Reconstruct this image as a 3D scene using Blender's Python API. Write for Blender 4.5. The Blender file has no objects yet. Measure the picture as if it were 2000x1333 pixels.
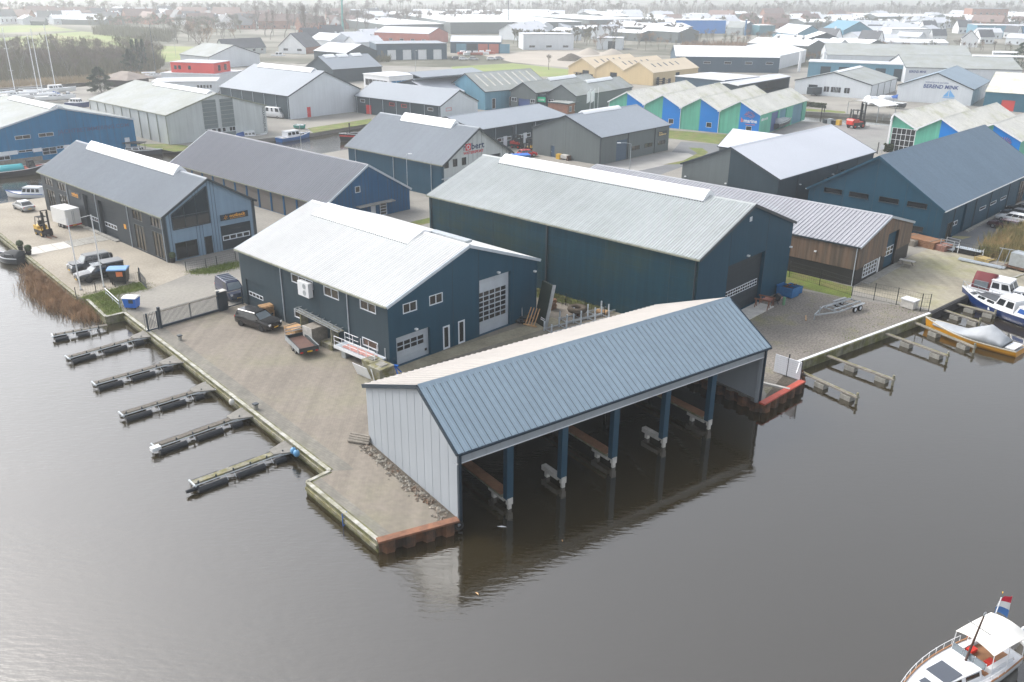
import bpy, bmesh, math, random
from mathutils import Vector, Matrix, geometry as mgeo
R = math.radians
sin, cos, pi = math.sin, math.cos, math.pi
random.seed(7)
SC = bpy.context.scene
COL = SC.collection

# ------------------------------------------------------------------ camera
CAM_H, FPX, PITCH, ROLL = 32.0, 1679.0, R(22.42), R(0.5)
_f = Vector((0, cos(PITCH), -sin(PITCH)))
_u = Vector((0, sin(PITCH), cos(PITCH)))
_r = Vector((1, 0, 0))
CX = cos(ROLL) * _r + sin(ROLL) * _u
CY = -sin(ROLL) * _r + cos(ROLL) * _u
cam = bpy.data.cameras.new('camera')
cam.sensor_width = 36.0
cam.lens = 36.0 * FPX / 2000.0
cam.clip_start = 0.5
cam.clip_end = 8000.0
camo = bpy.data.objects.new('camera', cam)
COL.objects.link(camo)
camo.matrix_world = Matrix(((CX.x, CY.x, -_f.x, 0), (CX.y, CY.y, -_f.y, 0), (CX.z, CY.z, -_f.z, CAM_H), (0, 0, 0, 1)))
SC.camera = camo

# ------------------------------------------------------------------ sky, sun, exposure
SUN_AZ, SUN_EL = R(-63), R(45)
W = bpy.data.worlds.new('World')
SC.world = W
W.use_nodes = True
wn = W.node_tree
wn.nodes.clear()
wo = wn.nodes.new('ShaderNodeOutputWorld')
wb = wn.nodes.new('ShaderNodeBackground')
ws = wn.nodes.new('ShaderNodeTexSky')
ws.sky_type = 'NISHITA'
ws.sun_disc = False
ws.sun_elevation = SUN_EL
ws.sun_rotation = SUN_AZ % (2 * pi)
ws.air_density = 1.0
ws.dust_density = 3.0
ws.ozone_density = 1.0
wh = wn.nodes.new('ShaderNodeHueSaturation')
wh.inputs['Saturation'].default_value = 0.32
wn.links.new(ws.outputs[0], wh.inputs['Color'])
wn.links.new(wh.outputs[0], wb.inputs[0])
wb.inputs[1].default_value = 0.15
wn.links.new(wb.outputs[0], wo.inputs[0])
sun = bpy.data.lights.new('sun', 'SUN')
sun.energy = 0.9
sun.angle = R(20)
sun.color = (1.0, 0.97, 0.93)
suno = bpy.data.objects.new('sun', sun)
COL.objects.link(suno)
suno.rotation_euler = Vector((cos(SUN_EL) * sin(SUN_AZ), cos(SUN_EL) * cos(SUN_AZ), sin(SUN_EL))).to_track_quat('Z', 'Y').to_euler()
suno.location = (-60, 60, 80)
SC.view_settings.view_transform = 'Standard'
SC.view_settings.look = 'None'
SC.view_settings.gamma = 1.0
SC.view_settings.use_curve_mapping = False
SC.view_settings.exposure = 1.17
cy = SC.cycles
cy.max_bounces = 6
cy.diffuse_bounces = 2
cy.glossy_bounces = 3
cy.transmission_bounces = 3
cy.volume_bounces = 1
cy.transparent_max_bounces = 8
cy.caustics_reflective = False
cy.caustics_refractive = False
cy.use_denoising = True

# ------------------------------------------------------------------ helpers
def G(px, py, z=0.0):
    """point of the level z that was surveyed at photo position px,py"""
    d = CX * ((px - 1000) / FPX) - CY * ((py - 666.5) / FPX) + _f
    t = (z - CAM_H) / d.z
    return Vector((d.x * t, d.y * t, z))

def tag(o, label=None, cat=None, group=None, kind=None):
    if label: o['label'] = label
    if cat: o['category'] = cat
    if group: o['group'] = group
    if kind: o['kind'] = kind
    return o

def thing(name, label, cat, loc=(0, 0, 0), az=0.0, group=None):
    """an empty at the thing's base; local y looks along compass azimuth az (degrees)"""
    o = bpy.data.objects.new(name, None)
    o.empty_display_size = 0.3
    COL.objects.link(o)
    o.location = loc
    o.rotation_euler = (0, 0, -R(az))
    return tag(o, label, cat, group)

def link(name, me, parent=None):
    o = bpy.data.objects.new(name, me)
    COL.objects.link(o)
    if parent is not None: o.parent = parent
    return o

def copy_tree(o, parent=None):
    c = o.copy()
    COL.objects.link(c)
    c.parent = parent
    for ch in list(o.children): copy_tree(ch, c)
    return c

class MB:
    def __init__(s):
        s.v, s.f, s.m = [], [], []
    def face(s, pts, mi=0):
        n = len(s.v)
        s.v += [tuple(p) for p in pts]
        s.f.append(tuple(range(n, n + len(pts))))
        s.m.append(mi)
        return s
    def raw(s, vs, fs, mi=0):
        n = len(s.v)
        s.v += [tuple(p) for p in vs]
        s.f += [tuple(i + n for i in f) for f in fs]
        s.m += [mi] * len(fs)
        return s
    def box(s, x0, x1, y0, y1, z0, z1, M=None, mi=0):
        if x0 > x1: x0, x1 = x1, x0
        if y0 > y1: y0, y1 = y1, y0
        if z0 > z1: z0, z1 = z1, z0
        vs = [Vector(p) for p in ((x0, y0, z0), (x1, y0, z0), (x1, y1, z0), (x0, y1, z0), (x0, y0, z1), (x1, y0, z1), (x1, y1, z1), (x0, y1, z1))]
        if M is not None: vs = [M @ p for p in vs]
        return s.raw(vs, [(0, 3, 2, 1), (4, 5, 6, 7), (0, 1, 5, 4), (1, 2, 6, 5), (2, 3, 7, 6), (3, 0, 4, 7)], mi)
    def tube(s, p, q, r, n=6, r2=None, mi=0, caps=True):
        p, q = Vector(p), Vector(q)
        if r2 is None: r2 = r
        d = (q - p)
        if d.length < 1e-6: return s
        d.normalize()
        a = d.orthogonal().normalized()
        b = d.cross(a)
        vs = []
        for c, rr in ((p, r), (q, r2)):
            for i in range(n):
                t = 2 * pi * i / n + pi / n
                vs.append(c + a * (rr * cos(t)) + b * (rr * sin(t)))
        fs = [(i, (i + 1) % n, n + (i + 1) % n, n + i) for i in range(n)]
        if caps: fs += [tuple(range(n - 1, -1, -1)), tuple(range(n, 2 * n))]
        return s.raw(vs, fs, mi)
    def path(s, pts, r, n=6, mi=0):
        for a, b in zip(pts[:-1], pts[1:]): s.tube(a, b, r, n, mi=mi)
        return s
    def bar(s, p, q, w, h, mi=0, up=Vector((0, 0, 1))):
        """rectangular bar from p to q, w wide and h high, centred"""
        p, q = Vector(p), Vector(q)
        d = (q - p).normalized()
        a = d.cross(up)
        if a.length < 1e-4: a = Vector((1, 0, 0))
        a.normalize()
        b = a.cross(d)
        vs = []
        for c in (p, q):
            for i, j in ((-1, -1), (1, -1), (1, 1), (-1, 1)):
                vs.append(c + a * (w / 2 * i) + b * (h / 2 * j))
        return s.raw(vs, [(0, 1, 5, 4), (1, 2, 6, 5), (2, 3, 7, 6), (3, 0, 4, 7), (3, 2, 1, 0), (4, 5, 6, 7)], mi)
    def prism(s, poly, z0, z1, mi=0, M=None):
        n = len(poly)
        vs = [Vector((x, y, z0)) for x, y in poly] + [Vector((x, y, z1)) for x, y in poly]
        if M is not None: vs = [M @ p for p in vs]
        fs = [(i, (i + 1) % n, n + (i + 1) % n, n + i) for i in range(n)]
        fs += [tuple(range(n - 1, -1, -1)), tuple(range(n, 2 * n))]
        return s.raw(vs, fs, mi)
    def loft(s, rings, closed=True, caps=True, mi=0):
        n = len(rings[0])
        vs = [p for r in rings for p in r]
        fs = []
        for k in range(len(rings) - 1):
            for i in range(n if closed else n - 1):
                j = (i + 1) % n
                fs.append((k * n + i, k * n + j, (k + 1) * n + j, (k + 1) * n + i))
        if caps and closed: fs += [tuple(range(n - 1, -1, -1)), tuple(range((len(rings) - 1) * n, len(rings) * n))]
        return s.raw(vs, fs, mi)
    def torus(s, c, ax, R0, r, n=14, m=6, mi=0):
        c, ax = Vector(c), Vector(ax).normalized()
        a = ax.orthogonal().normalized()
        b = ax.cross(a)
        rings = []
        for i in range(n + 1):
            t = 2 * pi * i / n
            e = a * cos(t) + b * sin(t)
            rings.append([c + e * (R0 + r * cos(2 * pi * j / m)) + ax * (r * sin(2 * pi * j / m)) for j in range(m)])
        return s.loft(rings, caps=False, mi=mi)
    def build(s, name, mats, parent=None, smooth=False, kind=None):
        me = bpy.data.meshes.new(name)
        me.from_pydata(s.v, [], s.f)
        if not isinstance(mats, (list, tuple)): mats = [mats]
        for m in mats: me.materials.append(m)
        if any(s.m): me.polygons.foreach_set('material_index', s.m)
        if smooth: me.polygons.foreach_set('use_smooth', [True] * len(s.f))
        me.validate()
        me.update()
        bm = bmesh.new()
        bm.from_mesh(me)
        bmesh.ops.recalc_face_normals(bm, faces=bm.faces)
        bm.to_mesh(me)
        bm.free()
        o = link(name, me, parent)
        if kind: o['kind'] = kind
        return o

def auto_smooth(o, ang=40):
    me = o.data
    me.polygons.foreach_set('use_smooth', [True] * len(me.polygons))
    bm = bmesh.new()
    bm.from_mesh(me)
    bmesh.ops.remove_doubles(bm, verts=bm.verts, dist=0.0005)
    lim = R(ang)
    for e in bm.edges:
        if len(e.link_faces) != 2 or e.calc_face_angle(0) > lim: e.smooth = False
    bm.to_mesh(me)
    bm.free()
    return o

# ------------------------------------------------------------------ materials
MATS = {}
def pm(name, col, rough=0.6, metal=0.0, var=0.12, sc=0.35, streak=0.0, bump=0.0, bsc=12.0, col2=None, c2=0.5, c2sc=0.15, rnd=0.0, spec=0.5, fine=0.0, fsc=9.0, coat=0.0, emit=None, squash=(1, 1, 1)):
    """painted/mineral surface: base colour with broad and fine uneven tone, optional second colour in patches, rain streaks, relief"""
    if name in MATS: return MATS[name]
    m = bpy.data.materials.new(name)
    m.use_nodes = True
    nt = m.node_tree
    N, L = nt.nodes, nt.links
    b = N['Principled BSDF']
    b.inputs['Roughness'].default_value = rough
    b.inputs['Metallic'].default_value = metal
    b.inputs['Specular IOR Level'].default_value = spec
    if coat: b.inputs['Coat Weight'].default_value = coat
    geo = N.new('ShaderNodeNewGeometry')
    mp = N.new('ShaderNodeMapping')
    mp.inputs['Scale'].default_value = squash
    L.new(geo.outputs['Position'], mp.inputs['Vector'])
    pos = mp.outputs[0]
    def noise(scale, detail=4.0, vec=pos, ro=0.55):
        n = N.new('ShaderNodeTexNoise')
        n.inputs['Scale'].default_value = scale
        n.inputs['Detail'].default_value = detail
        n.inputs['Roughness'].default_value = ro
        L.new(vec, n.inputs['Vector'])
        return n.outputs['Fac']
    def rng(src, a, c, lo=0.3, hi=0.7):
        r = N.new('ShaderNodeMapRange')
        r.inputs[1].default_value, r.inputs[2].default_value = lo, hi
        r.inputs[3].default_value, r.inputs[4].default_value = a, c
        L.new(src, r.inputs[0])
        return r.outputs[0]
    def mul(a, c):
        x = N.new('ShaderNodeMath')
        x.operation = 'MULTIPLY'
        L.new(a, x.inputs[0])
        L.new(c, x.inputs[1])
        return x.outputs[0]
    val = rng(noise(sc), 1 - var, 1 + var)
    if fine: val = mul(val, rng(noise(fsc, 3.0), 1 - fine, 1 + fine))
    if streak:
        ms = N.new('ShaderNodeMapping')
        ms.inputs['Scale'].default_value = (2.2, 2.2, 0.12)
        L.new(geo.outputs['Position'], ms.inputs['Vector'])
        val = mul(val, rng(noise(1.0, 5.0, ms.outputs[0]), 1 - streak, 1 + streak * 0.5))
    if rnd:
        oi = N.new('ShaderNodeObjectInfo')
        val = mul(val, rng(oi.outputs['Random'], 1 - rnd, 1 + rnd, 0, 1))
    cc = N.new('ShaderNodeMix')
    cc.data_type = 'RGBA'
    cc.inputs[6].default_value = (*col, 1)
    cc.inputs[7].default_value = (*(col2 or col), 1)
    if col2:
        L.new(rng(noise(c2sc, 6.0, ro=0.65), 0, 1, c2 - 0.08, c2 + 0.08), cc.inputs[0])
    else:
        cc.inputs[0].default_value = 0
    vm = N.new('ShaderNodeVectorMath')
    vm.operation = 'SCALE'
    L.new(cc.outputs[2], vm.inputs[0])
    L.new(val, vm.inputs['Scale'])
    L.new(vm.outputs[0], b.inputs['Base Color'])
    if bump:
        bp = N.new('ShaderNodeBump')
        bp.inputs['Strength'].default_value = 0.6
        bp.inputs['Distance'].default_value = bump
        L.new(noise(bsc, 4.0), bp.inputs['Height'])
        L.new(bp.outputs[0], b.inputs['Normal'])
    if emit:
        b.inputs['Emission Color'].default_value = (*col, 1)
        b.inputs['Emission Strength'].default_value = emit
    MATS[name] = m
    return m

def srgb(r, g, b):
    return tuple(((c / 255.0 + 0.055) / 1.055) ** 2.4 if c > 10 else c / 255.0 / 12.92 for c in (r, g, b))

def glass(name, col=(0.012, 0.015, 0.018), rough=0.06, spec=0.8):
    return pm(name, col, rough, 0.0, 0.35, 0.7, spec=spec)

# building skins
NAVY = pm('slate_blue_panel', (0.011, 0.06, 0.1), 0.55, 0, 0.08, 0.15, streak=0.1, rnd=0.03, spec=0.25)
NAVYG = pm('slate_grey_panel', (0.034, 0.056, 0.07), 0.55, 0, 0.08, 0.15, streak=0.1, rnd=0.03, spec=0.25)
TEAL = pm('weathered_blue_green_panel', (0.007, 0.044, 0.066), 0.5, 0, 0.14, 0.12, streak=0.2, col2=(0.022, 0.045, 0.042), c2=0.58, c2sc=0.12, spec=0.25)
ANTH = pm('anthracite_panel', (0.032, 0.042, 0.05), 0.5, 0, 0.08, 0.15, streak=0.1, spec=0.22)
GREYW = pm('mid_grey_panel', (0.13, 0.15, 0.15), 0.5, 0, 0.06, 0.15, streak=0.08, spec=0.22)
PALEB = pm('pale_blue_board', (0.22, 0.31, 0.4), 0.5, 0, 0.08, 0.2, streak=0.08, spec=0.22)
LTG = pm('light_grey_panel', (0.365, 0.395, 0.425), 0.4, 0, 0.04, 0.2, rnd=0.02, streak=0.04)
WHITEP = pm('white_panel', (0.62, 0.65, 0.68), 0.45, 0, 0.05, 0.2, streak=0.06)
WHITE = pm('white_paint', (0.78, 0.79, 0.8), 0.4, 0, 0.05, 0.5, streak=0.05)
CREAMW = pm('off_white_cladding', (0.5, 0.53, 0.52), 0.5, 0, 0.08, 0.2, streak=0.12)
BLUEW = pm('strong_blue_cladding', (0.001, 0.16, 0.34), 0.6, 0, 0.1, 0.2, streak=0.2, spec=0.22)
BLUED = pm('royal_blue_cladding', (0.001, 0.08, 0.19), 0.6, 0, 0.08, 0.2, streak=0.15, spec=0.22)
BRIGHTB = pm('bright_blue_panel', (0.001, 0.2, 0.62), 0.55, 0, 0.06, 0.2, spec=0.22)
MINT = pm('mint_green_panel', (0.13, 0.46, 0.33), 0.45, 0, 0.08, 0.3, streak=0.15, spec=0.22)
SKYB = pm('sky_blue_panel', (0.12, 0.27, 0.36), 0.45, 0, 0.06, 0.2, streak=0.1, spec=0.22)
BEIGE = pm('cream_panel', (0.6, 0.46, 0.26), 0.5, 0, 0.05, 0.2, streak=0.06)
REDW = pm('red_render', (0.62, 0.045, 0.035), 0.5, 0, 0.06, 0.3)
ORANGEW = pm('orange_red_panel', (0.45, 0.12, 0.08), 0.5, 0, 0.08, 0.3)
BRICK = pm('red_brick', (0.3, 0.14, 0.09), 0.8, 0, 0.2, 0.6, fine=0.25, fsc=6)
BLACKT = pm('black_tarred_board', (0.022, 0.02, 0.019), 0.6, 0, 0.25, 0.4, fine=0.2)
CEDAR = pm('weathered_cedar_board', (0.2, 0.13, 0.085), 0.75, 0, 0.28, 3.0, squash=(1, 1, 0.05), col2=(0.13, 0.1, 0.075), c2=0.5, c2sc=1.1)
# roofs
RWHITE = pm('white_grey_roof_sheet', (0.64, 0.64, 0.63), 0.6, 0, 0.05, 0.1, rnd=0.02, streak=0.0, fine=0.03, fsc=1.5)
RGREY = pm('light_grey_roof_sheet', (0.42, 0.445, 0.445), 0.6, 0, 0.05, 0.1, rnd=0.03, col2=(0.395, 0.42, 0.415), c2=0.55, c2sc=0.25, fine=0.05, fsc=1.2)
RBLUE = pm('steel_blue_roof_sheet', (0.225, 0.295, 0.355), 0.6, 0, 0.05, 0.15, rnd=0.03, fine=0.03, fsc=1.5, streak=0.07)
RSLATE = pm('slate_grey_roof_sheet', (0.25, 0.28, 0.315), 0.6, 0, 0.05, 0.1, rnd=0.025, fine=0.03, fsc=1.5, streak=0.05)
RMAUVE = pm('mauve_grey_roof_sheet', (0.34, 0.345, 0.37), 0.6, 0, 0.05, 0.1, rnd=0.025, fine=0.04, fsc=1.5)
RGAR = pm('garage_roof_sheet', (0.16, 0.17, 0.2), 0.6, 0, 0.05, 0.1, rnd=0.03, fine=0.04, fsc=1.5, streak=0.05)
RBLUED = pm('dull_blue_roof_sheet', (0.12, 0.175, 0.23), 0.6, 0, 0.05, 0.15, rnd=0.03, fine=0.03, fsc=1.5, streak=0.07)
RPALE = pm('pale_blue_white_roof', (0.52, 0.54, 0.58), 0.6, 0, 0.04, 0.1, streak=0.03)
RFIBRE = pm('mossy_fibre_cement_roof', (0.31, 0.33, 0.325), 0.75, 0, 0.08, 0.15, col2=(0.28, 0.295, 0.27), c2=0.5, c2sc=0.2, fine=0.08, fsc=2)
RGREEN = pm('lichened_fibre_roof', (0.56, 0.55, 0.5), 0.8, 0, 0.1, 0.2, col2=(0.44, 0.44, 0.33), c2=0.58, c2sc=0.22, fine=0.1, fsc=2)
RBEIGE = pm('sand_roof_sheet', (0.62, 0.52, 0.38), 0.6, 0, 0.05, 0.2)
RTILE = pm('dark_roof_tile', (0.07, 0.075, 0.085), 0.6, 0, 0.15, 0.4, fine=0.15, fsc=4)
RREDT = pm('red_roof_tile', (0.2, 0.13, 0.11), 0.7, 0, 0.15, 0.4, fine=0.15, fsc=4)
RSHEEN = pm('sun_sheen_roof_sheet', (0.4, 0.375, 0.35), 0.6, 0, 0.05, 0.15, rnd=0.02, fine=0.03, fsc=1.5)  # sun sheen of the boathouse's back slope put into the sheet colour
JOINTL = pm('pale_joint', (0.37, 0.4, 0.43), 0.5, 0, 0.03)
SKYL = pm('opal_skylight', (0.8, 0.81, 0.82), 0.35, 0, 0.06, 0.3)
# metals, small stuff
TRIM = pm('dark_trim', (0.03, 0.042, 0.05), 0.4, 0, 0.1)
TRIMB = pm('navy_trim', (0.012, 0.028, 0.045), 0.4, 0, 0.1)
GUTM = pm('mossy_gutter', (0.25, 0.26, 0.2), 0.6, 0, 0.25, 2.0)
GALV = pm('galvanised_steel', (0.42, 0.45, 0.47), 0.4, 0.5, 0.15, 2.0)
ALU = pm('pale_aluminium', (0.5, 0.55, 0.6), 0.4, 0.2, 0.08, 1.0)
STEELB = pm('blue_painted_steel', (0.016, 0.058, 0.095), 0.35, 0, 0.08, 0.5)
RUST = pm('rusty_sheet_pile', (0.16, 0.075, 0.038), 0.85, 0, 0.25, 1.2, col2=(0.06, 0.038, 0.026), c2=0.5, c2sc=0.9, bump=0.01, bsc=8, streak=0.3)
RUSTC = pm('rust_orange_cap', (0.25, 0.115, 0.065), 0.8, 0, 0.2, 1.0, col2=(0.16, 0.075, 0.045), c2=0.52, c2sc=1.2)
REDC = pm('fresh_red_primer_cap', (0.52, 0.1, 0.065), 0.6, 0, 0.15, 1.5, col2=(0.34, 0.09, 0.06), c2=0.6, c2sc=1.2)
CONC = pm('grey_concrete', (0.3, 0.29, 0.26), 0.85, 0, 0.18, 0.7, fine=0.12, fsc=6, streak=0.2)
CONCW = pm('pale_concrete', (0.52, 0.5, 0.46), 0.8, 0, 0.15, 1.2, fine=0.1, fsc=7)
MOSSC = pm('mossy_quay_concrete', (0.22, 0.21, 0.15), 0.9, 0, 0.25, 0.9, col2=(0.13, 0.13, 0.045), c2=0.48, c2sc=0.8, streak=0.35, fine=0.15)
COPE = pm('pale_coping', (0.46, 0.45, 0.41), 0.85, 0, 0.2, 1.0, col2=(0.3, 0.29, 0.22), c2=0.5, c2sc=1.4)
WOOD = pm('brown_deck_wood', (0.27, 0.14, 0.075), 0.75, 0, 0.2, 2.0, fine=0.2, fsc=14)
WOODG = pm('silvered_wood', (0.24, 0.215, 0.18), 0.8, 0, 0.2, 2.0, fine=0.2, fsc=12)
WOODM = pm('mossy_old_wood', (0.19, 0.175, 0.08), 0.85, 0, 0.25, 1.5, col2=(0.26, 0.25, 0.2), c2=0.5, c2sc=1.6)
WOODN = pm('fresh_pine', (0.52, 0.32, 0.16), 0.7, 0, 0.15, 3.0, fine=0.15)
BLACK = pm('black_plastic', (0.012, 0.012, 0.013), 0.5, 0, 0.15)
RUBBER = pm('tyre_rubber', (0.018, 0.018, 0.018), 0.8, 0, 0.2)
FLOATD = pm('dark_blue_float_tube', (0.006, 0.009, 0.014), 0.45, 0, 0.15)
GLASS = glass('dark_window_glass')
GLASSW = glass('warm_window_glass', (0.05, 0.042, 0.03), 0.1)
GLASSC = glass('car_glass', (0.02, 0.024, 0.028), 0.04)
GLASSV = pm('clear_vehicle_screen', (0.16, 0.19, 0.21), 0.08, 0, 0.2, spec=0.8)
FRAMEW = pm('white_window_frame', (0.7, 0.73, 0.77), 0.4, 0, 0.03)
CHROME = pm('alloy_rim', (0.45, 0.46, 0.47), 0.3, 0.8, 0.1)
PLATEY = pm('yellow_plate', (0.75, 0.45, 0.02), 0.5, 0, 0.05)
REDL = pm('red_lamp', (0.5, 0.01, 0.01), 0.3, 0, 0.05)
LAMPW = pm('white_lamp', (0.8, 0.82, 0.85), 0.2, 0, 0.02)
YELL = pm('machine_yellow', (0.6, 0.36, 0.04), 0.45, 0, 0.12, 1.5)
REDM = pm('machine_red', (0.6, 0.035, 0.02), 0.4, 0, 0.08, 1.5)
BLUEP = pm('bin_blue', (0.01, 0.13, 0.52), 0.45, 0, 0.08, 1.5)
BLUEC = pm('container_blue', (0.015, 0.13, 0.32), 0.55, 0, 0.2, 1.5)
GREENF = pm('fence_green_black', (0.016, 0.022, 0.018), 0.5, 0, 0.1)
def grass_mat(n, c, c2): return pm(n, c, 0.9, 0, 0.25, 0.5, fine=0.3, fsc=5, col2=c2, c2=0.52, c2sc=0.35, bump=0.05, bsc=6)
GRASS = grass_mat('winter_grass', (0.12, 0.16, 0.025), (0.16, 0.15, 0.05))
FIELD = pm('far_meadow', (0.2, 0.25, 0.07), 0.9, 0, 0.15, 0.05, col2=(0.26, 0.24, 0.1), c2=0.55, c2sc=0.03)
# ------------------------------------------------------------------ water
WL = -0.85
def water_mat():
    m = bpy.data.materials.new('dark_canal_water')
    m.use_nodes = True
    N, L = m.node_tree.nodes, m.node_tree.links
    b = N['Principled BSDF']
    b.inputs['Base Color'].default_value = (0.03, 0.0235, 0.012, 1)
    b.inputs['Roughness'].default_value = 0.03
    b.inputs['IOR'].default_value = 2.2
    geo = N.new('ShaderNodeNewGeometry')
    def mapped(rot, scale):
        mp = N.new('ShaderNodeMapping')
        mp.inputs['Rotation'].default_value = (0, 0, R(rot))
        mp.inputs['Scale'].default_value = scale
        L.new(geo.outputs['Position'], mp.inputs['Vector'])
        return mp.outputs[0]
    def noise(vec, s, d, ro=0.5):
        n = N.new('ShaderNodeTexNoise')
        n.inputs['Scale'].default_value = s
        n.inputs['Detail'].default_value = d
        n.inputs['Roughness'].default_value = ro
        L.new(vec, n.inputs['Vector'])
        return n.outputs['Fac']
    def op(o, a, c):
        x = N.new('ShaderNodeMath')
        x.operation = o
        for i, q in enumerate((a, c)):
            if isinstance(q, (int, float)): x.inputs[i].default_value = q
            else: L.new(q, x.inputs[i])
        return x.outputs[0]
    rip = noise(mapped(18, (1.1, 3.6, 1)), 1.0, 4.0)
    rip2 = noise(mapped(-12, (1.6, 5.0, 1)), 1.0, 2.0)
    swell = noise(mapped(30, (0.25, 0.6, 1)), 1.0, 2.0)
    # wind: ruffled on the open side (west), still in the lee of the boathouse
    sp = N.new('ShaderNodeSeparateXYZ')
    L.new(geo.outputs['Position'], sp.inputs[0])
    wob = op('MULTIPLY', op('SUBTRACT', noise(mapped(0, (1, 1, 1)), 0.05, 3.0), 0.5), 40.0)
    side = op('ADD', op('SUBTRACT', sp.outputs[0], op('MULTIPLY', op('SUBTRACT', sp.outputs[1], 45.0), -0.15)), wob)
    r = N.new('ShaderNodeMapRange')
    r.interpolation_type = 'SMOOTHSTEP'
    r.inputs[1].default_value, r.inputs[2].default_value = -16.0, 12.0
    r.inputs[3].default_value, r.inputs[4].default_value = 1.0, 0.28
    L.new(side, r.inputs[0])
    h = op('ADD', op('ADD', op('MULTIPLY', rip, 0.75), op('MULTIPLY', rip2, 0.3)), op('MULTIPLY', swell, 0.5))
    gust = N.new('ShaderNodeMapRange')
    gust.inputs[1].default_value, gust.inputs[2].default_value = 0.35, 0.65
    gust.inputs[3].default_value, gust.inputs[4].default_value = 0.5, 1.35
    L.new(noise(mapped(25, (0.05, 0.11, 1)), 1.0, 4.0), gust.inputs[0])
    h = op('MULTIPLY', op('MULTIPLY', h, r.outputs[0]), gust.outputs[0])
    bp = N.new('ShaderNodeBump')
    bp.inputs['Strength'].default_value = 1.0
    bp.inputs['Distance'].default_value = 0.034
    L.new(h, bp.inputs['Height'])
    L.new(bp.outputs[0], b.inputs['Normal'])
    return m
WATER = water_mat()
mb = MB()
mb.face([(-420, -60, WL), (420, -60, WL), (420, 480, WL), (-420, 480, WL)])
tag(mb.build('water', WATER), 'dark brown canal and harbour water', None, None, 'structure')

# ------------------------------------------------------------------ land
LAND = pm('worn_grey_paving', (0.26, 0.245, 0.215), 0.9, 0, 0.12, 0.08, fine=0.1, fsc=3.0, col2=(0.2, 0.19, 0.17), c2=0.55, c2sc=0.06)
def paving(name, c, c2, rot, bw=0.22, contrast=0.16, moss=(0.2, 0.19, 0.08), mossy=0.6, wear=0.22):
    """small clay/concrete pavers: joints and paver-to-paver tone, with wear and moss in patches"""
    m = pm(name, c, 0.9, 0, wear, 0.12, fine=0.1, fsc=2.2, col2=moss, c2=mossy, c2sc=0.12)
    N, L = m.node_tree.nodes, m.node_tree.links
    geo = [n for n in N if n.type == 'NEW_GEOMETRY'][0]
    mp = N.new('ShaderNodeMapping')
    mp.inputs['Rotation'].default_value = (0, 0, R(rot))
    L.new(geo.outputs['Position'], mp.inputs['Vector'])
    bt = N.new('ShaderNodeTexBrick')
    bt.inputs['Scale'].default_value = 1.0
    bt.inputs['Brick Width'].default_value = bw * 2
    bt.inputs['Row Height'].default_value = bw
    bt.inputs['Mortar Size'].default_value = 0.012
    bt.inputs['Color1'].default_value = (1 + contrast, 1 + contrast * 0.8, 1 + contrast * 0.6, 1)
    bt.inputs['Color2'].default_value = (1 - contrast, 1 - contrast, 1 - contrast, 1)
    bt.inputs['Mortar'].default_value = (0.8, 0.78, 0.74, 1)
    L.new(mp.outputs[0], bt.inputs['Vector'])
    b = N['Principled BSDF']
    src = b.inputs['Base Color'].links[0].from_socket
    vm = N.new('ShaderNodeVectorMath')
    vm.operation = 'MULTIPLY'
    L.new(src, vm.inputs[0])
    L.new(bt.outputs['Color'], vm.inputs[1])
    mt = N.new('ShaderNodeMapping')                       # long wheel worn tracks
    mt.inputs['Rotation'].default_value = (0, 0, R(rot + 12))
    mt.inputs['Scale'].default_value = (0.9, 0.07, 1)
    L.new(geo.outputs['Position'], mt.inputs['Vector'])
    tn = N.new('ShaderNodeTexNoise')
    tn.inputs['Scale'].default_value = 1.0
    tn.inputs['Detail'].default_value = 3.0
    L.new(mt.outputs[0], tn.inputs['Vector'])
    tr = N.new('ShaderNodeMapRange')
    tr.inputs[1].default_value, tr.inputs[2].default_value = 0.38, 0.62
    tr.inputs[3].default_value, tr.inputs[4].default_value = 0.9, 1.07
    L.new(tn.outputs['Fac'], tr.inputs[0])
    vs_ = N.new('ShaderNodeVectorMath')
    vs_.operation = 'SCALE'
    L.new(vm.outputs[0], vs_.inputs[0])
    L.new(tr.outputs[0], vs_.inputs['Scale'])
    L.new(vs_.outputs[0], b.inputs['Base Color'])
    return m
YARD = paving('brown_clay_pavers', (0.238, 0.21, 0.176), (0, 0, 0), 41.5, moss=(0.205, 0.19, 0.14), mossy=0.54, contrast=0.05, wear=0.12, bw=0.14)
EDGEP = paving('grey_edge_pavers', (0.2, 0.19, 0.165), (0, 0, 0), 41.5, contrast=0.08, mossy=0.62, moss=(0.15, 0.15, 0.1))
GRAVELP = pm('pale_shell_gravel', (0.33, 0.295, 0.24), 0.95, 0, 0.14, 0.12, fine=0.16, fsc=4.0, col2=(0.29, 0.26, 0.21), c2=0.55, c2sc=0.2, bump=0.02, bsc=9)
GRAVELD = pm('dark_grit_gravel', (0.2, 0.18, 0.155), 0.95, 0, 0.16, 0.2, fine=0.42, fsc=5.0, col2=(0.2, 0.19, 0.09), c2=0.62, c2sc=0.22, bump=0.03, bsc=8)
SLABS = paving('sandy_concrete_slabs', (0.31, 0.285, 0.22), (0, 0, 0), 35, bw=1.0, contrast=0.06, moss=(0.24, 0.23, 0.13), mossy=0.58)
ASPH = pm('asphalt', (0.15, 0.155, 0.16), 0.9, 0, 0.12, 0.3, fine=0.15, fsc=5)
SAND = pm('sandy_lot', (0.36, 0.32, 0.27), 0.95, 0, 0.1, 0.05)
REEDG = pm('dry_reed_ground', (0.26, 0.2, 0.12), 0.95, 0, 0.25, 0.3)
SOIL = pm('dark_soil', (0.085, 0.072, 0.055), 0.95, 0, 0.3, 0.8, fine=0.3, fsc=6, bump=0.05, bsc=5)

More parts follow.
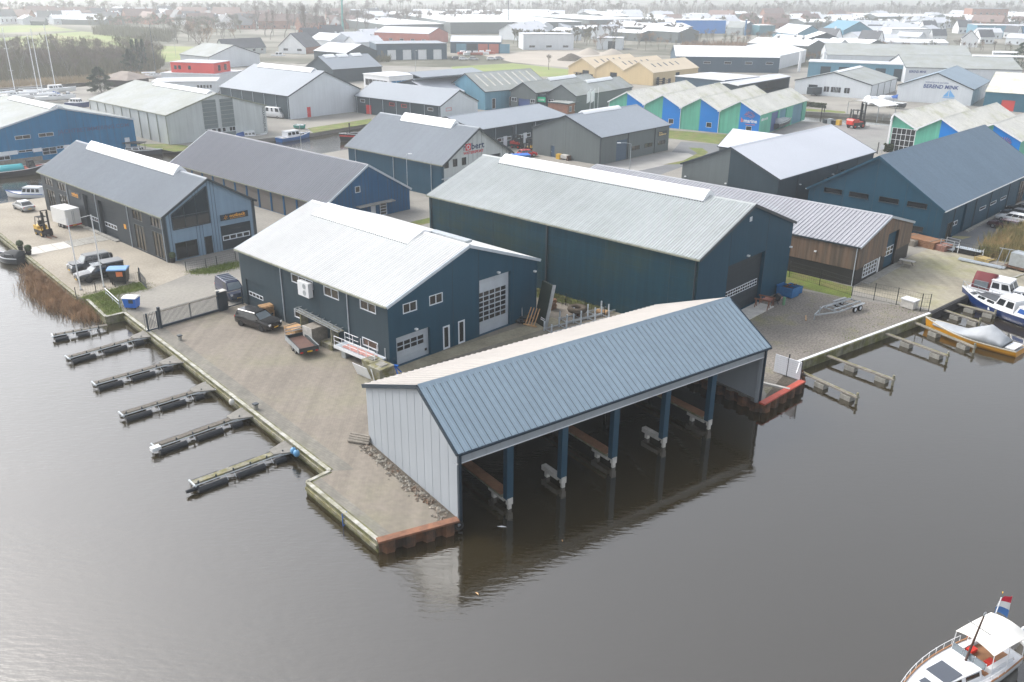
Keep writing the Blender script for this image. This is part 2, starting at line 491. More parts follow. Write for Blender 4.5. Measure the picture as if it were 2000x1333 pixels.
BX, BY, BAZ, BL_, BW_ = -10.76, 57.32, 53.92, 30.04, 12.47          # boathouse survey
bu = Vector((sin(R(BAZ)), cos(R(BAZ)), 0))
bv = Vector((cos(R(BAZ)), -sin(R(BAZ)), 0))
def BP(v, u, z=0.0): return Vector((BX, BY, 0)) + bv * v + bu * u + Vector((0, 0, z))
def P2(p): return (p[0], p[1])
Q3, Q4, Q5, Q6 = (-40.7, 84.4), (-12.9, 53.0), (-14.2, 51.5), (-8.2, 44.7)
CANAL = [(-75.4, 136.4), (-39.2, 177.6), (-34.9, 182.6), (-24, 196), (-14, 210), (-20, 216), (-35.9, 220.8), (-46.8, 203.9), (-56.1, 195.4), (-66, 184), (-80.3, 178.3), (-95.3, 161.2)]
SHORE = [(160, 172), (102, 129), (53.8, 94.2), (44.7, 86.4), (26.5, 73.1), (25.6, 68.8)] + \
        [P2(BP(12.9, 29.9)), P2(BP(0.9, 29.7)), P2(BP(0.9, 0.5)), P2(BP(12.47, 0.15))] + \
        [Q6, Q5, Q4, Q3, (-42.1, 83.1), (-46.4, 88.3), (-48.0, 89.3), (-70.2, 114.1), (-84, 128.5), (-80.5, 132.0)] + CANAL + [(-170, 88), (-3200, 60)]
OUTER = SHORE + [(-3200, 3200), (3200, 3200), (3200, 172)]
holes = [[G(*p) for p in h] for h in (
    [(1556, 217), (1640, 222), (1760, 233), (1800, 240), (1800, 266), (1748, 247), (1655, 241), (1562, 237)],
    [(-60, 187), (60, 178), (170, 169), (215, 160), (170, 160), (60, 169), (-60, 177)],
    [(488, 118), (540, 112), (600, 110.5), (622, 118), (600, 125), (476, 124)])]
def sheet(name, loops, z, mat, skirt=0.0, kind='structure', label=None):
    loops = [[Vector((p[0], p[1], z)) for p in l] for l in loops]
    tris = mgeo.tessellate_polygon(loops)
    flat = [p for l in loops for p in l]
    mb = MB()
    mb.raw(flat, [tuple(t) for t in tris])
    if skirt:
        for l in loops:
            for a, b in zip(l, l[1:] + l[:1]):
                mb.face([a, b, b - Vector((0, 0, skirt)), a - Vector((0, 0, skirt))])
    o = mb.build(name, mat)
    for p in o.data.polygons:
        if abs(p.normal.z) > 0.9 and p.normal.z < 0: p.flip()
    return tag(o, label, None, None, kind)
sheet('ground', [[Vector((x, y, 0)) for x, y in OUTER]] + holes, 0.0, LAND, 1.4)
def gsheet(name, px, z, mat, **k): return sheet(name, [[G(*p) for p in px]], z, mat, **k)
sheet('paved_yard', [[(-36.4, 79.3), Q4, Q5, Q6, P2(BP(12.47, 0.0)), P2(BP(0, 0)), P2(BP(0.8, 30)), (19, 79), (-9.5, 106), (-29.5, 88)]], 0.004, YARD)
def offs(a, b, d):
    a, b = Vector((*a, 0)), Vector((*b, 0))
    n = (b - a).normalized().cross(Vector((0, 0, 1)))
    return a + n * d, b + n * d
ea, eb = offs(Q3, Q4, -1.5)
sheet('paving_strip', [[Q3, Q4, (-11.2, 53.2), P2(eb), P2(ea)]], 0.009, EDGEP)
ea, eb = offs(Q5, Q6, -1.0)
sheet('paving_strip', [[Q5, Q6, P2(eb), P2(ea)]], 0.009, EDGEP)
sheet('concrete_apron', [[(-10.1, 69.5), (5.5, 82.7), (4.2, 84.2), (-11.2, 70.8)]], 0.012, pm('mossy_apron_concrete', (0.3, 0.27, 0.19), 0.9, 0, 0.2, 0.5, fine=0.12, fsc=4))
gsheet('gravel_yard', [(-120, 372), (0, 399), (87, 386), (170, 380), (345, 505), (372, 534), (292, 566), (152, 581), (0, 459), (-120, 372)][:-1], 0.005, GRAVELP)
gsheet('gravel_yard', [(1425, 588), (1532, 562), (1662, 584), (1822, 608), (1557, 707), (1556, 738), (1497, 770), (1420, 640)], 0.006, GRAVELD)
gsheet('slab_yard', [(1662, 566), (1780, 500), (1846, 474), (1892, 492), (2060, 540), (2040, 560), (1912, 565), (1823, 606)], 0.006, SLABS)
gsheet('asphalt_lot', [(1838, 470), (2060, 372), (2060, 505), (1892, 492)], 0.007, ASPH)
gsheet('asphalt_road', [(1180, 335), (1310, 300), (1330, 277), (1412, 283), (1440, 300), (1345, 322), (1280, 345)], 0.006, ASPH)
gsheet('asphalt_lot', [(1490, 272), (1555, 240), (1648, 242), (1752, 248), (1740, 300), (1600, 290)], 0.007, pm('pale_asphalt', (0.24, 0.23, 0.22), 0.9, 0, 0.14, 0.2, fine=0.1, fsc=3))
gsheet('concrete_forecourt', [(1160, 325), (1305, 297), (1345, 300), (1365, 308), (1295, 324), (1230, 338)], 0.009, pm('pale_forecourt', (0.32, 0.31, 0.29), 0.9, 0, 0.12, 0.3))
for px in ([(156, 581), (272, 551), (289, 565), (225, 577), (235, 597), (240, 609), (207, 617), (170, 586)], [(370, 531), (465, 511), (467, 522), (420, 534), (375, 536)], [(797, 435), (842, 425), (843, 435), (815, 442)],
           [(1538, 528), (1664, 561), (1662, 585), (1533, 556)], [(1300, 254), (1424, 264), (1412, 283), (1300, 270)],
           [(1294, 322), (1335, 314), (1362, 300), (1345, 289), (1372, 290), (1383, 298), (1365, 312), (1330, 321)], [(600, 251), (725, 232), (728, 241), (612, 260)], [(1040, 580), (1200, 610), (1195, 575), (1050, 545)], [(1570, 212), (1650, 218), (1652, 222), (1570, 217)],
           [(262, 282), (334, 281), (400, 290), (340, 297)]):
    gsheet('grass_verge', px, 0.011, GRASS)
for px in ([(-40, 78), (160, 62), (300, 74), (250, 92), (100, 100), (-40, 92)], [(-40, 52), (90, 49), (150, 60), (-40, 66)], [(880, 131), (1000, 124), (1110, 136), (1115, 150), (1000, 150), (890, 140)], [(300, 90), (400, 92), (400, 118), (310, 122)]):
    gsheet('meadow', px, 0.012, FIELD)
FARG = pm('far_ground', (0.1, 0.1, 0.065), 0.95, 0, 0.3, 0.02, col2=(0.2, 0.185, 0.155), c2=0.52, c2sc=0.02)
sheet('far_ground', [[(-3200, 330), (-160, 330), (-95, 395), (15, 372), (30, 400), (150, 392), (260, 300), (3200, 300), (3200, 3190), (-3200, 3190)]], 0.0075, FARG)
gsheet('sandy_lot', [(940, 108), (1120, 94), (1190, 104), (1115, 133), (1000, 122)], 0.013, SAND)
gsheet('reed_bank', [(-60, 176), (60, 168), (215, 159), (330, 150), (330, 140), (215, 150), (60, 160), (-60, 168)], 0.012, REEDG)

# long slabs of the path to the water stairs
tp = thing('concrete_path', 'pale concrete slab path crossing gravel to the water between two planters', 'path', G(46, 488))
base = tp.location
a0, a1, b0, b1 = G(45, 487), G(61, 499), G(200, 459), G(218, 468)
for i in range(6):
    t0, t1 = i / 6 + 0.003, (i + 1) / 6 - 0.003
    c = [a0.lerp(b0, t0), a0.lerp(b0, t1), a1.lerp(b1, t1), a1.lerp(b1, t0)]
    MB().prism([(p.x - base.x, p.y - base.y) for p in c], 0.0, 0.03 + 0.006 * (i % 2)).build('slab', CONCW if i < 3 else CONC, tp)

# ------------------------------------------------------------------ quay walls
def seg_frame(a, b):
    a, b = Vector((*a, 0)), Vector((*b, 0))
    d = (b - a)
    return a, d.length, math.degrees(math.atan2(d.x, d.y))
def quay(a, b, label, cope=COPE, body=MOSSC, waler=True, out=1, step=2.4, top=0.07):
    """straight quay: local y runs along it, local x*out is the water side"""
    a, n, az = seg_frame(a, b)
    t = thing('quay_wall', label, 'quay wall', a, az)
    k = max(1, round(n / step))
    for i in range(k):
        y0, y1 = n * i / k + 0.012, n * (i + 1) / k - 0.012
        MB().box(-0.3 * out, 0.08 * out, y0, y1, -1.9, 0.015).build('wall_block', body, t)
        MB().box(-0.16 * out, 0.12 * out, y0, y1, 0.015, top).build('coping_stone', cope, t)
    if waler:
        MB().box(0.08 * out, 0.2 * out, 0.05, n - 0.05, -0.55, -0.3).build('waler_beam', WOODM, t)
    return t
quay(Q3, Q4, 'long mossy quay wall with pale coping beside the six jetties', out=1)
quay(Q5, Q6, 'mossy quay wall of the paved point nearest the boathouse gable')
quay(Q4, Q5, 'short return of quay wall beside the last jetty', waler=False)
quay((-42.1, 83.1), Q3, 'short pale quay wall at the grass corner by the gate', waler=False)
quay((-46.4, 88.3), (-42.1, 83.1), 'pale low wall along grass beside the dry reeds', waler=False)
quay((-70.2, 114.1), (-48.0, 89.3), 'timber edged quay in front of the gravel yard with pickup', cope=WOODM, top=0.06)
quay((-84, 128.5), (-70.2, 114.1), 'timber edged quay reaching out of frame on the left', cope=WOODM, top=0.06)
quay((44.7, 86.4), (26.5, 73.1), 'yellowish quay wall with white rail beside the gravel yard', cope=WHITE, out=1)
quay((53.8, 94.2), (44.7, 86.4), 'black boarded quay wall behind the blue motor cruiser', cope=BLACKT, body=BLACKT)
quay((102, 129), (53.8, 94.2), 'quay wall running out of frame behind the white cruiser', cope=CONC)
def pile_mesh(w=1.25):
    mb = MB()
    pts = [(0.0, 0.0), (0.18, 0.0), (0.36, 0.32), (0.86, 0.32), (1.04, 0.0), (w, 0.0)]
    for (y0, x0), (y1, x1) in zip(pts[:-1], pts[1:]):
        mb.face([(x0, y0, -2.2), (x1, y1, -2.2), (x1, y1, 0.0), (x0, y0, 0.0)])
    o = mb.build('sheet_pile', RUST)
    me = o.data
    bpy.data.objects.remove(o)
    return me
PILE = pile_mesh()
def piles(a, b, label, cap, sgn=1, capw=0.55):
    a, n, az = seg_frame(a, b)
    t = thing('sheet_pile_wall', label, 'sheet piling', a, az)
    k = max(1, int(n / 1.25))
    for i in range(k):
        o = link('sheet_pile', PILE, t)
        o.location = (0.03 * sgn, i * n / k, 0.02)
        o.scale = (sgn, n / k / 1.25, 1)
    if cap: MB().box(-0.2 * sgn, (capw - 0.2) * sgn, -0.1, n, 0.02, 0.16).build('cap_beam', cap, t)
    return t
piles(Q6, P2(BP(12.6, -0.1)), 'rusty corrugated sheet piling below the boathouse corner with orange cap', RUSTC)
piles(P2(BP(13.0, 29.6)), (25.6, 68.8), 'rusty sheet piling with bright red cap beam near the pallet of white boards', REDC)
piles((25.6, 68.8), (26.5, 73.1), 'short rusty sheet piling return beside the first wooden mooring finger', None)
piles(P2(BP(0.9, 29.7)), P2(BP(13.0, 29.7)), 'dark rusty sheet piling under the far side wall inside the boathouse', None, sgn=1)
piles(P2(BP(0.9, 0.5)), P2(BP(0.9, 29.7)), 'dark rusty sheet piling along the back inside the boathouse', None, sgn=1)
piles(P2(BP(12.3, 0.3)), P2(BP(0.9, 0.4)), 'rusty sheet piling under the near gable inside the boathouse', None, sgn=1)
gsheet('soil_bed', [(1497, 772), (1492, 785), (1558, 742), (1535, 728)], 0.016, SOIL)
# ------------------------------------------------------------------ building kit
class Hall:
    """gable hall. local x across (0..W), local y along the ridge (0..L); faces F (y=0), L (x=0), R (x=W), B (y=L)"""
    def __init__(s, name, label, X, Y, az, L, W, e, r, rf=0.5, e1=None, cat='building', base=0.0, group=None):
        s.L, s.W, s.e, s.r, s.rf, s.e1, s.base = L, W, e, r, rf, (e if e1 is None else e1), base
        s.t = thing(name, label, cat, (X, Y, 0), az, group)
        s.open = {k: [] for k in 'FLRB'}
        s.extra = {k: [] for k in 'FLRB'}
    def top(s, face, a):
        if face in 'LR': return s.e if face == 'L' else s.e1
        xr = s.W * s.rf
        return s.e + (s.r - s.e) * a / xr if a <= xr else s.e1 + (s.r - s.e1) * (s.W - a) / (s.W - xr)
    def pt(s, face, a, d, z):
        if face == 'F': return Vector((a, -d, z))
        if face == 'B': return Vector((a, s.L + d, z))
        if face == 'L': return Vector((-d, a, z))
        return Vector((s.W + d, a, z))
    def fbox(s, mb, face, a0, a1, z0, z1, d0, d1, mi=0):
        p, q = s.pt(face, a0, d0, z0), s.pt(face, a1, d1, z1)
        return mb.box(p.x, q.x, p.y, q.y, p.z, q.z, mi=mi)
    def hole(s, face, a0, a1, z0, z1, dep=0.12):
        s.open[face].append((a0, a1, z0, z1, dep))
    def wall(s, face, mat, breaks=(), name='wall_panel', z0=None, z1=None, plinth=None, gap=0.03, jm=None):
        n = s.W if face in 'FB' else s.L
        z0 = s.base if z0 is None else z0
        ed = sorted(set([0.0] + [b for b in breaks if 0.05 < b < n - 0.05] + [n]))
        for i in range(len(ed) - 1):
            a, b = ed[i], ed[i + 1]
            mb = MB()
            cuts = {a, b}
            for o in s.open[face]:
                for q in o[:2]:
                    if a < q < b: cuts.add(q)
            xr = s.W * s.rf
            if face in 'FB' and a < xr < b: cuts.add(xr)
            cuts = sorted(cuts)
            for c, d in zip(cuts[:-1], cuts[1:]):
                m = (c + d) / 2
                occ = sorted([(o[2], o[3], o[4]) for o in s.open[face] if o[0] < m < o[1]])
                zz = z0
                for (h0, h1, dep) in occ + [(None, None, 0)]:
                    if h0 is None or h0 > zz + 0.001:
                        if h0 is None:
                            t0, t1 = s.top(face, c), s.top(face, d)
                            if z1 is not None: t0, t1 = min(t0, z1), min(t1, z1)
                        else: t0 = t1 = h0
                        if max(t0, t1) > zz: mb.face([s.pt(face, c, 0, zz), s.pt(face, d, 0, zz), s.pt(face, d, 0, t1), s.pt(face, c, 0, t0)])
                    if h1 is not None: zz = max(zz, h1)
            for o in s.open[face]:
                m = (o[0] + o[1]) / 2
                if a <= m < b:
                    p = [(o[0], o[2]), (o[1], o[2]), (o[1], o[3]), (o[0], o[3])]
                    for (q0, w0), (q1, w1) in zip(p, p[1:] + p[:1]):
                        mb.face([s.pt(face, q0, 0, w0), s.pt(face, q1, 0, w1), s.pt(face, q1, -o[4], w1), s.pt(face, q0, -o[4], w0)])
            if b < n - 0.01 and gap:
                ok = True
                t0 = s.top(face, b) if z1 is None else min(z1, s.top(face, b))
                for o in s.open[face]:
                    if o[0] - 0.01 < b < o[1] + 0.01: ok = False
                if ok: s.fbox(mb, face, b - gap / 2, b + gap / 2, z0, t0 - 0.02, 0.001, 0.014, 1)
            mb.build(name, [mat, jm or TRIM], s.t)
    def joints(s, face, breaks, mat=TRIM, w=0.04, d=0.02, z0=None, name='panel_joint'):
        for b in breaks:
            mb = MB()
            s.fbox(mb, face, b - w / 2, b + w / 2, s.base if z0 is None else z0, s.top(face, b) - 0.03, 0.0, d)
            mb.build(name, mat, s.t)
    def roof(s, mat, sheet=1.0, ribs=2, oh=0.25, ohg=0.2, th=0.1, rib=(0.07, 0.045), only=None, sides='LR', verge=TRIM, gut=GUTM, cap=True, capmat=None, slabmat=None, lmat=None, gp=0.014):
        """two slopes of profiled sheets; sheet = sheet width (0: one slab per slope), ribs per sheet"""
        xr = s.W * s.rf
        for sd in sides:
            ez = s.e if sd == 'L' else s.e1
            run = xr if sd == 'L' else s.W - xr
            sl = math.hypot(run, s.r - ez)
            k = (s.r - ez) / run
            x_e = -oh if sd == 'L' else s.W + oh
            z_e = ez - oh * k
            up = Vector((xr - x_e, 0, s.r - z_e))
            full = up.length
            up.normalize()
            nrm = Vector((-up.z, 0, up.x)) if sd == 'L' else Vector((up.z, 0, -up.x))
            if nrm.z < 0: nrm = -nrm
            y0, y1 = -ohg, s.L + ohg
            if sheet and (only is None or sd in only):
                k2 = max(1, round((y1 - y0) / sheet))
                w = (y1 - y0) / k2
                mb = MB()
                O = Vector((x_e, 0, z_e))
                def pt(t, y, h): return O + up * t + nrm * h + Vector((0, y, 0))
                mb.raw([pt(0, 0, 0), pt(0, w - gp, 0), pt(full, w - gp, 0), pt(full, 0, 0), pt(0, 0, th), pt(0, w - gp, th), pt(full, w - gp, th), pt(full, 0, th)],
                       [(4, 5, 6, 7), (0, 1, 5, 4), (3, 2, 1, 0), (2, 3, 7, 6)])
                rw, rh = rib
                for j in range(ribs):
                    yc = w * (j + 0.5) / ribs
                    q = [pt(t, yc + o, th + h) for t in (0, full - 0.12) for o, h in ((-rw, 0), (-rw * 0.5, rh), (rw * 0.5, rh), (rw, 0))]
                    mb.raw(q, [(0, 1, 5, 4), (1, 2, 6, 5), (2, 3, 7, 6), (0, 3, 2, 1)])
                dk = MB()
                q = [O + up * tt + nrm * hh + Vector((0, yy, 0)) for hh in (-0.03, th - 0.045) for tt, yy in ((0.02, y0 + 0.01), (0.02, y1 - 0.01), (full - 0.02, y1 - 0.01), (full - 0.02, y0 + 0.01))]
                dk.raw(q, [(0, 1, 2, 3), (4, 5, 6, 7), (0, 1, 5, 4), (1, 2, 6, 5), (2, 3, 7, 6), (3, 0, 4, 7)])
                dk.build('roof_deck', TRIM, s.t)
                first = mb.build('roof_sheet', lmat if (lmat and sd == 'L') else mat, s.t)
                first.location = (0, y0, 0)
                for j in range(1, k2):
                    o = link('roof_sheet', first.data, s.t)
                    o.location = (0, y0 + j * w, 0)
            else:
                mb = MB()
                O = Vector((x_e, 0, z_e))
                def pt(t, y, h): return O + up * t + nrm * h + Vector((0, y, 0))
                q = [pt(t, y, h) for h in (0, th) for t, y in ((0, y0), (0, y1), (full, y1), (full, y0))]
                mb.raw(q, [(0, 1, 2, 3), (4, 5, 6, 7), (0, 1, 5, 4), (1, 2, 6, 5), (2, 3, 7, 6), (3, 0, 4, 7)])
                mb.build('roof_slope', slabmat or mat, s.t)
            for yy in ((-ohg, s.L + ohg) if verge else ()):
                mb = MB()
                sg = -1 if yy < 0 else 1
                O = Vector((x_e, 0, z_e))
                q = [O + up * t + nrm * h + Vector((0, yy + sg * dy, 0)) for dy in (0.002, 0.07) for t, h in ((0, -0.16), (full, -0.16), (full, th + 0.03), (0, th + 0.03))]
                mb.raw(q, [(0, 1, 2, 3), (4, 5, 6, 7), (0, 1, 5, 4), (1, 2, 6, 5), (2, 3, 7, 6), (3, 0, 4, 7)])
                mb.build('verge_trim', verge, s.t)
            if gut:
                mb = MB()
                sg = -1 if sd == 'L' else 1
                mb.box(x_e, x_e + sg * 0.14, y0, y1, z_e - 0.08, z_e + 0.06)
                mb.build('gutter', gut, s.t)
        if cap:
            mb = MB()
            h = th + 0.055
            kl, kr = (s.r - s.e) / xr, (s.r - s.e1) / (s.W - xr)
            prof = [(xr - 0.3, s.r - 0.3 * kl + h - 0.03), (xr, s.r + h + 0.03), (xr + 0.3, s.r - 0.3 * kr + h - 0.03)]
            mb.loft([[Vector((x, y, z)) for x, z in prof] for y in (-ohg, s.L + ohg)], closed=False)
            mb.build('ridge_cap', capmat or mat, s.t)
    def pipe(s, face, a, mat=ALU, r=0.055, z1=None):
        mb = MB()
        mb.tube(s.pt(face, a, 0.09, s.base), s.pt(face, a, 0.09, (s.top(face, a) if z1 is None else z1) - 0.12), r, 6)
        mb.build('downpipe', mat, s.t)
    def corner(s, mats=TRIM, which=('F0', 'F1'), w=0.14):
        for c in which:
            x = 0 if c[1] == '0' else s.W
            y = 0 if c[0] == 'F' else s.L
            sx = -1 if x == 0 else 1
            sy = -1 if y == 0 else 1
            mb = MB()
            mb.box(x - sx * w, x + sx * 0.025, y - sy * w, y + sy * 0.025, s.base, (s.e if x == 0 else s.e1) - 0.05)
            mb.build('corner_trim', mats, s.t)
    def window(s, face, a0, a1, z0, z1, n=2, fr=FRAMEW, gl=GLASS, fw=0.07, rows=1, dep=0.08, sill=False, proud=0.035, name='window'):
        """call before wall(): cuts the opening, sets frame, mullions and one pane per light"""
        s.hole(face, a0, a1, z0, z1, dep)
        mb = MB()
        for q in ((a0, a0 + fw, z0, z1), (a1 - fw, a1, z0, z1), (a0 + fw, a1 - fw, z0, z0 + fw), (a0 + fw, a1 - fw, z1 - fw, z1)):
            s.fbox(mb, face, *q, -dep + 0.01, proud)
        cw = (a1 - a0 - 2 * fw) / n
        rh = (z1 - z0 - 2 * fw) / rows
        for i in range(1, n):
            c = a0 + fw + cw * i
            s.fbox(mb, face, c - fw * 0.4, c + fw * 0.4, z0 + fw, z1 - fw, -dep + 0.012, proud - 0.01)
        for j in range(1, rows):
            c = z0 + fw + rh * j
            s.fbox(mb, face, a0 + fw, a1 - fw, c - fw * 0.4, c + fw * 0.4, -dep + 0.014, proud - 0.014)
        w = mb.build(name, fr, s.t)
        for i in range(n):
            for j in range(rows):
                mb = MB()
                s.fbox(mb, face, a0 + fw + cw * i, a0 + fw + cw * (i + 1), z0 + fw + rh * j, z0 + fw + rh * (j + 1), -dep + 0.005, -dep + 0.03)
                mb.build('pane', gl, w)
        if sill:
            mb = MB()
            s.fbox(mb, face, a0 - 0.05, a1 + 0.05, z0 - 0.06, z0, 0.0, 0.1)
            mb.build('sill', fr, w)
        return w
    def overhead(s, face, a0, a1, z0, z1, mat, dep=0.35, band=None, cols=8, rows=1, fr=None, gl=GLASS, sect=5, name='overhead_door', reveal=None):
        """sectional door set back in its opening; band = (za, zb) row(s) of panes"""
        s.hole(face, a0, a1, z0, z1, dep)
        t = MB()
        h = (z1 - z0) / sect
        for i in range(sect):
            s.fbox(t, face, a0, a1, z0 + h * i + 0.008, z0 + h * (i + 1) - 0.008, -dep - 0.04, -dep + 0.02)
        s.fbox(t, face, a0, a1, z0, z1, -dep - 0.06, -dep - 0.001)
        d = t.build(name, mat, s.t)
        if band:
            za, zb, m0, m1 = band[0], band[1], (band[2] if len(band) > 2 else a0 + 0.25), (band[3] if len(band) > 3 else a1 - 0.25)
            cw, rh = (m1 - m0) / cols, (zb - za) / rows
            if fr:
                f = MB()
                s.fbox(f, face, m0 - 0.04, m1 + 0.04, za - 0.04, zb + 0.04, -dep + 0.02, -dep + 0.035)
                f.build('glazing_frame', fr, d)
            for i in range(cols):
                for j in range(rows):
                    g = MB()
                    s.fbox(g, face, m0 + cw * i + cw * 0.09, m0 + cw * (i + 1) - cw * 0.09, za + rh * j + rh * 0.13, za + rh * (j + 1) - rh * 0.13, -dep + 0.018, -dep + 0.042)
                    g.build('pane', gl, d)
        return d
    def door(s, face, a0, a1, z0, z1, mat, dep=0.12, name='door', handle=True):
        s.hole(face, a0, a1, z0, z1, dep)
        mb = MB()
        s.fbox(mb, face, a0, a1, z0, z1, -dep - 0.04, -dep + 0.02)
        d = mb.build(name, mat, s.t)
        if handle:
            mb = MB()
            s.fbox(mb, face, a0 + 0.1, a0 + 0.22, z0 + 1.0, z0 + 1.05, -dep + 0.02, -dep + 0.07)
            mb.build('handle', ALU, d)
        return d
    def strip(s, face, a0, a1, z0, z1, d0, d1, mat, name, parent=None):
        mb = MB()
        s.fbox(mb, face, a0, a1, z0, z1, d0, d1)
        return mb.build(name, mat, parent or s.t)
    def skylight(s, y0, y1, hw=1.1, hgt=0.35, mat=SKYL, segs=0, lift=0.14, off=0.0, arch=0.35):
        xr = s.W * s.rf + off
        kl = (s.r - s.e) / (s.W * s.rf)
        kr = (s.r - s.e1) / (s.W - s.W * s.rf)
        def prof(g):
            pts = []
            for i in range(9):
                t = -1 + i / 4
                x = xr + t * hw
                zr = s.r - abs(t) * hw * (kl if t < 0 else kr)
                pts.append((x, zr + lift + hgt * (0.4 + 0.6 * (1 - t * t)) * g + (1 - t * t) * hw * kl * arch * g))
            return [(xr - hw, s.r - hw * kl + 0.02)] + pts + [(xr + hw, s.r - hw * kr + 0.02)]
        mb = MB()
        mb.loft([[Vector((x, y, z)) for x, z in prof(1)] for y in (y0, y1)], closed=True)
        sk = mb.build('skylight', mat, s.t)
        mb = MB()
        for sg, kk in ((-1, kl), (1, kr)):
            mb.box(xr + sg * hw, xr + sg * (hw + 0.07), y0 - 0.05, y1 + 0.05, s.r - hw * kk - 0.05, s.r - hw * kk + lift + 0.03)
        mb.build('skylight_kerb', TRIM, sk)
        n = segs
        for i in range(1, n):
            y = y0 + (y1 - y0) * i / n
            mb = MB()
            p = [(x, z + 0.03) for x, z in prof(1)]
            mb.loft([[Vector((x, yy, z)) for x, z in p[1:-1]] for yy in (y - 0.07, y + 0.07)], closed=False)
            mb.build('skylight_joint', ALU, sk)
        return sk
    def lamp(s, face, a, z):
        mb = MB()
        s.fbox(mb, face, a - 0.12, a + 0.12, z - 0.08, z + 0.08, 0.02, 0.3)
        s.fbox(mb, face, a - 0.03, a + 0.03, z - 0.03, z + 0.03, 0, 0.1)
        mb.build('wall_lamp', WHITE, s.t)
    def text(s, face, a, z, txt, h, mat, name='lettering', d=0.03, vertical=False, parent=None, width=None, bold=0.0, shear=0.0):
        me = text_mesh(txt, h, bold, shear)
        xs = [v.co.x for v in me.vertices]
        w0 = max(xs) - min(xs)
        k = (width / w0) if width else 1.0
        for v in me.vertices:
            x, y = (v.co.x - min(xs)) * k if False else v.co.x * k, v.co.y
            if vertical: x, y = y, -x
            sg = -1 if face in 'LB' else 1
            v.co = s.pt(face, a + sg * x, d + v.co.z, z + y)
        me.materials.append(mat)
        return link(name, me, parent or s.t)

def strokes(h, face, a, z, w, hg, mat, parent, n=9, d=0.1):
    """lettering too small to read in the photograph: a line of unequal letter strokes"""
    r_ = random.Random(int(a * 100 + z * 10))
    mb = MB()
    for i in range(n):
        a0 = a + w * (i + 0.1) / n
        a1 = a + w * (i + r_.uniform(0.55, 0.85)) / n
        h.fbox(mb, face, a0, a1, z, z + hg * r_.uniform(0.65, 1.0), d, d + 0.02)
    mb.build('small_lettering', mat, parent, kind='stuff')
def text_mesh(txt, h, bold=0.0, shear=0.0):
    cu = bpy.data.curves.new('t', 'FONT')
    cu.body = txt
    cu.size = h * 1.4
    cu.extrude = 0.01
    cu.offset = bold
    cu.shear = shear
    cu.resolution_u = 2
    o = bpy.data.objects.new('t', cu)
    COL.objects.link(o)
    dg = bpy.context.evaluated_depsgraph_get()
    me = bpy.data.meshes.new_from_object(o.evaluated_get(dg))
    bpy.data.objects.remove(o)
    bpy.data.curves.remove(cu)
    me.materials.clear()
    return me
def ks(x): return x * 0.986
def frange(a, b, n): return [a + (b - a) * i / n for i in range(n + 1)]
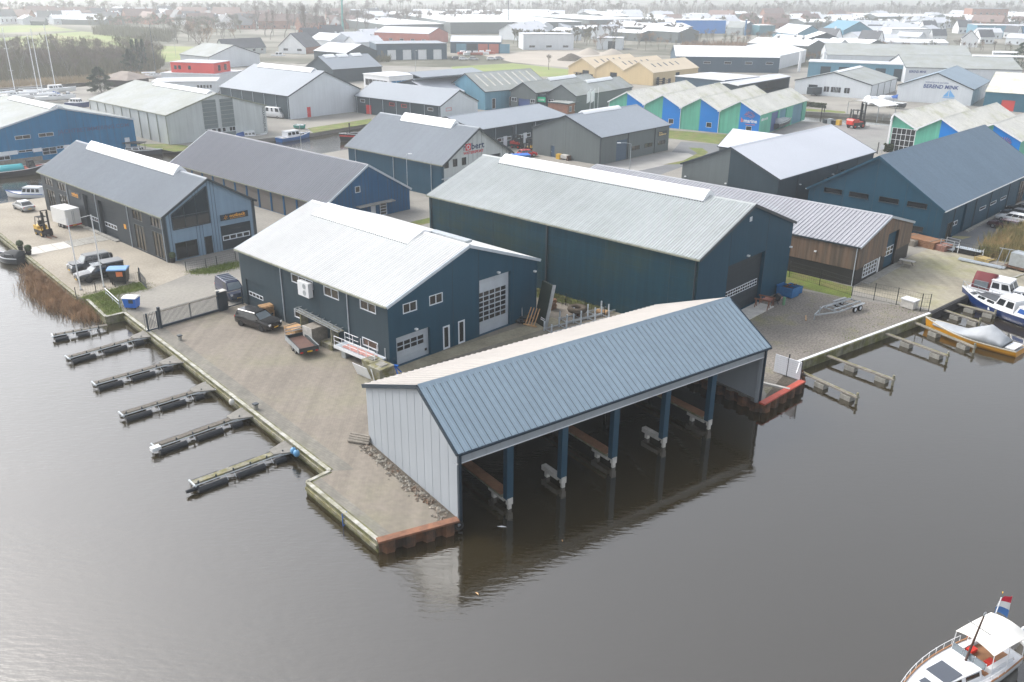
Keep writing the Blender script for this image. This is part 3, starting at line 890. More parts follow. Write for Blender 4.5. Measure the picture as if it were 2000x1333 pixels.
# ------------------------------------------------------------------ boathouse over the water
def boathouse():
    h = Hall('boathouse', 'open fronted boathouse on blue columns standing in the water, steel blue roof and grey gable', BX, BY, BAZ, BL_, BW_, 4.72, 7.76, rf=0.64, e1=5.08)
    for f in 'FB': h.wall(f, LTG, frange(0, BW_, 12)[1:-1], z0=-0.05, jm=JOINTL, gap=0.02)
    h.wall('L', LTG, frange(0, BL_, 20)[1:-1], z0=0.02)
    h.roof(RBLUE, sheet=0.52, ribs=1, oh=0.3, ohg=0.12, verge=TRIMB, gut=TRIMB, rib=(0.05, 0.05), lmat=RSHEEN, gp=0.05)
    n = 27
    for i in range(n):                                   # cladding of the front beam
        y0, y1 = BL_ * i / n + 0.01, BL_ * (i + 1) / n - 0.01
        MB().box(BW_ - 0.25, BW_ + 0.03, y0, y1, 4.08, 4.98).build('fascia_panel', LTG, h.t)
    MB().box(BW_ - 0.3, BW_ + 0.08, 0, BL_, 4.02, 4.08).build('fascia_drip_edge', WHITE, h.t)
    for y in (0.16, BL_ - 0.16):
        MB().box(BW_ - 0.3, BW_ + 0.02, y - 0.18, y + 0.18, -0.6, 4.02).build('end_post', LTG, h.t)
        MB().tube((BW_ + 0.13, y, -0.3), (BW_ + 0.13, y, 4.95), 0.1, 8).build('downpipe', TRIMB, h.t)
    ys = (4.16, 8.84, 13.64, 18.85, 23.94)
    for i, y in enumerate(ys):
        mb = MB()                                        # broad flange section column
        mb.box(BW_ - 0.42, BW_ - 0.37, y - 0.26, y + 0.26, -0.1, 4.08)
        mb.box(BW_ - 0.02, BW_ + 0.03, y - 0.26, y + 0.26, 0.02, 4.04)
        mb.box(BW_ - 0.37, BW_ - 0.02, y - 0.26, y + 0.16, -0.1, 4.08)
        mb.build('column', STEELB, h.t)
        MB().box(BW_ - 0.2, BW_ + 0.06, y - 0.2, y + 0.22, -0.5, 0.0).build('footing', CONCW, h.t)
        MB().box(BW_ - 0.15, BW_ + 0.04, y - 0.13, y + 0.13, -2.2, -0.5).build('pile', CONCW, h.t)
        MB().box(BW_ - 2.3, BW_ - 0.44, y - 0.2, y + 0.2, -0.42, -0.04).build('cross_beam', CONCW, h.t)
        MB().box(BW_ - 2.0, BW_ - 1.7, y - 0.14, y + 0.14, -2.2, -0.42).build('pile', CONCW, h.t)
        if i % 2 == 0:
            for sx in (-0.32, 0.32):
                MB().box(1.0, BW_ - 0.44, y + sx - 0.06, y + sx + 0.06, -0.04, 0.16).build('walkway_joist', WOODM, h.t)
            mb = MB()
            k = 62
            for j in range(k):
                x0 = 1.0 + (BW_ - 1.5) * j / k
                mb.box(x0, x0 + (BW_ - 1.5) / k - 0.012, y - 0.42, y + 0.42, 0.16, 0.2 + 0.004 * (j % 3))
            mb.build('walkway_boards', WOOD, h.t, kind='stuff')
    for y in [0.3] + list(ys) + [BL_ - 0.3]:             # portal rafters under the roof
        mb = MB()
        mb.bar((0.2, y, 4.5), (7.98, y, 7.5), 0.16, 0.28)
        mb.bar((7.98, y, 7.5), (BW_ - 0.3, y, 4.85), 0.16, 0.28)
        mb.bar((0.2, y, 0), (0.2, y, 4.6), 0.16, 0.28, up=Vector((1, 0, 0)))
        mb.build('portal_frame', STEELB, h.t)
    MB().bar((3.2, BL_ - 0.12, 4.05), (BW_ - 0.5, BL_ - 0.12, 4.05), 0.08, 0.14).build('wall_rail', TRIMB, h.t)
boathouse()
t = thing('fender_tyre', 'black tyre fender hanging at the near corner of the boathouse', 'tyre', BP(12.75, -0.1, -0.35), BAZ)
MB().torus((0, 0, 0), (1, -0.4, 0.1), 0.24, 0.1, 18, 8).build('tyre', RUBBER, t, True)

# ------------------------------------------------------------------ hall with the white roof
def hall_white():
    h = Hall('workshop_hall', 'slate blue workshop hall with white ribbed roof and two white overhead doors', -10.92, 70.49, -46.6, 24.99, 19.57, 6.15, 9.58)
    F = lambda a, z: (ks(a), 0.448 + 0.986 * z)
    def w(face, a0, a1, z0, z1, **k):
        (a0, z0), (a1, z1) = F(a0, z0), F(a1, z1)
        return h.window(face, a0, a1, z0, z1, **k)
    w('F', 1.74, 3.39, 4.5, 5.45, n=2)
    w('F', 4.9, 6.56, 4.47, 5.45, n=2)
    w('F', 6.5, 7.36, -0.42, 1.95, n=1, fw=0.14, name='glazed_door')
    w('F', 8.48, 9.36, -0.42, 1.95, n=1, fw=0.14)
    d1 = h.overhead('F', ks(0.82), ks(4.92), 0.02, 2.85, ALU, band=(1.28, 2.22, ks(1.1), ks(4.38)), cols=4, rows=2, sect=5)
    MB().box(ks(4.45), ks(4.7), 0.31, 0.34, 0.45, 0.7).build('door_sign', BLACK, d1)
    h.overhead('F', ks(11.39), ks(15.85), 0.02, 5.8, ALU, band=(1.28, 4.4, ks(11.45), ks(15.5)), cols=5, rows=6, sect=9)
    w('L', 11.5, 15.24, 4.45, 5.34, n=3, gl=GLASSW)
    w('L', 7.3, 9.68, 4.4, 5.38, n=2, gl=GLASSW)
    w('L', 1.68, 4.0, 4.5, 5.42, n=2, gl=GLASSW)
    w('L', 12.94, 15.28, 0.68, 1.58, n=2, gl=GLASSW)
    w('L', 1.65, 3.97, 0.9, 1.7, n=1, gl=GLASSW)
    h.overhead('L', ks(21.2), ks(24.45), 0.02, 3.0, NAVYG, dep=0.15, band=(1.25, 1.65), cols=4, fr=FRAMEW, sect=5)
    h.wall('F', NAVY, [ks(7.87), ks(11.33), ks(16.2)])
    h.wall('L', NAVYG, [ks(5.9), ks(10.6), ks(17.1)])
    h.wall('R', NAVY, frange(0, h.L, 5))
    h.wall('B', NAVY)
    h.roof(RWHITE, sheet=1.0, ribs=3, only='L', verge=ALU, rib=(0.06, 0.07))
    for a in (ks(5.9), ks(17.12)): h.pipe('L', a)
    h.pipe('F', h.W - 0.2, NAVY)
    for a, z in ((3.11, 2.72), (13.95, 5.72), (19.33, 4.62)): h.lamp('F', ks(a), 0.448 + 0.986 * z)
    h.skylight(6.2, 22.2, hw=2.2, hgt=0.18, segs=9, lift=0.1, arch=0.1)
    MB().box(h.W / 2 + 0.9, h.W / 2 + 1.7, 1.2, 6.4, h.r - 0.25, h.r + 0.02).build('roof_walkway', GALV, h.t)
    ac = thing('heat_pump_unit', 'white twin fan outdoor unit mounted on the wall under the white roof', 'air conditioner')
    ac.matrix_world = h.t.matrix_basis @ Matrix.Translation((-0.3, ks(12.4), 4.1))
    MB().box(-0.28, 0.22, -0.9, 0.9, 0, 1.45).build('casing', WHITE, ac)
    for y in (-0.2,):
        for z in (0.4, 1.05): MB().tube((-0.3, y, z), (-0.27, y, z), 0.26, 16).build('fan_grille', GALV, ac)
    for y in (-0.75, 0.75): MB().box(-0.25, 0.3, y - 0.03, y + 0.03, -0.06, 0.0).build('bracket', GALV, ac)
    return h
H1 = hall_white()

# ------------------------------------------------------------------ big hall
def hall_big():
    h = Hall('storage_hall', 'tall dark blue storage hall with pale grey ribbed roof and long white ridge skylight', 17.98, 79.51, -47.21, 38.81, 19.71, 7.92, 11.52)
    h.overhead('F', 5.88, 13.66, 0.02, 5.86, ANTH, dep=0.4, band=(2.06, 2.74, 6.0, 13.2), cols=14, rows=2, fr=FRAMEW, sect=8)
    h.window('F', 9.26, 9.76, 9.85, 10.35, n=1, gl=WHITE, fw=0.03)
    h.wall('F', NAVY, [5.85, 13.68])
    h.wall('L', TEAL, [3.2, 11.23, 19.36, 27.63, 35.2])
    for z in (1.1, 2.2, 3.3, 4.4, 5.5, 6.6): h.strip('L', 0.05, 38.7, z - 0.012, z + 0.012, 0.002, 0.016, NAVY, 'panel_seam')
    h.wall('R', NAVY)
    h.wall('B', NAVY)
    h.roof(RGREY, sheet=1.0, ribs=3, only='L', verge=TRIM, rib=(0.07, 0.07))
    MB().box(-0.16, -0.02, 19.2, 19.42, 0, 7.8).build('downpipe', TRIM, h.t)
    h.pipe('L', 0.3, TRIM, 0.09)
    h.pipe('L', 38.4, TRIM, 0.07)
    h.skylight(5.2, 35.0, hw=1.25, hgt=0.45, segs=4)
    h.lamp('F', 9.6, 6.2)
    h.lamp('F', 19.5, 5.1)
    MB().box(6.4, 13.2, -2.0, 0.0, 0.0, 0.12).build('door_ramp', CONCW, h.t)
hall_big()

# ------------------------------------------------------------------ outback hall
def hall_out():
    h = Hall('showroom_hall', 'dark slatted showroom hall with pale blue boarded gable and outback sign', -42.6, 102.02, -47.03, 38.79, 12.51, 5.87, 9.54)
    for a0, a1 in ((34.3, 37.35), (29.5, 32.65), (5.6, 8.43), (0.62, 3.38)):
        h.window('L', a0, a1, 4.05, 5.38, n=3, fr=TRIM, gl=GLASSW, fw=0.09)
        h.window('L', a0, a1, 0.15, 3.52, n=3, fr=TRIM, gl=GLASSW, fw=0.09)
    h.overhead('L', 19.6, 23.8, 0.02, 4.85, ANTH, dep=0.45, band=(1.2, 1.75), cols=5, fr=FRAMEW, sect=7)
    h.overhead('L', 13.9, 18.9, 0.02, 4.8, ANTH, dep=0.45, band=(1.2, 1.75), cols=5, fr=FRAMEW, sect=7)
    h.window('F', 1.1, 4.05, 0.1, 2.25, n=2, fr=TRIM, gl=GLASS)
    h.window('F', 5.05, 6.08, 0.02, 2.3, n=1, fr=TRIM, gl=GLASS, name='entrance_door')
    h.overhead('F', 7.4, 11.72, 0.02, 3.22, ANTH, dep=0.12, band=(1.26, 1.85), cols=4, fr=FRAMEW, sect=5)
    h.wall('L', ANTH, [9.7, 19.45, 29.15], gap=0.0)
    # gable boards: one cladding board every 0.42 m, cut round the openings and the big sloping window
    h.wall('F', PALEB, frange(0, 12.51, 30)[1:-1], name='cladding_board', gap=0.05)
    bw = MB()
    pts = [(1.15, 3.95), (6.08, 3.98), (6.08, 8.6), (1.15, 5.85)]
    bw.raw([(x, -0.03, z) for x, z in pts] + [(x, -0.06, z) for x, z in pts], [(3, 2, 1, 0), (4, 5, 6, 7), (0, 1, 5, 4), (1, 2, 6, 5), (2, 3, 7, 6), (3, 0, 4, 7)])
    g = bw.build('gable_window', GLASS, h.t)
    mb = MB()
    for (x0, z0), (x1, z1) in zip(pts, pts[1:] + pts[:1]): mb.bar((x0, -0.07, z0), (x1, -0.07, z1), 0.12, 0.12, up=Vector((0, 1, 0)))
    mb.bar((2.8, -0.07, 3.97), (2.8, -0.07, 6.75), 0.06, 0.06, up=Vector((0, 1, 0)))
    mb.bar((4.4, -0.07, 3.97), (4.4, -0.07, 7.65), 0.06, 0.06, up=Vector((0, 1, 0)))
    mb.bar((1.15, -0.07, 5.5), (6.08, -0.07, 5.5), 0.06, 0.06, up=Vector((0, 1, 0)))
    mb.build('frame', TRIM, g)
    h.wall('R', ANTH)
    h.wall('B', PALEB)
    h.roof(RSLATE, sheet=1.0, ribs=3, only='L', verge=TRIM, rib=(0.085, 0.075), ohg=0.35)
    h.corner(TRIM, ('F0', 'F1'), 0.35)
    for a in (0.3, 9.73, 19.47, 29.17): h.pipe('L', a)
    h.skylight(6.5, 33.5, hw=1.0, hgt=0.4, segs=0)
    sg = h.strip('F', 7.5, 11.43, 3.9, 4.68, 0.07, 0.14, TRIMB, 'sign_board')
    ORG = pm('sign_orange', (0.8, 0.36, 0.03), 0.5, 0, 0.03)
    h.text('F', 8.75, 4.2, 'outback', 0.42, ORG, d=0.16, parent=sg, width=2.3, bold=0.012)
    strokes(h, 'F', 8.8, 4.0, 2.2, 0.1, ORG, sg, 18, 0.15)
    mb = MB()
    for k in range(6):
        a = k * pi / 3
        mb.bar((8.2 + 0.08 * cos(a), -0.16, 4.28 + 0.08 * sin(a)), (8.2 + 0.3 * cos(a + 0.5), -0.16, 4.28 + 0.3 * sin(a + 0.5)), 0.03, 0.12, up=Vector((0, 1, 0)))
    mb.build('emblem', ORG, sg)
    sg = h.strip('L', 24.7, 28.4, 3.9, 4.7, 0.03, 0.1, TRIMB, 'sign_board')
    h.text('L', 27.4, 4.2, 'outback', 0.42, ORG, d=0.12, parent=sg, width=2.3, bold=0.012)
    strokes(h, 'L', 25.2, 4.0, 2.2, 0.1, ORG, sg, 18, 0.11)
    h.strip('L', 10.9, 11.5, 2.2, 2.8, 0.0, 0.05, ORG, 'wall_plate')
    for a0, a1 in ((13.6, 19.3), (19.4, 24.0)):
        h.strip('L', a0, a1, 0.0, 0.18, 0.05, 0.6, CONC, 'door_sill')
hall_out()

# ------------------------------------------------------------------ garage row, blue gable
def hall_garage():
    h = Hall('garage_row', 'long garage row with grey ribbed roof, blue posts and blue boarded gable', -26.5, 119.18, -47.37, 44.55, 15.6, 3.31, 7.88)
    GDOOR = pm('taupe_roller_door', (0.16, 0.145, 0.13), 0.6, 0, 0.06, 0.5)
    n = 13
    for i in range(n):
        a0 = 0.35 + i * 3.4
        h.overhead('L', a0 + 0.2, a0 + 3.2, 0.02, 2.9, GDOOR, dep=0.1, sect=8, name='garage_door')
    h.window('F', 5.35, 6.27, 4.15, 5.07, n=1, gl=GLASS)
    h.door('F', 8.03, 9.0, 0.02, 1.95, WHITE)
    h.window('F', 9.72, 11.0, 0.05, 1.95, n=1, rows=4, gl=GLASSW)
    h.wall('L', BLUED)
    h.wall('F', BLUED, frange(0, h.W, 26)[1:-1], name='cladding_board', gap=0.04)
    h.wall('R', BLUED)
    h.wall('B', BLUED)
    h.roof(RGAR, sheet=1.0, ribs=2, only='L', verge=ALU, rib=(0.12, 0.1))
    h.strip('F', 5.3, 12.0, 2.05, 2.2, 0.0, 1.0, CONC, 'canopy')
hall_garage()

# ------------------------------------------------------------------ robert hall
def hall_robert():
    h = Hall('boat_dealer_hall', 'dark hall with white boarded gable reading robert watersport', -11.6, 138.36, -47.49, 24.33, 16.35, 5.46, 10.38)
    for a in (0.6, 2.56, 4.58): h.window('F', a, a + 1.0, 4.7, 5.95, n=1, fr=TRIM, gl=GLASS, fw=0.05)
    h.overhead('F', 9.3, 13.85, 0.02, 5.58, ANTH, dep=0.3, sect=7)
    h.window('F', 0.6, 6.0, 0.1, 2.5, n=4, fr=FRAMEW, gl=GLASS)
    h.wall('F', CREAMW, frange(0, h.W, 16)[1:-1], gap=0.03)
    h.wall('L', NAVY, [2.4, 11.9, 22.3])
    h.wall('R', NAVY)
    h.wall('B', NAVY)
    h.roof(RSLATE, sheet=1.0, ribs=3, only='L', verge=TRIM, ohg=0.6, rib=(0.085, 0.075))
    h.skylight(5.0, 18.0, hw=1.2, hgt=0.4)
    h.corner(NAVY, ('F1', 'F0'), 0.5)
    for a in (2.4, 11.9, 22.2): h.pipe('L', a)
    DB = pm('letter_navy', (0.01, 0.03, 0.1), 0.5, 0, 0.02)
    h.text('F', 4.95, 7.05, 'r', 1.05, DB, bold=0.02, width=0.42)
    h.text('F', 6.75, 7.05, 'bert', 1.05, DB, bold=0.02, width=3.0)
    sq = h.strip('F', 5.45, 6.65, 6.95, 8.05, 0.02, 0.05, pm('logo_red', (0.55, 0.02, 0.03), 0.5), 'logo_square')
    MB().torus((6.05, -0.06, 7.5), (0, 1, 0), 0.34, 0.07, 20, 6).build('logo_ring', WHITE, sq)
    h.text('F', 4.95, 6.35, 'WATERSPORT', 0.45, MATS['logo_red'], bold=0.01, width=4.7)
    h.strip('F', 0.0, 16.3, 3.0, 3.15, 0.0, 0.12, ALU, 'band')
hall_robert()

# ------------------------------------------------------------------ timber hall
def hall_wood():
    h = Hall('timber_hall', 'long low hall with weathered cedar upper boards over a black tarred base', 39.71, 95.29, -46.73, 44.61, 16.44, 4.67, 6.83)
    h.window('F', 2.3, 6.4, 0.4, 2.02, n=5, rows=3, fr=FRAMEW, gl=GLASSW, fw=0.1)
    h.door('F', 6.7, 7.5, 0.02, 2.1, WHITE)
    h.overhead('F', 8.6, 12.0, 0.02, 4.58, NAVY, dep=0.3, band=(1.5, 2.58), cols=3, rows=2, fr=FRAMEW, sect=6)
    h.wall('F', BLACKT, z1=1.95, name='base_wall')
    h.wall('L', BLACKT, z1=1.95, name='base_wall')
    h.wall('R', BLACKT)
    h.wall('B', BLACKT)
    for f, n in (('F', h.W), ('L', h.L)):
        mb = MB()
        y = 0.0
        while y < n - 0.02:
            w = random.uniform(0.13, 0.17)
            b = min(n, y + w - 0.012)
            z0 = 1.92
            m = (y + b) / 2
            if f == 'F' and 8.6 < m < 12.0: z0 = 4.58
            if f == 'F' and 2.2 < m < 7.55: z0 = max(z0, 2.12)
            zt = h.top(f, m) - 0.02
            if zt > z0: h.fbox(mb, f, y, b, z0, zt, 0.02, 0.07 + random.uniform(0, 0.02))
            y += w
        mb.build('cladding_planks', CEDAR, h.t, kind='stuff')
    h.roof(RMAUVE, sheet=1.0, ribs=2, only='L', verge=ALU, oh=0.12, rib=(0.06, 0.08), gut=TRIM)
    h.pipe('L', 0.15, ALU)
    h.lamp('L', 5.0, 3.2)
    MB().box(1.8, 12.6, -1.1, -0.08, 0, 0.12).build('apron', CONC, h.t)
hall_wood()

# ------------------------------------------------------------------ dark hall at the right
def hall_dark():
    k = 0.986
    h = Hall('office_hall', 'blue grey hall at the right edge with four letterbox windows high in its gable', 44.64 * k, 128.85 * k, 44.46, 36.88 * k + 6, 19.61 * k, 0.448 + 4.32 * k, 0.448 + 10.28 * k)
    Z = lambda z: 0.448 + k * z
    for a0, a1 in ((2.35, 5.15), (6.2, 9.1), (10.6, 13.45), (14.6, 17.35)): h.window('F', a0 * k, a1 * k, Z(4.03), Z(4.78), n=1, fr=TRIM, gl=GLASS, fw=0.05, sill=True)
    h.window('F', 15.9 * k, 17.4 * k, Z(0.78), Z(1.52), n=1, fr=TRIM, gl=GLASS, fw=0.05, sill=True)
    h.window('R', 2.6, 4.5, 0.02, Z(1.98), n=2, fr=TRIM, gl=GLASSW, name='entrance_door')
    h.overhead('R', 4.9, 9.3, 0.02, Z(3.8), NAVY, dep=0.3, band=(1.4, 2.0, 5.2, 7.4), cols=2, fr=FRAMEW, sect=5)
    for a in (15.4, 20.1, 24.8): h.window('R', a, a + 2.7, Z(1.55), Z(2.05), n=1, fr=FRAMEW, gl=GLASS, fw=0.05)
    h.window('R', 33.5, 36.5, 0.02, 3.6, n=2, rows=2, fr=CEDAR, gl=GLASS)
    h.wall('F', NAVY, frange(0, h.W, 22)[1:-1], name='cladding_board', gap=0.03)
    h.wall('R', NAVY, frange(0, h.L, 36)[1:-1], name='cladding_board', gap=0.03)
    h.wall('L', NAVY)
    h.wall('B', NAVY)
    h.roof(RBLUED, sheet=1.0, ribs=3, only='R', verge=NAVY, ohg=0.35, rib=(0.06, 0.03), gut=WHITE)
    for a in (4.4, 13.0, 19.5, 28.0, 33.4): h.pipe('R', a, TRIM)
    h.strip('R', 9.5, 36.0, 0.0, 0.25, 0.3, 0.8, CONC, 'kerb_wall')
hall_dark()

# ------------------------------------------------------------------ pale roofed hall behind it
def hall_pale():
    h = Hall('grey_hall', 'grey hall with smooth pale roof behind the timber hall', 27.14, 138.51, 44.14, 33.61, 16.9, 5.99, 9.53)
    h.window('R', 15.0, 17.2, 0.6, 4.0, n=2, fr=TRIM, gl=GLASS)
    h.window('R', 21.0, 22.5, 0.6, 4.5, n=1, fr=TRIM, gl=GLASSW)
    h.wall('F', GREYW, [h.W / 2])
    h.strip('F', h.W / 2 + 0.02, h.W, 0, 5.9, 0.0, 0.012, NAVYG, 'lower_cladding')
    mb = MB()
    xr = h.W / 2
    mb.face([(xr + 0.02, -0.014, 5.9), (h.W, -0.014, 5.9), (h.W, -0.014, 5.97), (xr + 0.02, -0.014, 9.45)])
    mb.build('upper_cladding', NAVYG, h.t)
    h.wall('R', NAVYG, [6.0, 12.5, 19.5, 27.0])
    h.wall('L', GREYW)
    h.wall('B', GREYW)
    h.roof(RPALE, sheet=0, verge=TRIM, gut=TRIM)
    for a in (6.0, 19.5, 27.0): h.pipe('R', a, TRIM)
    for a in (0.8, 8.2): h.lamp('F', a, 4.0)
    h.lamp('R', 6.8, 4.2)
    h.lamp('R', 18.0, 4.2)
    h2 = Hall('x', None, 45.87, 146.67, -46.8, 12.56, 8.96, 6.0, 8.36)
    for f in 'LRB': h2.wall(f, GREYW, name='wing_wall')
    h2.roof(RPALE, sheet=0, verge=TRIM, gut=TRIM)
    rel = h.t.matrix_basis.inverted() @ h2.t.matrix_basis
    for ch in list(h2.t.children):
        ch.parent = h.t
        ch.matrix_basis = rel @ ch.matrix_basis
    bpy.data.objects.remove(h2.t)
hall_pale()

def hall_grey():
    h = Hall('grey_unit', 'mid grey trade unit with blue overhead door and small yellow sign', 3.85, 179.52, 42.65, 23.76, 17.54, 5.32, 8.53)
    BD = pm('blue_grey_door', (0.05, 0.09, 0.14), 0.5, 0, 0.05)
    h.door('F', 4.98, 6.03, 0.02, 2.28, BD)
    h.overhead('R', 5.2, 8.8, 0.02, 4.05, BD, dep=0.12, sect=7)
    for a in (10.4, 14.95, 19.75): h.window('R', a, a + 2.8, 1.45, 2.35, n=2, fr=TRIM, gl=GLASSW, fw=0.06)
    h.wall('F', GREYW, [h.W / 2])
    h.wall('R', GREYW, [9.0, 18.45])
    h.wall('L', GREYW)
    h.wall('B', GREYW)
    h.roof(RSLATE, sheet=0, verge=TRIM, gut=TRIM)
    h.skylight(5.0, 17.5, hw=0.9, hgt=0.25, off=-0.2)
    h.corner(TRIM, ('F1',), 0.16)
    for a in (9.0, 18.45): h.pipe('R', a, TRIM, 0.08)
    sg = h.strip('R', 19.6, 22.9, 3.3, 4.3, 0.02, 0.08, TRIM, 'sign_board')
    GOLD = pm('sign_gold', (0.75, 0.55, 0.25), 0.5)
    strokes(h, 'R', 19.85, 3.42, 2.8, 0.34, GOLD, sg, 9, 0.09)
    strokes(h, 'R', 19.85, 3.86, 1.3, 0.3, GOLD, sg, 4, 0.09)
hall_grey()
# ------------------------------------------------------------------ middle distance halls
def merge(h2, h1):
    rel = h1.t.matrix_basis.inverted() @ h2.t.matrix_basis
    for ch in list(h2.t.children):
        ch.parent = h1.t
        ch.matrix_basis = rel @ ch.matrix_basis
    bpy.data.objects.remove(h2.t)
def simple(h, wall, roof, fmat=None, breaks=None, sheet=0, verge=TRIM, gut=TRIM, sky=None, oh=0.2, only=None, rib=(0.08, 0.04), ribs=2, ohg=0.2):
    h.wall('F', fmat or wall, (breaks or {}).get('F', ()))
    for f in 'LRB': h.wall(f, wall, (breaks or {}).get(f, ()))
    h.roof(roof, sheet=sheet, ribs=ribs, verge=verge, gut=gut, oh=oh, only=only, rib=rib, ohg=ohg)
    if sky: h.skylight(*sky)
    return h
def dims(a, b):
    a, b = G(*a), G(*b)
    return a, b, (b - a).length
def gab(name, label, a, b, depth, e, r, **k):
    """gable front standing on the surveyed base line a-b"""
    A, B, n = dims(a, b)
    return Hall(name, label, A.x, A.y, math.degrees(math.atan2(-(B.y - A.y), B.x - A.x)), depth, n, e, r, **k)
def wide(name, label, a, b, depth, e, r, **k):
    """eaves side (face R) standing on the surveyed base line a-b"""
    A, B, n = dims(a, b)
    az = math.atan2(B.x - A.x, B.y - A.y)
    o = A - Vector((cos(az), -sin(az), 0)) * depth
    return Hall(name, label, o.x, o.y, math.degrees(az), n, depth, e, r, **k)

h = Hall('slate_unit', 'low slate roofed unit with glazed overhead doors behind the robert hall', -21.1, 192.43, 41.56, 30.26, 18.2, 4.52, 6.3)
for a in (6.0, 12.5, 19.0):
    h.overhead('R', a, a + 5.0, 0.02, 4.0, NAVYG, dep=0.3, band=(1.3, 2.1), cols=3, fr=FRAMEW, sect=5)
    h.pipe('R', a - 0.6)
    h.strip('R', a + 2.2, a + 3.4, 0.1, 2.3, -0.27, -0.24, FRAMEW, 'wicket_door')
simple(h, NAVYG, RSLATE, gut=TRIM)

h = Hall('yacht_joinery_hall', 'bright blue hall at the left edge lettered jachtbetimmering', -98.15, 160.35, -48.05, 26.94, 28.86, 5.93, 9.51)
for a0, a1, z0, z1 in ((5.7, 8.5, 4.36, 5.08), (9.95, 12.75, 4.36, 5.08), (5.8, 8.4, 1.9, 2.35), (12.85, 14.15, 1.8, 2.33)): h.window('F', a0, a1, z0, z1, n=2, fr=FRAMEW, gl=GLASS)
h.window('F', 10.1, 12.75, 0.95, 2.28, n=2, rows=2, fr=FRAMEW, gl=GLASS)
h.window('F', 2.2, 4.2, 0.9, 2.3, n=2, rows=2, fr=FRAMEW, gl=GLASS)
h.door('F', 26.42, 27.5, 0.42, 2.4, WHITE)
simple(h, BLUEW, RFIBRE, verge=ALU, gut=ALU, breaks={'F': frange(0, 28.86, 20)})
h.strip('F', -0.2, 5.7, 1.7, 2.45, 0.0, 0.03, WHITE, 'white_band')
h.strip('F', 8.45, 10.05, 1.7, 2.4, 0.0, 0.03, WHITE, 'white_band')
h.strip('F', 14.2, 15.3, 1.65, 2.35, 0.0, 0.03, WHITE, 'white_band')
h.strip('F', -0.2, 9.9, 0.0, 0.85, 0.0, 0.04, WOODG, 'timber_skirt')
h.text('F', 13.6, 4.55, 'JACHTBETIMMERING.COM', 0.8, pm('faded_letter_blue', (0.012, 0.065, 0.17), 0.5, 0, 0.1), d=0.03, width=14.2, bold=0.01)
h.skylight(0.5, 22.0, hw=1.3, hgt=0.3)

h = Hall('off_white_hall', 'off white clad hall with two grey louvred panels in its gable by the canal', -73.55, 186.1, -47.52, 38.39, 24.0, 6.19, 9.73)
for i, a in enumerate((8.5, 9.9, 11.3, 12.5, 14.2)): h.window('F', a, a + (0.8, 1.1, 0.9, 0.9, 1.6)[i], 1.35, 2.34, n=1 + (i == 4), fr=FRAMEW, gl=GLASS)
simple(h, CREAMW, RFIBRE, verge=GUTM, gut=GUTM, breaks={'L': frange(0, 38.39, 9)})
LOUV = pm('grey_louvre', (0.15, 0.18, 0.18), 0.5, 0, 0.08)
for a0, a1 in ((8.35, 11.6), (12.6, 15.75)):
    n = 7
    for j in range(n):
        z0 = 2.42 + j * 0.9
        z1 = min(z0 + 0.84, h.top('F', a0 if a0 < 12 else a1) - 0.15)
        if z1 > z0: h.strip('F', a0, a1, z0, z1, 0.0, 0.08, LOUV, 'louvre_panel')
    h.strip('F', a0, a1, 0.4, 1.3, 0.0, 0.06, LOUV, 'lower_panel')
h.text('F', 23.0, 6.0, 'TUCKATROLING.NL', 0.62, TRIM, d=0.03, vertical=True, width=5.7, bold=0.015)
h.skylight(2.0, 27.0, hw=1.2, hgt=0.3)
for a in frange(0.3, 38, 9): h.pipe('L', a, GUTM, 0.07)

h = Hall('white_gable_hall', 'large dark hall with plain white gable and a red door', -57.23, 224.88, -49.58, 31.42, 23.47, 5.84, 11.07)
h.door('F', 5.4, 6.6, 0.02, 2.6, pm('signal_red_door', (0.65, 0.03, 0.03), 0.5))
simple(h, NAVYG, RSLATE, fmat=WHITEP, verge=TRIM, breaks={'L': frange(0, 31.4, 6)})
for a in frange(0.4, 31, 6): h.pipe('L', a)
h.skylight(4, 28, hw=1.3, hgt=0.3)

h = Hall('white_gable_unit', 'dark unit with white gable and small red doors beside the canal end', -18.32, 219.6, -51.0, 31.5, 14.05, 4.4, 7.6)
RD = MATS['signal_red_door']
h.door('L', 25.5, 27.6, 0.02, 2.4, RD)
for a in (2.5, 12.0, 16.5, 27.8): h.window('L', a, a + 1.9, 2.9, 3.7, n=1, fr=RD if a in (12.0, 16.5) else FRAMEW, gl=GLASSW)
h.window('F', 2.0, 4.0, 2.9, 3.7, n=1, fr=RD, gl=WHITEP)
simple(h, NAVYG, RSLATE, fmat=WHITEP, breaks={'L': frange(0, 31.5, 6)}, verge=TRIM)
for a in frange(0.4, 31, 6): h.pipe('L', a)

# twin gabled brick works
ha = Hall('twin_gable_works', 'works with two grey gables over blue roller doors and a small green sign', -1.0, 249.5, 36.5, 34, 8.6, 5.0, 7.4)
hb = Hall('x', None, 9.2, 246.2, 36.5, 31, 9.3, 4.7, 7.2)
DOORB = pm('mid_blue_roller', (0.06, 0.1, 0.26), 0.5, 0, 0.06)
for h in (ha, hb):
    h.overhead('F', 2.6, 6.6, 0.02, 3.1, DOORB, dep=0.3, sect=6)
    h.window('F', 0.3, 2.2, 2.2, 3.2, n=2, fr=FRAMEW, gl=GLASS)
    h.window('F', 6.9, 8.4, 2.2, 3.2, n=2, fr=FRAMEW, gl=GLASS)
    simple(h, GREYW, RFIBRE, verge=TRIM, gut=TRIM)
    h.strip('F', 0, h.W, 0.0, 2.1, 0.0, 0.02, NAVYG, 'brick_base') if False else None
    h.skylight(12, 26, hw=0.9, hgt=0.2)
merge(hb, ha)
ha.strip('F', 8.6, 11.2, 0, 4.6, -1.2, -1.0, NAVYG, 'link_wall')
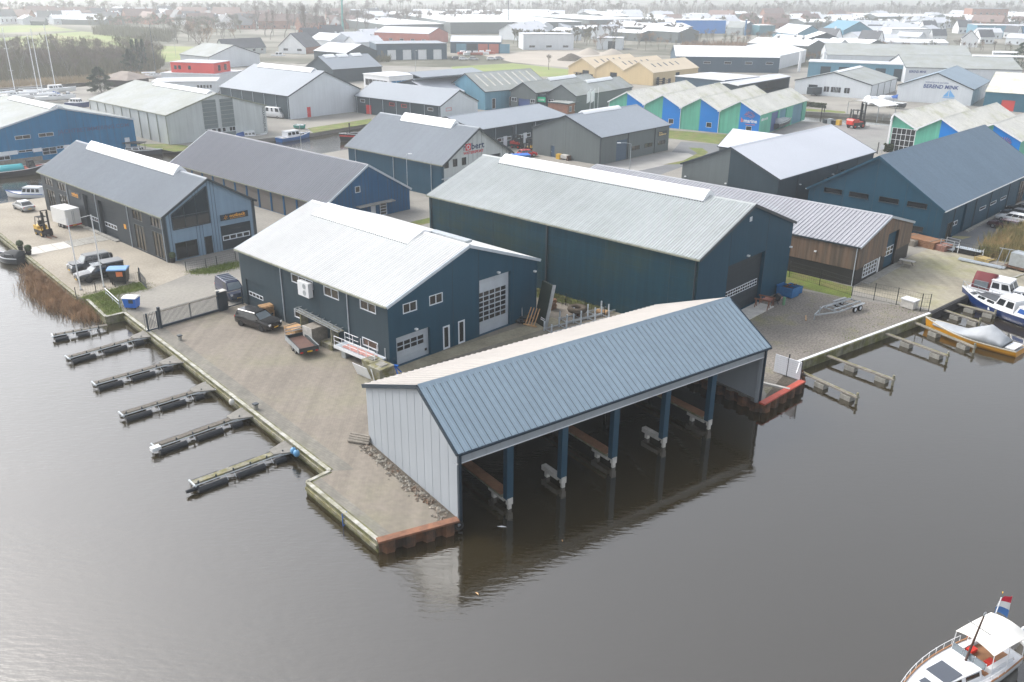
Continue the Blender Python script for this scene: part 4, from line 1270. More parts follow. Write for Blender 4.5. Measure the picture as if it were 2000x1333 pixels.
sg = ha.strip('F', 8.65, 11.3, 2.6, 3.9, -0.98, -0.85, pm('sign_green', (0.0, 0.42, 0.2), 0.5), 'sign_board')
strokes(ha, 'F', 8.95, 2.95, 2.1, 0.6, WHITE, sg, 6, -0.84)
h = wide('brick_annexe', 'low red brick annexe with arched windows and three flagpoles', (1108, 226), (1200, 204), 6, 3.0, 3.1)
for a in (1.0, 4.0, 9.0): h.window('R', a, a + 1.3, 0.8, 2.2, n=2, fr=FRAMEW, gl=GLASS)
simple(h, BRICK, RFIBRE, gut=TRIM)

h = Hall('light_blue_hall', 'light blue hall with mossy striped roof beside the twin gables', -19.5, 258.5, 47.5, 25, 17, 5.0, 9.2)
h.window('F', 0.8, 3.8, 2.6, 6.2, n=2, fr=FRAMEW, gl=GLASS)
h.window('R', 2.5, 3.8, 0.2, 3.0, n=1, fr=FRAMEW, gl=GLASSW)
h.window('R', 9.0, 10.0, 0.4, 3.0, n=1, fr=FRAMEW, gl=GLASSW)
simple(h, SKYB, RFIBRE, verge=TRIM, breaks={'R': frange(0, 25, 4)})
for i in range(8):
    y = 2.5 + i * 2.8
    MB().raw([(8.5 + 0.9, y, 9.2 - 0.44 + 0.13), (8.5 + 6.5, y, 9.2 - 3.2 + 0.13), (8.5 + 6.5, y + 0.6, 9.2 - 3.2 + 0.13), (8.5 + 0.9, y + 0.6, 9.2 - 0.44 + 0.13)], [(0, 1, 2, 3)]).build('rooflight_strip', RGREEN, h.t)

# cream triple works
hs = [Hall('cream_triple_hall' if i == 0 else 'x', 'cream yellow hall of three gables with dark doors' if i == 0 else None, x, y, 41, 31, 12.5, 4.4, 7.6) for i, (x, y) in enumerate(((20.4, 339.0), (29.9, 330.9), (39.3, 322.6)))]
for i, h in enumerate(hs):
    h.overhead('F', 6.5, 9.6, 0.02, 3.4, ANTH, dep=0.3, sect=5) if i < 2 else h.overhead('R', 15, 18, 0.02, 3.6, ANTH, dep=0.3, sect=5)
    simple(h, BEIGE, RBEIGE, verge=RBEIGE, gut=None)
    for y in (5, 9, 13, 17, 21):
        k = (7.6 - 4.4) / 6.25
        MB().raw([(6.25 + 1.6, y, 7.6 - 1.6 * k + 0.13), (6.25 + 3.6, y, 7.6 - 3.6 * k + 0.13), (6.25 + 3.6, y + 0.9, 7.6 - 3.6 * k + 0.13), (6.25 + 1.6, y + 0.9, 7.6 - 1.6 * k + 0.13)], [(0, 1, 2, 3)]).build('rooflight', TRIM, h.t)
for h in hs[1:]: merge(h, hs[0])

# green and blue boat works: four gables
MLOGO = pm('logo_orange', (0.8, 0.16, 0.04), 0.5, 0, 0.03)
def sunlogo(h, a, z, k, parent=None):
    mb = MB()
    for i in range(9):
        t = pi * (i + 0.5) / 9
        mb.bar((a + k * 0.55 * cos(t), -0.06, z + k * 0.3 * sin(t)), (a + k * 0.95 * cos(t), -0.06, z + k * 0.75 * sin(t)), 0.04, k * 0.13, up=Vector((0, 1, 0)))
    for j, (w, dz) in enumerate(((1.0, 0.0), (0.8, -0.25))):
        pts = [Vector((a + k * w * (x / 6 - 1), -0.06, z + k * (dz + 0.12 * sin(x * pi / 6)))) for x in range(13)]
        for p, q in zip(pts[:-1], pts[1:]): mb.bar(p, q, 0.04, k * 0.11, up=Vector((0, 1, 0)))
    mb.build('sun_emblem', MLOGO, parent or h.t)
def marine_gable(h, logo=False, win=True):
    m = h.W * h.rf
    if win: h.window('F', m + 1.8, m + 3.2, 1.0, 2.2, n=1, fr=FRAMEW, gl=GLASS)
    h.wall('F', MINT, [m / 3, 2 * m / 3, m], gap=0.02, jm=MINT)
    mb = MB()
    hl = [(o[0], o[1], o[2], o[3]) for o in h.open['F']]
    xs = sorted({m, h.W} | {q for o in hl for q in o[:2] if m < q < h.W})
    for c, d in zip(xs[:-1], xs[1:]):
        z0 = 0
        for o in [o for o in hl if o[0] <= (c + d) / 2 <= o[1]]:
            mb.face([(c, -0.02, z0), (d, -0.02, z0), (d, -0.02, o[2]), (c, -0.02, o[2])])
            z0 = o[3]
        mb.face([(c, -0.02, z0), (d, -0.02, z0), (d, -0.02, h.top('F', d)), (c, -0.02, h.top('F', c))])
    mb.build('blue_panel', BRIGHTB, h.t)
    h.wall('R', MINT, frange(0, h.L, 8)[1:-1], jm=MINT)
    h.wall('L', MINT)
    h.wall('B', MINT)
    h.roof(RGREEN, sheet=0, verge=WHITE, gut=None, oh=0.35, ohg=0.5)
    MB().box(-0.05, 0.05, -0.35, -0.25, 0, h.e).build('downpipe', WHITE, h.t)
    if logo:
        sunlogo(h, m + 2.4, 4.6, 1.35)
        h.text('F', m + 0.4, 3.0, 'b', 1.0, MLOGO, d=0.05, bold=0.03, width=0.6)
        h.text('F', m + 1.1, 3.0, 'marine', 0.85, WHITE, d=0.05, bold=0.03, width=3.2)
        strokes(h, 'F', m + 1.6, 2.5, 2.4, 0.18, MLOGO, h.t, 12, 0.04)
hs = []
for i in range(4):
    p = Vector((24.4, 226.2, 0)) + (Vector((48.9, 209.6, 0)) - Vector((24.4, 226.2, 0))) * (i / 3)
    h = Hall('boat_works' if i == 0 else 'x', 'mint and blue boat works of four gables with sun emblem' if i == 0 else None, p.x, p.y, 34.6, 35, 9.85, 5.15, 7.75)
    if i == 3:
        for a in (8.0, 14.0): h.overhead('R', a, a + 5, 0.02, 4.6, DOORB if a == 8 else SKYB, dep=0.2, sect=6)
        h.overhead('R', 24.0, 32.0, 0.02, 4.7, SKYB, dep=0.2, sect=6, cols=6)
        strokes(h, 'R', 1.0, 3.4, 4.5, 0.6, WHITE, h.t, 10, 0.01)
    marine_gable(h, logo=(i == 3))
    if i == 3: MB().raw([(5.6, 2, 7.4), (9.6, 2, 5.35), (9.6, 13, 5.35), (5.6, 13, 7.4)], [(0, 1, 2, 3)]).build('new_roof_sheets', RPALE, h.t)
    hs.append(h)
for h in hs[1:]: merge(h, hs[0])
hs = []
for i, (x, y, w, rf) in enumerate(((80.0, 185.7, 5.2, 0.03), (83.7, 182.2, 9.2, 0.5), (90.3, 175.9, 10.6, 0.5))):
    h = Hall('boat_showroom' if i == 0 else 'x', 'mint and blue showroom with glass corner and flags behind the right hall' if i == 0 else None, x, y, 43, 36, w, 7.4 if i == 0 else 5.3, 7.9, rf=rf, e1=5.3)
    if i == 0:
        h.window('F', 0.15, w - 0.1, 0.2, 5.1, n=5, rows=4, fr=WHITE, gl=GLASS, fw=0.1)
        for f in 'FLRB': h.wall(f, MINT)
        h.roof(RGREEN, sheet=0, verge=WHITE, gut=None, oh=0.3, ohg=0.6)
        MB().box(-0.3, 0.05, -0.6, -0.3, 0, 7.4).build('corner_post', WHITE, h.t)
    else: marine_gable(h, logo=(i == 2), win=False)
    hs.append(h)
for h in hs[1:]: merge(h, hs[0])

h = Hall('white_boat_hall', 'white gabled boat hall with a row of windows beyond the far basin', 92.5, 294.45, 36.5, 30.2, 24.3, 4.3, 7.4)
for a in (9.5, 11.8, 13.2, 16.0): h.window('F', a, a + 1.9, 1.2, 3.0, n=2, fr=FRAMEW, gl=GLASS)
h.overhead('F', 4.5, 7.5, 0.02, 3.2, ANTH, sect=5)
simple(h, WHITEP, RFIBRE, verge=TRIM, breaks={'R': frange(0, 30, 4)})
for a in frange(0.3, 30, 4): h.pipe('R', a, TRIM)
h.skylight(2, 28, hw=1.0, hgt=0.2)

h = Hall('mink_hall', 'pale grey gabled hall lettered berend mink with a blue sail emblem', 119.1, 277.2, 34.5, 33.3, 21.2, 4.7, 8.8)
simple(h, WHITEP, RBLUE, verge=TRIM, breaks={'R': frange(0, 33, 6)})
LB = pm('letter_deep_blue', (0.005, 0.04, 0.2), 0.5, 0, 0.02)
h.text('F', 7.2, 4.4, 'BEREND MINK', 1.1, LB, width=9.8, bold=0.03, shear=0.15)
h.text('F', 7.6, 5.9, 'watersport service', 0.5, LB, width=6.5)
SAIL = pm('sail_blue', (0.16, 0.42, 0.75), 0.5, 0, 0.05)
MB().face([(13.2, -0.04, 2.2), (14.6, -0.04, 2.2), (14.6, -0.04, 4.1)]).face([(14.8, -0.04, 2.2), (16.6, -0.04, 2.2), (14.8, -0.04, 4.3)]).face([(13.0, -0.04, 1.8), (16.6, -0.04, 1.8), (16.2, -0.04, 2.05), (13.4, -0.04, 2.05)]).build('sail_emblem', SAIL, h.t)
h = wide('mink_shed', 'long shed behind the berend mink hall with pale roof', (1765, 162), (1990, 168), 30, 5.5, 9.0)
simple(h, WHITEP, RFIBRE)
h.text('R', 1.2, 3.6, 'BEREND MINK', 0.9, LB, width=6, bold=0.02)
h.skylight(26, 50, hw=1.0, hgt=0.3)

h = Hall('slate_gable_hall', 'slate hall with three white rooflights along its ridge', -75.5, 326.5, 46, 21, 17, 4.6, 8.4)
for y in (2.0, 7.5, 13.5): h.skylight(y, y + 4.2, hw=1.4, hgt=0.25)
simple(h, NAVYG, RSLATE, breaks={'R': frange(0, 21, 5)})
h = Hall('pale_roof_hall', 'pale roofed hall with dark gable in front of the dark blue block', -73.0, 392.0, -51, 22, 18, 4.6, 7.8)
simple(h, NAVYG, RPALE)
h.overhead('F', 6, 12, 0.02, 4.0, ANTH)
h = Hall('flat_roof_office', 'white flat roofed office with blue windows between the slate halls', -50.5, 300.0, 45, 12, 14, 4.6, 4.62)
h.window('R', 0.8, 11, 1.0, 3.2, n=5, fr=FRAMEW, gl=BLUEW)
h.window('F', 0.8, 13, 1.0, 3.2, n=6, fr=FRAMEW, gl=GLASS)
simple(h, WHITE, RPALE, gut=None, verge=WHITE)
# folded roof clubhouse
h = Hall('folded_roof_office', 'modern office with two folded pale roof planes and a raised glass clerestory', -38.5, 262.0, 46, 24, 17, 4.4, 7.6, rf=0.85)
h.window('F', 9.0, 15.5, 0.5, 5.2, n=5, rows=2, fr=TRIM, gl=GLASS)
h.wall('F', NAVYG)
for f in 'LRB': h.wall(f, NAVYG if f != 'R' else BRICK)
h.roof(RPALE, sheet=0, verge=TRIM, gut=TRIM, sides='L')
MB().box(13.2, 13.5, 1, 23, 7.0, 9.2).build('clerestory', GLASS, h.t)
MB().raw([(12.4, 0, 9.2), (18.5, 0, 8.2), (18.5, 24, 8.2), (12.4, 24, 9.2), (12.4, 0, 9.4), (18.5, 0, 8.4), (18.5, 24, 8.4), (12.4, 24, 9.4)], [(0, 1, 2, 3), (4, 5, 6, 7), (0, 1, 5, 4), (1, 2, 6, 5), (2, 3, 7, 6), (3, 0, 4, 7)]).build('upper_roof', RSLATE, h.t)
MB().raw([(14.0, -0.2, 7.0), (24.0, -0.2, 4.2), (24.0, 22, 4.2), (14.0, 22, 7.0), (14.0, -0.2, 7.2), (24.0, -0.2, 4.4), (24.0, 22, 4.4), (14.0, 22, 7.2)], [(0, 1, 2, 3), (4, 5, 6, 7), (0, 1, 5, 4), (1, 2, 6, 5), (2, 3, 7, 6), (3, 0, 4, 7)]).build('wing_roof', RPALE, h.t)
MB().box(17.2, 23.6, 0.2, 21.6, 0, 4.3).build('wing', BRICK, h.t)

# red upper storey on the grey yacht club block
h = gab('club_block', 'bright red upper storey set on a low grey block beside the halls', (318, 168), (430, 172), 16, 4.2, 4.22)
for i in range(5): h.window('F', 13 + i * 1.0, 13.7 + i * 1.0, 1.6, 2.8, n=1, fr=TRIM, gl=GLASS)
simple(h, WHITEP, RPALE, gut=None, verge=WHITEP)
u = MB().box(3, 19, 1.5, 12, 4.3, 7.6).build('red_storey', REDW, h.t)
MB().box(2.9, 19.1, 1.4, 12.1, 7.6, 7.75).build('storey_roof', RPALE, h.t)
for a in (4.2, 5.8, 9.5): MB().box(a, a + 1.0, 1.44, 1.5, 5.4, 6.6).build('storey_window', GLASS, h.t)
for y in (4.0, 8.0): MB().box(19.0, 19.06, y, y + 1.6, 5.0, 6.8).build('storey_window', GLASS, h.t)
h = gab('white_low_block', 'long low white block with porthole windows in front of the red storey', (300, 184), (425, 182), 12, 3.6, 3.62)
for i in range(5): h.window('F', 13.2 + i * 0.95, 13.8 + i * 0.95, 1.6, 2.5, n=1, fr=TRIM, gl=GLASS)
simple(h, WHITEP, RPALE, gut=None, verge=WHITE)
h = Hall('grey_gable_shed', 'pale grey gable shed behind the red storey', -124, 366, -50, 22, 24, 4.5, 8.5)
simple(h, WHITEP, RFIBRE)
# hipped pavilion by the reeds
c = G(248, 167)
t = thing('hipped_pavilion', 'low pavilion with a hipped brown roof beside the round conifer', 'pavilion', c, 20)
MB().box(-5, 5, -5, 5, 0, 2.4).build('wall', BLACKT, t)
MB().raw([(-6.5, -6.5, 2.3), (6.5, -6.5, 2.3), (6.5, 6.5, 2.3), (-6.5, 6.5, 2.3), (-1.5, 0, 4.6), (1.5, 0, 4.6)], [(0, 1, 5, 4), (1, 2, 5), (2, 3, 4, 5), (3, 0, 4), (3, 2, 1, 0)]).build('roof', pm('brown_thatch', (0.26, 0.22, 0.19), 0.9, 0, 0.2), t)

# ------------------------------------------------------------------ far halls, in the haze
DKB = pm('dark_blue_panel', (0.03, 0.07, 0.11), 0.5, 0, 0.08)
def far(h, wall, roof, fmat=None, sky=None, face='R', n=0, wz=(1.2, 2.4), doors=0, dmat=WHITE, dh=3.6, gut=None, verge=TRIM):
    ln = h.L if face in 'LR' else h.W
    for i in range(doors):
        a = ln * (i + 0.7) / (doors + 0.6)
        h.overhead(face, a, a + min(4.0, ln / (doors + 1) * 0.6), 0.02, dh, dmat, dep=0.2, sect=4)
    for i in range(n):
        a = ln * (i + 0.35) / n
        h.window(face, a, a + ln / n * 0.35, wz[0], wz[1], n=1, fr=FRAMEW, gl=GLASS)
    return simple(h, wall, roof, fmat=fmat, gut=gut, verge=verge, sky=sky)
far(gab('dark_blue_block', 'dark blue flat block with four white doors far behind the slate hall', (736, 118), (873, 116), 22, 7.0, 7.05), DKB, RSLATE, face='F', doors=4, dh=4.4)
h = wide('orange_blue_hall', 'long pale roofed hall with orange and blue wall panels in the haze', (880, 104), (978, 105), 18, 5.5, 8.0)
far(h, DKB, RPALE)
for i, m in enumerate((SKYB, ANTH, ORANGEW, ORANGEW, SKYB)): h.strip('R', 3 + i * 5.6, 8 + i * 5.6, 0.1, 4.6, 0.0, 0.06, m, 'wall_bay')
far(wide('orange_shed', 'orange red shed with pale lean roof in the haze', (732, 82), (838, 86), 24, 5.5, 8.5), ORANGEW, RPALE, n=5)
far(gab('white_flat_warehouse', 'vast white flat roofed warehouse near the horizon', (880, 67), (1135, 65), 170, 8, 8.05), GREYW, WHITE, face='F', n=0, verge=WHITE)
far(gab('white_flat_warehouse', 'white flat warehouse to the right of the vast one', (1150, 60), (1270, 58), 120, 8, 8.05), GREYW, WHITE, face='F', verge=WHITE)
far(gab('white_flat_warehouse', 'long low pale warehouse far behind the orange shed', (752, 66), (878, 64), 130, 6, 6.05), GREYW, WHITE, face='F', verge=WHITE)
far(gab('blue_white_block', 'white block with a broad blue band behind bare trees', (1318, 66), (1416, 66), 24, 9.5, 9.55), WHITE, WHITE, fmat=BRIGHTB, face='F', verge=WHITE)
far(gab('light_grey_office', 'light grey office with blue corner behind the sandy lot', (1022, 98), (1120, 98), 20, 8.0, 8.05), WHITEP, RPALE, face='F', n=3)
far(gab('glass_shed', 'low pale shed with dark door behind the sandy lot', (1165, 97), (1215, 98), 16, 6.0, 6.05), WHITEP, RPALE, face='F', doors=1, dmat=ANTH, dh=4.5)
far(wide('dark_white_roof_hall', 'dark blue hall with white roof behind the cream hall', (1318, 140), (1520, 143), 22, 6.0, 9.5), DKB, WHITE, n=5, wz=(3.2, 4.2))
far(wide('white_side_hall', 'white hall stretching behind the dark hall with white roof', (1520, 136), (1572, 122), 30, 5.5, 9.0), WHITEP, WHITE)
h = Hall('flat_roof_store', 'dark store under a broad flat white roof before the open shed', 53.5, 297.1, 46.3, 20, 19, 5.0, 5.05)
far(h, DKB, RPALE, face='F', verge=WHITE)
h = wide('open_shed', 'long open fronted shed with pale lean roof full of stored things', (1440, 196), (1540, 176), 8, 4.4, 4.9)
h.hole('R', 0.6, h.L - 0.6, 0.1, 4.0, 5.0)
far(h, NAVYG, RPALE, verge=WHITE)
far(gab('garage_block', 'blue grey garage block with white edged flat roof', (1576, 152), (1776, 160), 12, 6.0, 6.05), SKYB, RPALE, face='F', doors=5, dmat=NAVYG, dh=4.4, verge=WHITE)
far(wide('long_pale_hall', 'very long pale roofed hall behind the garage block', (1612, 130), (1895, 138), 34, 5.0, 9.0), WHITEP, RFIBRE)
far(wide('cream_roof_hall', 'hall with cream mossy roof and teal and red wall at the right edge', (1918, 214), (2050, 224), 26, 5.0, 9.5), pm('teal_wall', (0.02, 0.12, 0.18), 0.5), RGREEN, doors=2, dmat=REDW, dh=3.0)
far(gab('sky_blue_gable', 'sky blue gable hall with white roof far right of centre', (1552, 88), (1610, 88), 34, 6, 11), SKYB, RPALE, face='F')
far(gab('white_canopy_hall', 'open white roofed canopy hall in front of the sky blue gable', (1578, 97), (1640, 98), 20, 6, 9), NAVYG, WHITE, face='F', doors=1, dmat=ANTH)
far(gab('teal_gable', 'teal gable hall with steep roof beside the white hall', (1645, 80), (1702, 80), 30, 6.5, 12), pm('teal_gable_panel', (0.05, 0.2, 0.3), 0.5), SKYB, face='F')
far(gab('white_blue_door_hall', 'white hall with two blue doors near the far basin', (1738, 82), (1812, 83), 22, 8, 8.05), WHITE, WHITE, face='F', doors=2, dmat=BRIGHTB, dh=5)
far(wide('white_quay_shed', 'long white shed roof in front of the blue door hall', (1640, 96), (1850, 99), 16, 4, 5.5), WHITEP, WHITE)
far(gab('white_villa', 'white villa with steep gable roof far right', (1876, 92), (1908, 93), 14, 5, 9.5), WHITE, RTILE, face='F', n=3)
far(gab('brown_apartments', 'brown apartment block high in the haze at right', (1895, 44), (1965, 45), 30, 14, 14.1), BRICK, RSLATE, face='F', n=6, wz=(8, 10))
far(gab('steel_blue_hall', 'steel blue long hall in the haze at the right edge', (1905, 72), (2010, 74), 30, 8, 8.1), SKYB, RPALE, face='F', n=8)
far(gab('white_house_block', 'white flat house with dark windows near the right edge', (1935, 128), (1985, 130), 14, 5.5, 5.6), WHITE, WHITE, face='F', n=4)
far(gab('low_blue_shed', 'low shed with blue doors left of the white flat house', (1900, 129), (1935, 130), 12, 3.2, 3.25), CREAMW, RPALE, face='F', doors=1, dmat=BRIGHTB, dh=2.4)
far(gab('blue_gable_workshop', 'small dark blue gable workshop far behind the dark hall', (1452, 68), (1474, 68), 18, 6, 9), DKB, WHITE, face='F')
far(gab('green_front_shop', 'blue green shop front far beyond the bare hedge', (1482, 70), (1512, 70), 18, 7, 7.1), pm('petrol_panel', (0.04, 0.16, 0.2), 0.5), WHITE, face='F')
far(wide('beige_gable_house', 'pale gabled workshop beside the blue banded block', (1418, 68), (1450, 69), 18, 5, 9), CREAMW, RFIBRE)
far(gab('dutch_farmhouse', 'farmhouse with big dark tiled roof beside the far pond', (545, 104), (598, 106), 14, 3.2, 9.5), BRICK, RTILE, fmat=WHITE, face='F', n=2, wz=(1.2, 2.4))
far(wide('dutch_cottage', 'long cottage with dark tiled roof left of the farmhouse', (440, 108), (520, 104), 9, 2.8, 7.0), CREAMW, RTILE, n=5)
far(wide('white_manor', 'white villa with dark hipped roof at the far left', (2, 48), (52, 46), 14, 6, 11), WHITE, RTILE, n=6, wz=(1.5, 4))
far(wide('far_barn', 'grey barn with double white roof ridge behind the meadow', (120, 48), (205, 50), 24, 4, 8), GREYW, RPALE)
far(wide('far_sheds', 'low dark shed next to the white villa far left', (60, 50), (88, 50), 9, 3, 6), NAVYG, RTILE)
# ------------------------------------------------------------------ vehicles
def azof(a, b): return math.degrees(math.atan2(b[0] - a[0], b[1] - a[1]))
WHEELS = {}
def wheel(parent, x, y, r, w=0.24, rim=CHROME):
    key = (round(r, 2), round(w, 2), rim.name)
    if key not in WHEELS:
        mb = MB()
        n = 18
        prof = [(-w / 2, r * 0.62), (-w / 2, r * 0.94), (-w / 2 + 0.03, r), (w / 2 - 0.03, r), (w / 2, r * 0.94), (w / 2, r * 0.62)]
        mb.loft([[Vector((px, pr * cos(2 * pi * i / n), pr * sin(2 * pi * i / n))) for px, pr in prof] for i in range(n + 1)], closed=False)
        t = auto_smooth(mb.build('tyre', RUBBER), 30)
        mb = MB()
        for sx in (-1, 1):
            mb.tube((sx * (w / 2 - 0.05), 0, 0), (sx * (w / 2 - 0.02), 0, 0), r * 0.62, n)
            for k in range(5):
                a = 2 * pi * k / 5
                mb.bar((sx * (w / 2 - 0.01), 0, 0), (sx * (w / 2 - 0.01), r * 0.6 * cos(a), r * 0.6 * sin(a)), 0.07, 0.02, up=Vector((1, 0, 0)))
        q = mb.build('rim', rim)
        WHEELS[key] = (t.data, q.data)
        bpy.data.objects.remove(t)
        bpy.data.objects.remove(q)
    a = link('wheel', WHEELS[key][0], parent)
    a.location = (x, y, r)
    link('rim', WHEELS[key][1], a)
    return a
def car(name, label, loc, az, paint, L=4.6, Wd=1.85, H=1.5, hood=(0.92, 0.22), cab=(-0.46, 0.30), top=(-0.36, 0.12), belt=0.95, wr=0.33, wb=0.6, rim=CHROME, plate=True, cat='car', group=None, tailz=None, roofm=None, cut=None, glassc=None):
    """cab/top: rear and front ends of the glasshouse at belt and at roof, as fractions of the length (front positive)"""
    t = thing(name, label, cat, loc, az, group)
    gc = glassc or GLASSC
    w = Wd / 2
    hz, tz = hood[0], (tailz or belt)
    zb = 0.28
    st = [(-0.5, 0.86, tz * 0.8, zb + 0.12), (-0.49, 0.93, tz * 0.97, zb), (-0.43, 0.99, tz, zb), (cab[0] + 0.05, 1.0, belt, zb), (cab[1], 1.0, belt, zb), (cab[1] + 0.04, 1.0, hz, zb), (0.42, 0.97, hz * 0.94, zb), (0.475, 0.9, hz * 0.84, zb), (0.5, 0.78, hz * 0.6, zb + 0.08)]
    rings = []
    for y, k, zt, z0 in st:
        x = w * k
        rings.append([Vector((sx * px, y * L, pz)) for sx, px, pz in ((-1, x * 0.9, z0), (-1, x, z0 + 0.16), (-1, x, z0 + (zt - z0) * 0.72), (-1, x * 0.93, zt - 0.02), (-1, x * 0.5, zt + 0.015), (1, x * 0.5, zt + 0.015), (1, x * 0.93, zt - 0.02), (1, x, z0 + (zt - z0) * 0.72), (1, x, z0 + 0.16), (1, x * 0.9, z0))])
    auto_smooth(MB().loft(rings).build('body', paint, t), 35)
    # glasshouse
    y0, y1, a0, a1 = cab[0] * L, cab[1] * L, top[0] * L, top[1] * L
    xb, xt = w * 0.92, w * 0.74
    zr = H
    base = [(-xb, y0), (xb, y0), (xb, y1), (-xb, y1)]
    topp = [(-xt, a0), (xt, a0), (xt, a1), (-xt, a1)]
    vs = [Vector((x, y, belt - 0.03)) for x, y in base] + [Vector((x, y, zr - 0.05)) for x, y in topp] + [Vector((x * 0.9, y * 0.97, zr)) for x, y in topp]
    MB().raw(vs, [(0, 1, 5, 4), (1, 2, 6, 5), (2, 3, 7, 6), (3, 0, 4, 7), (4, 5, 9, 8), (5, 6, 10, 9), (6, 7, 11, 10), (7, 4, 8, 11), (8, 9, 10, 11)]).build('cabin', roofm or paint, t)
    def pane(q, i0, i1, i2, i3, name, u=(0.06, 0.94), v=(0.1, 0.9), nrm=None):
        A, B, Cc, D = vs[i0], vs[i1], vs[i2], vs[i3]
        P = lambda s_, r_: (A.lerp(B, s_)).lerp(D.lerp(Cc, s_), r_)
        pts = [P(u[0], v[0]), P(u[1], v[0]), P(u[1], v[1]), P(u[0], v[1])]
        n = (pts[1] - pts[0]).cross(pts[3] - pts[0]).normalized()
        c = sum(pts, Vector()) / 4 - Vector((0, (y0 + y1) / 2, belt))
        if n.dot(c) < 0: n = -n
        o = [p + n * 0.012 for p in pts]
        MB().raw([p - n * 0.01 for p in pts] + o, [(0, 1, 2, 3), (4, 5, 6, 7), (0, 1, 5, 4), (1, 2, 6, 5), (2, 3, 7, 6), (3, 0, 4, 7)]).build(name, q, t)
    pane(GLASSV if gc is GLASSC else gc, 2, 3, 7, 6, 'windscreen')
    pane(gc, 0, 1, 5, 4, 'rear_window')
    for (i0, i1, i2, i3) in ((1, 2, 6, 5), (3, 0, 4, 7)):
        cuts = cut or ((0.05, 0.34), (0.37, 0.66), (0.69, 0.95))
        for c in cuts:
            u = c if i0 == 1 else (1 - c[1], 1 - c[0])
            pane(gc, i0, i1, i2, i3, 'side_window', u=u, v=(0.14, 0.88))
    for sx in (-1, 1):
        for y in (-wb / 2 * L, wb / 2 * L): wheel(t, sx * (w - 0.1), y - 0.02 * L, wr, 0.24, rim)
        MB().box(sx * w * 0.62, sx * w * 0.86, L * 0.47, L * 0.493, hz * 0.66, hz * 0.82).build('headlight', LAMPW, t)
        MB().box(sx * w * 0.68, sx * w * 0.92, -L * 0.497, -L * 0.47, tz * 0.68, tz * 0.92).build('tail_light', REDL, t)
        MB().box(sx * w, sx * (w + 0.17), y1 - 0.35, y1 - 0.2, belt, belt + 0.14).build('wing_mirror', paint, t)
    if plate:
        for y in (-0.503 * L, 0.503 * L): MB().box(-0.26, 0.26, y - 0.012, y + 0.012, 0.42, 0.53).build('number_plate', PLATEY, t)
    return t
def paint(n, c, r=0.25): return pm('car_' + n, c, r, 0.15, 0.03, coat=0.6)
PREFL = pm('reflection_grey', (0.16, 0.165, 0.17), 0.4, 0, 0.05)  # pale reflection on lid, car roof and bonnet put into the colour
PBLK, PSILV, PNAVY, PPLUM, PWHT, PGREY = paint('black', (0.012, 0.012, 0.014)), paint('silver', (0.4, 0.41, 0.42)), paint('navy', (0.012, 0.022, 0.07)), paint('plum', (0.05, 0.008, 0.018)), paint('white', (0.75, 0.76, 0.77)), paint('gunmetal', (0.07, 0.08, 0.095))

car('suv', 'black sport utility car with yellow plate in front of the white roofed hall', (-25.6, 80.9, 0), azof(G(467, 640), G(507, 651)), PBLK, 4.9, 2.0, 1.72, hood=(1.08, 0), cab=(-0.47, 0.24), top=(-0.42, 0.07), belt=1.12, wr=0.38, rim=BLACK)
t = car('camper_pickup', 'dark pickup with reflection toned canopy lid and roof rack beside the blue lidded bin', (-48.2, 95.6, 0), azof(G(230, 543), G(160, 557)), PBLK, 5.3, 1.9, 1.75, hood=(1.15, 0), cab=(-0.16, 0.22), top=(-0.14, 0.08), belt=1.15, wr=0.4, rim=BLACK, cut=((0.08, 0.5), (0.54, 0.93)))
MB().box(-0.93, 0.93, -2.55, -0.75, 1.1, 1.85).build('canopy', PBLK, t)
MB().box(-0.9, 0.9, -2.6, -0.3, 1.86, 2.0).build('canopy_lid', PREFL, t)
for sx in (-1, 1): MB().box(sx * 0.93, sx * 0.945, -2.4, -1.0, 1.3, 1.7).build('canopy_window', GLASSC, t)
for i in range(6): MB().box(-0.75, 0.75, -0.2 + i * 0.17, -0.12 + i * 0.17, 1.8, 1.85).build('rack_bar', GALV, t)
t = car('offroad_car', 'grey boxy off road car with reflection toned bonnet beside the pickup', (-50.9, 99.0, 0), azof(G(200, 520), G(135, 533)), PGREY, 4.8, 1.98, 1.95, hood=(1.2, 0), cab=(-0.47, 0.2), top=(-0.455, 0.11), belt=1.22, wr=0.41, rim=BLACK, roofm=PREFL)
MB().box(-0.85, 0.85, 1.15, 2.2, 1.2, 1.235).build('bonnet', PREFL, t)
MB().tube((0, -2.42, 1.25), (0, -2.68, 1.25), 0.38, 16).build('spare_wheel', RUBBER, t)
car('sedan', 'silver saloon car on the gravel near the water at far left', (-74.4, 128.3, 0), azof(G(50, 416), G(28, 407)), PSILV, 4.6, 1.8, 1.43, hood=(0.9, 0), cab=(-0.38, 0.26), top=(-0.22, 0.1), belt=0.92)
t = car('panel_van', 'navy blue panel van with roof rack behind the sliding gate', (-31.2, 90.0, 0), azof(G(437, 567), G(465, 587)), PNAVY, 4.9, 1.95, 1.95, hood=(1.15, 0), cab=(-0.485, 0.34), top=(-0.475, 0.18), belt=1.15, cut=((0.66, 0.94),), wr=0.34)
for i in range(5): MB().box(-0.7, 0.7, -2.0 + i * 0.6, -1.92 + i * 0.6, 1.98, 2.03).build('rack_bar', GALV, t)
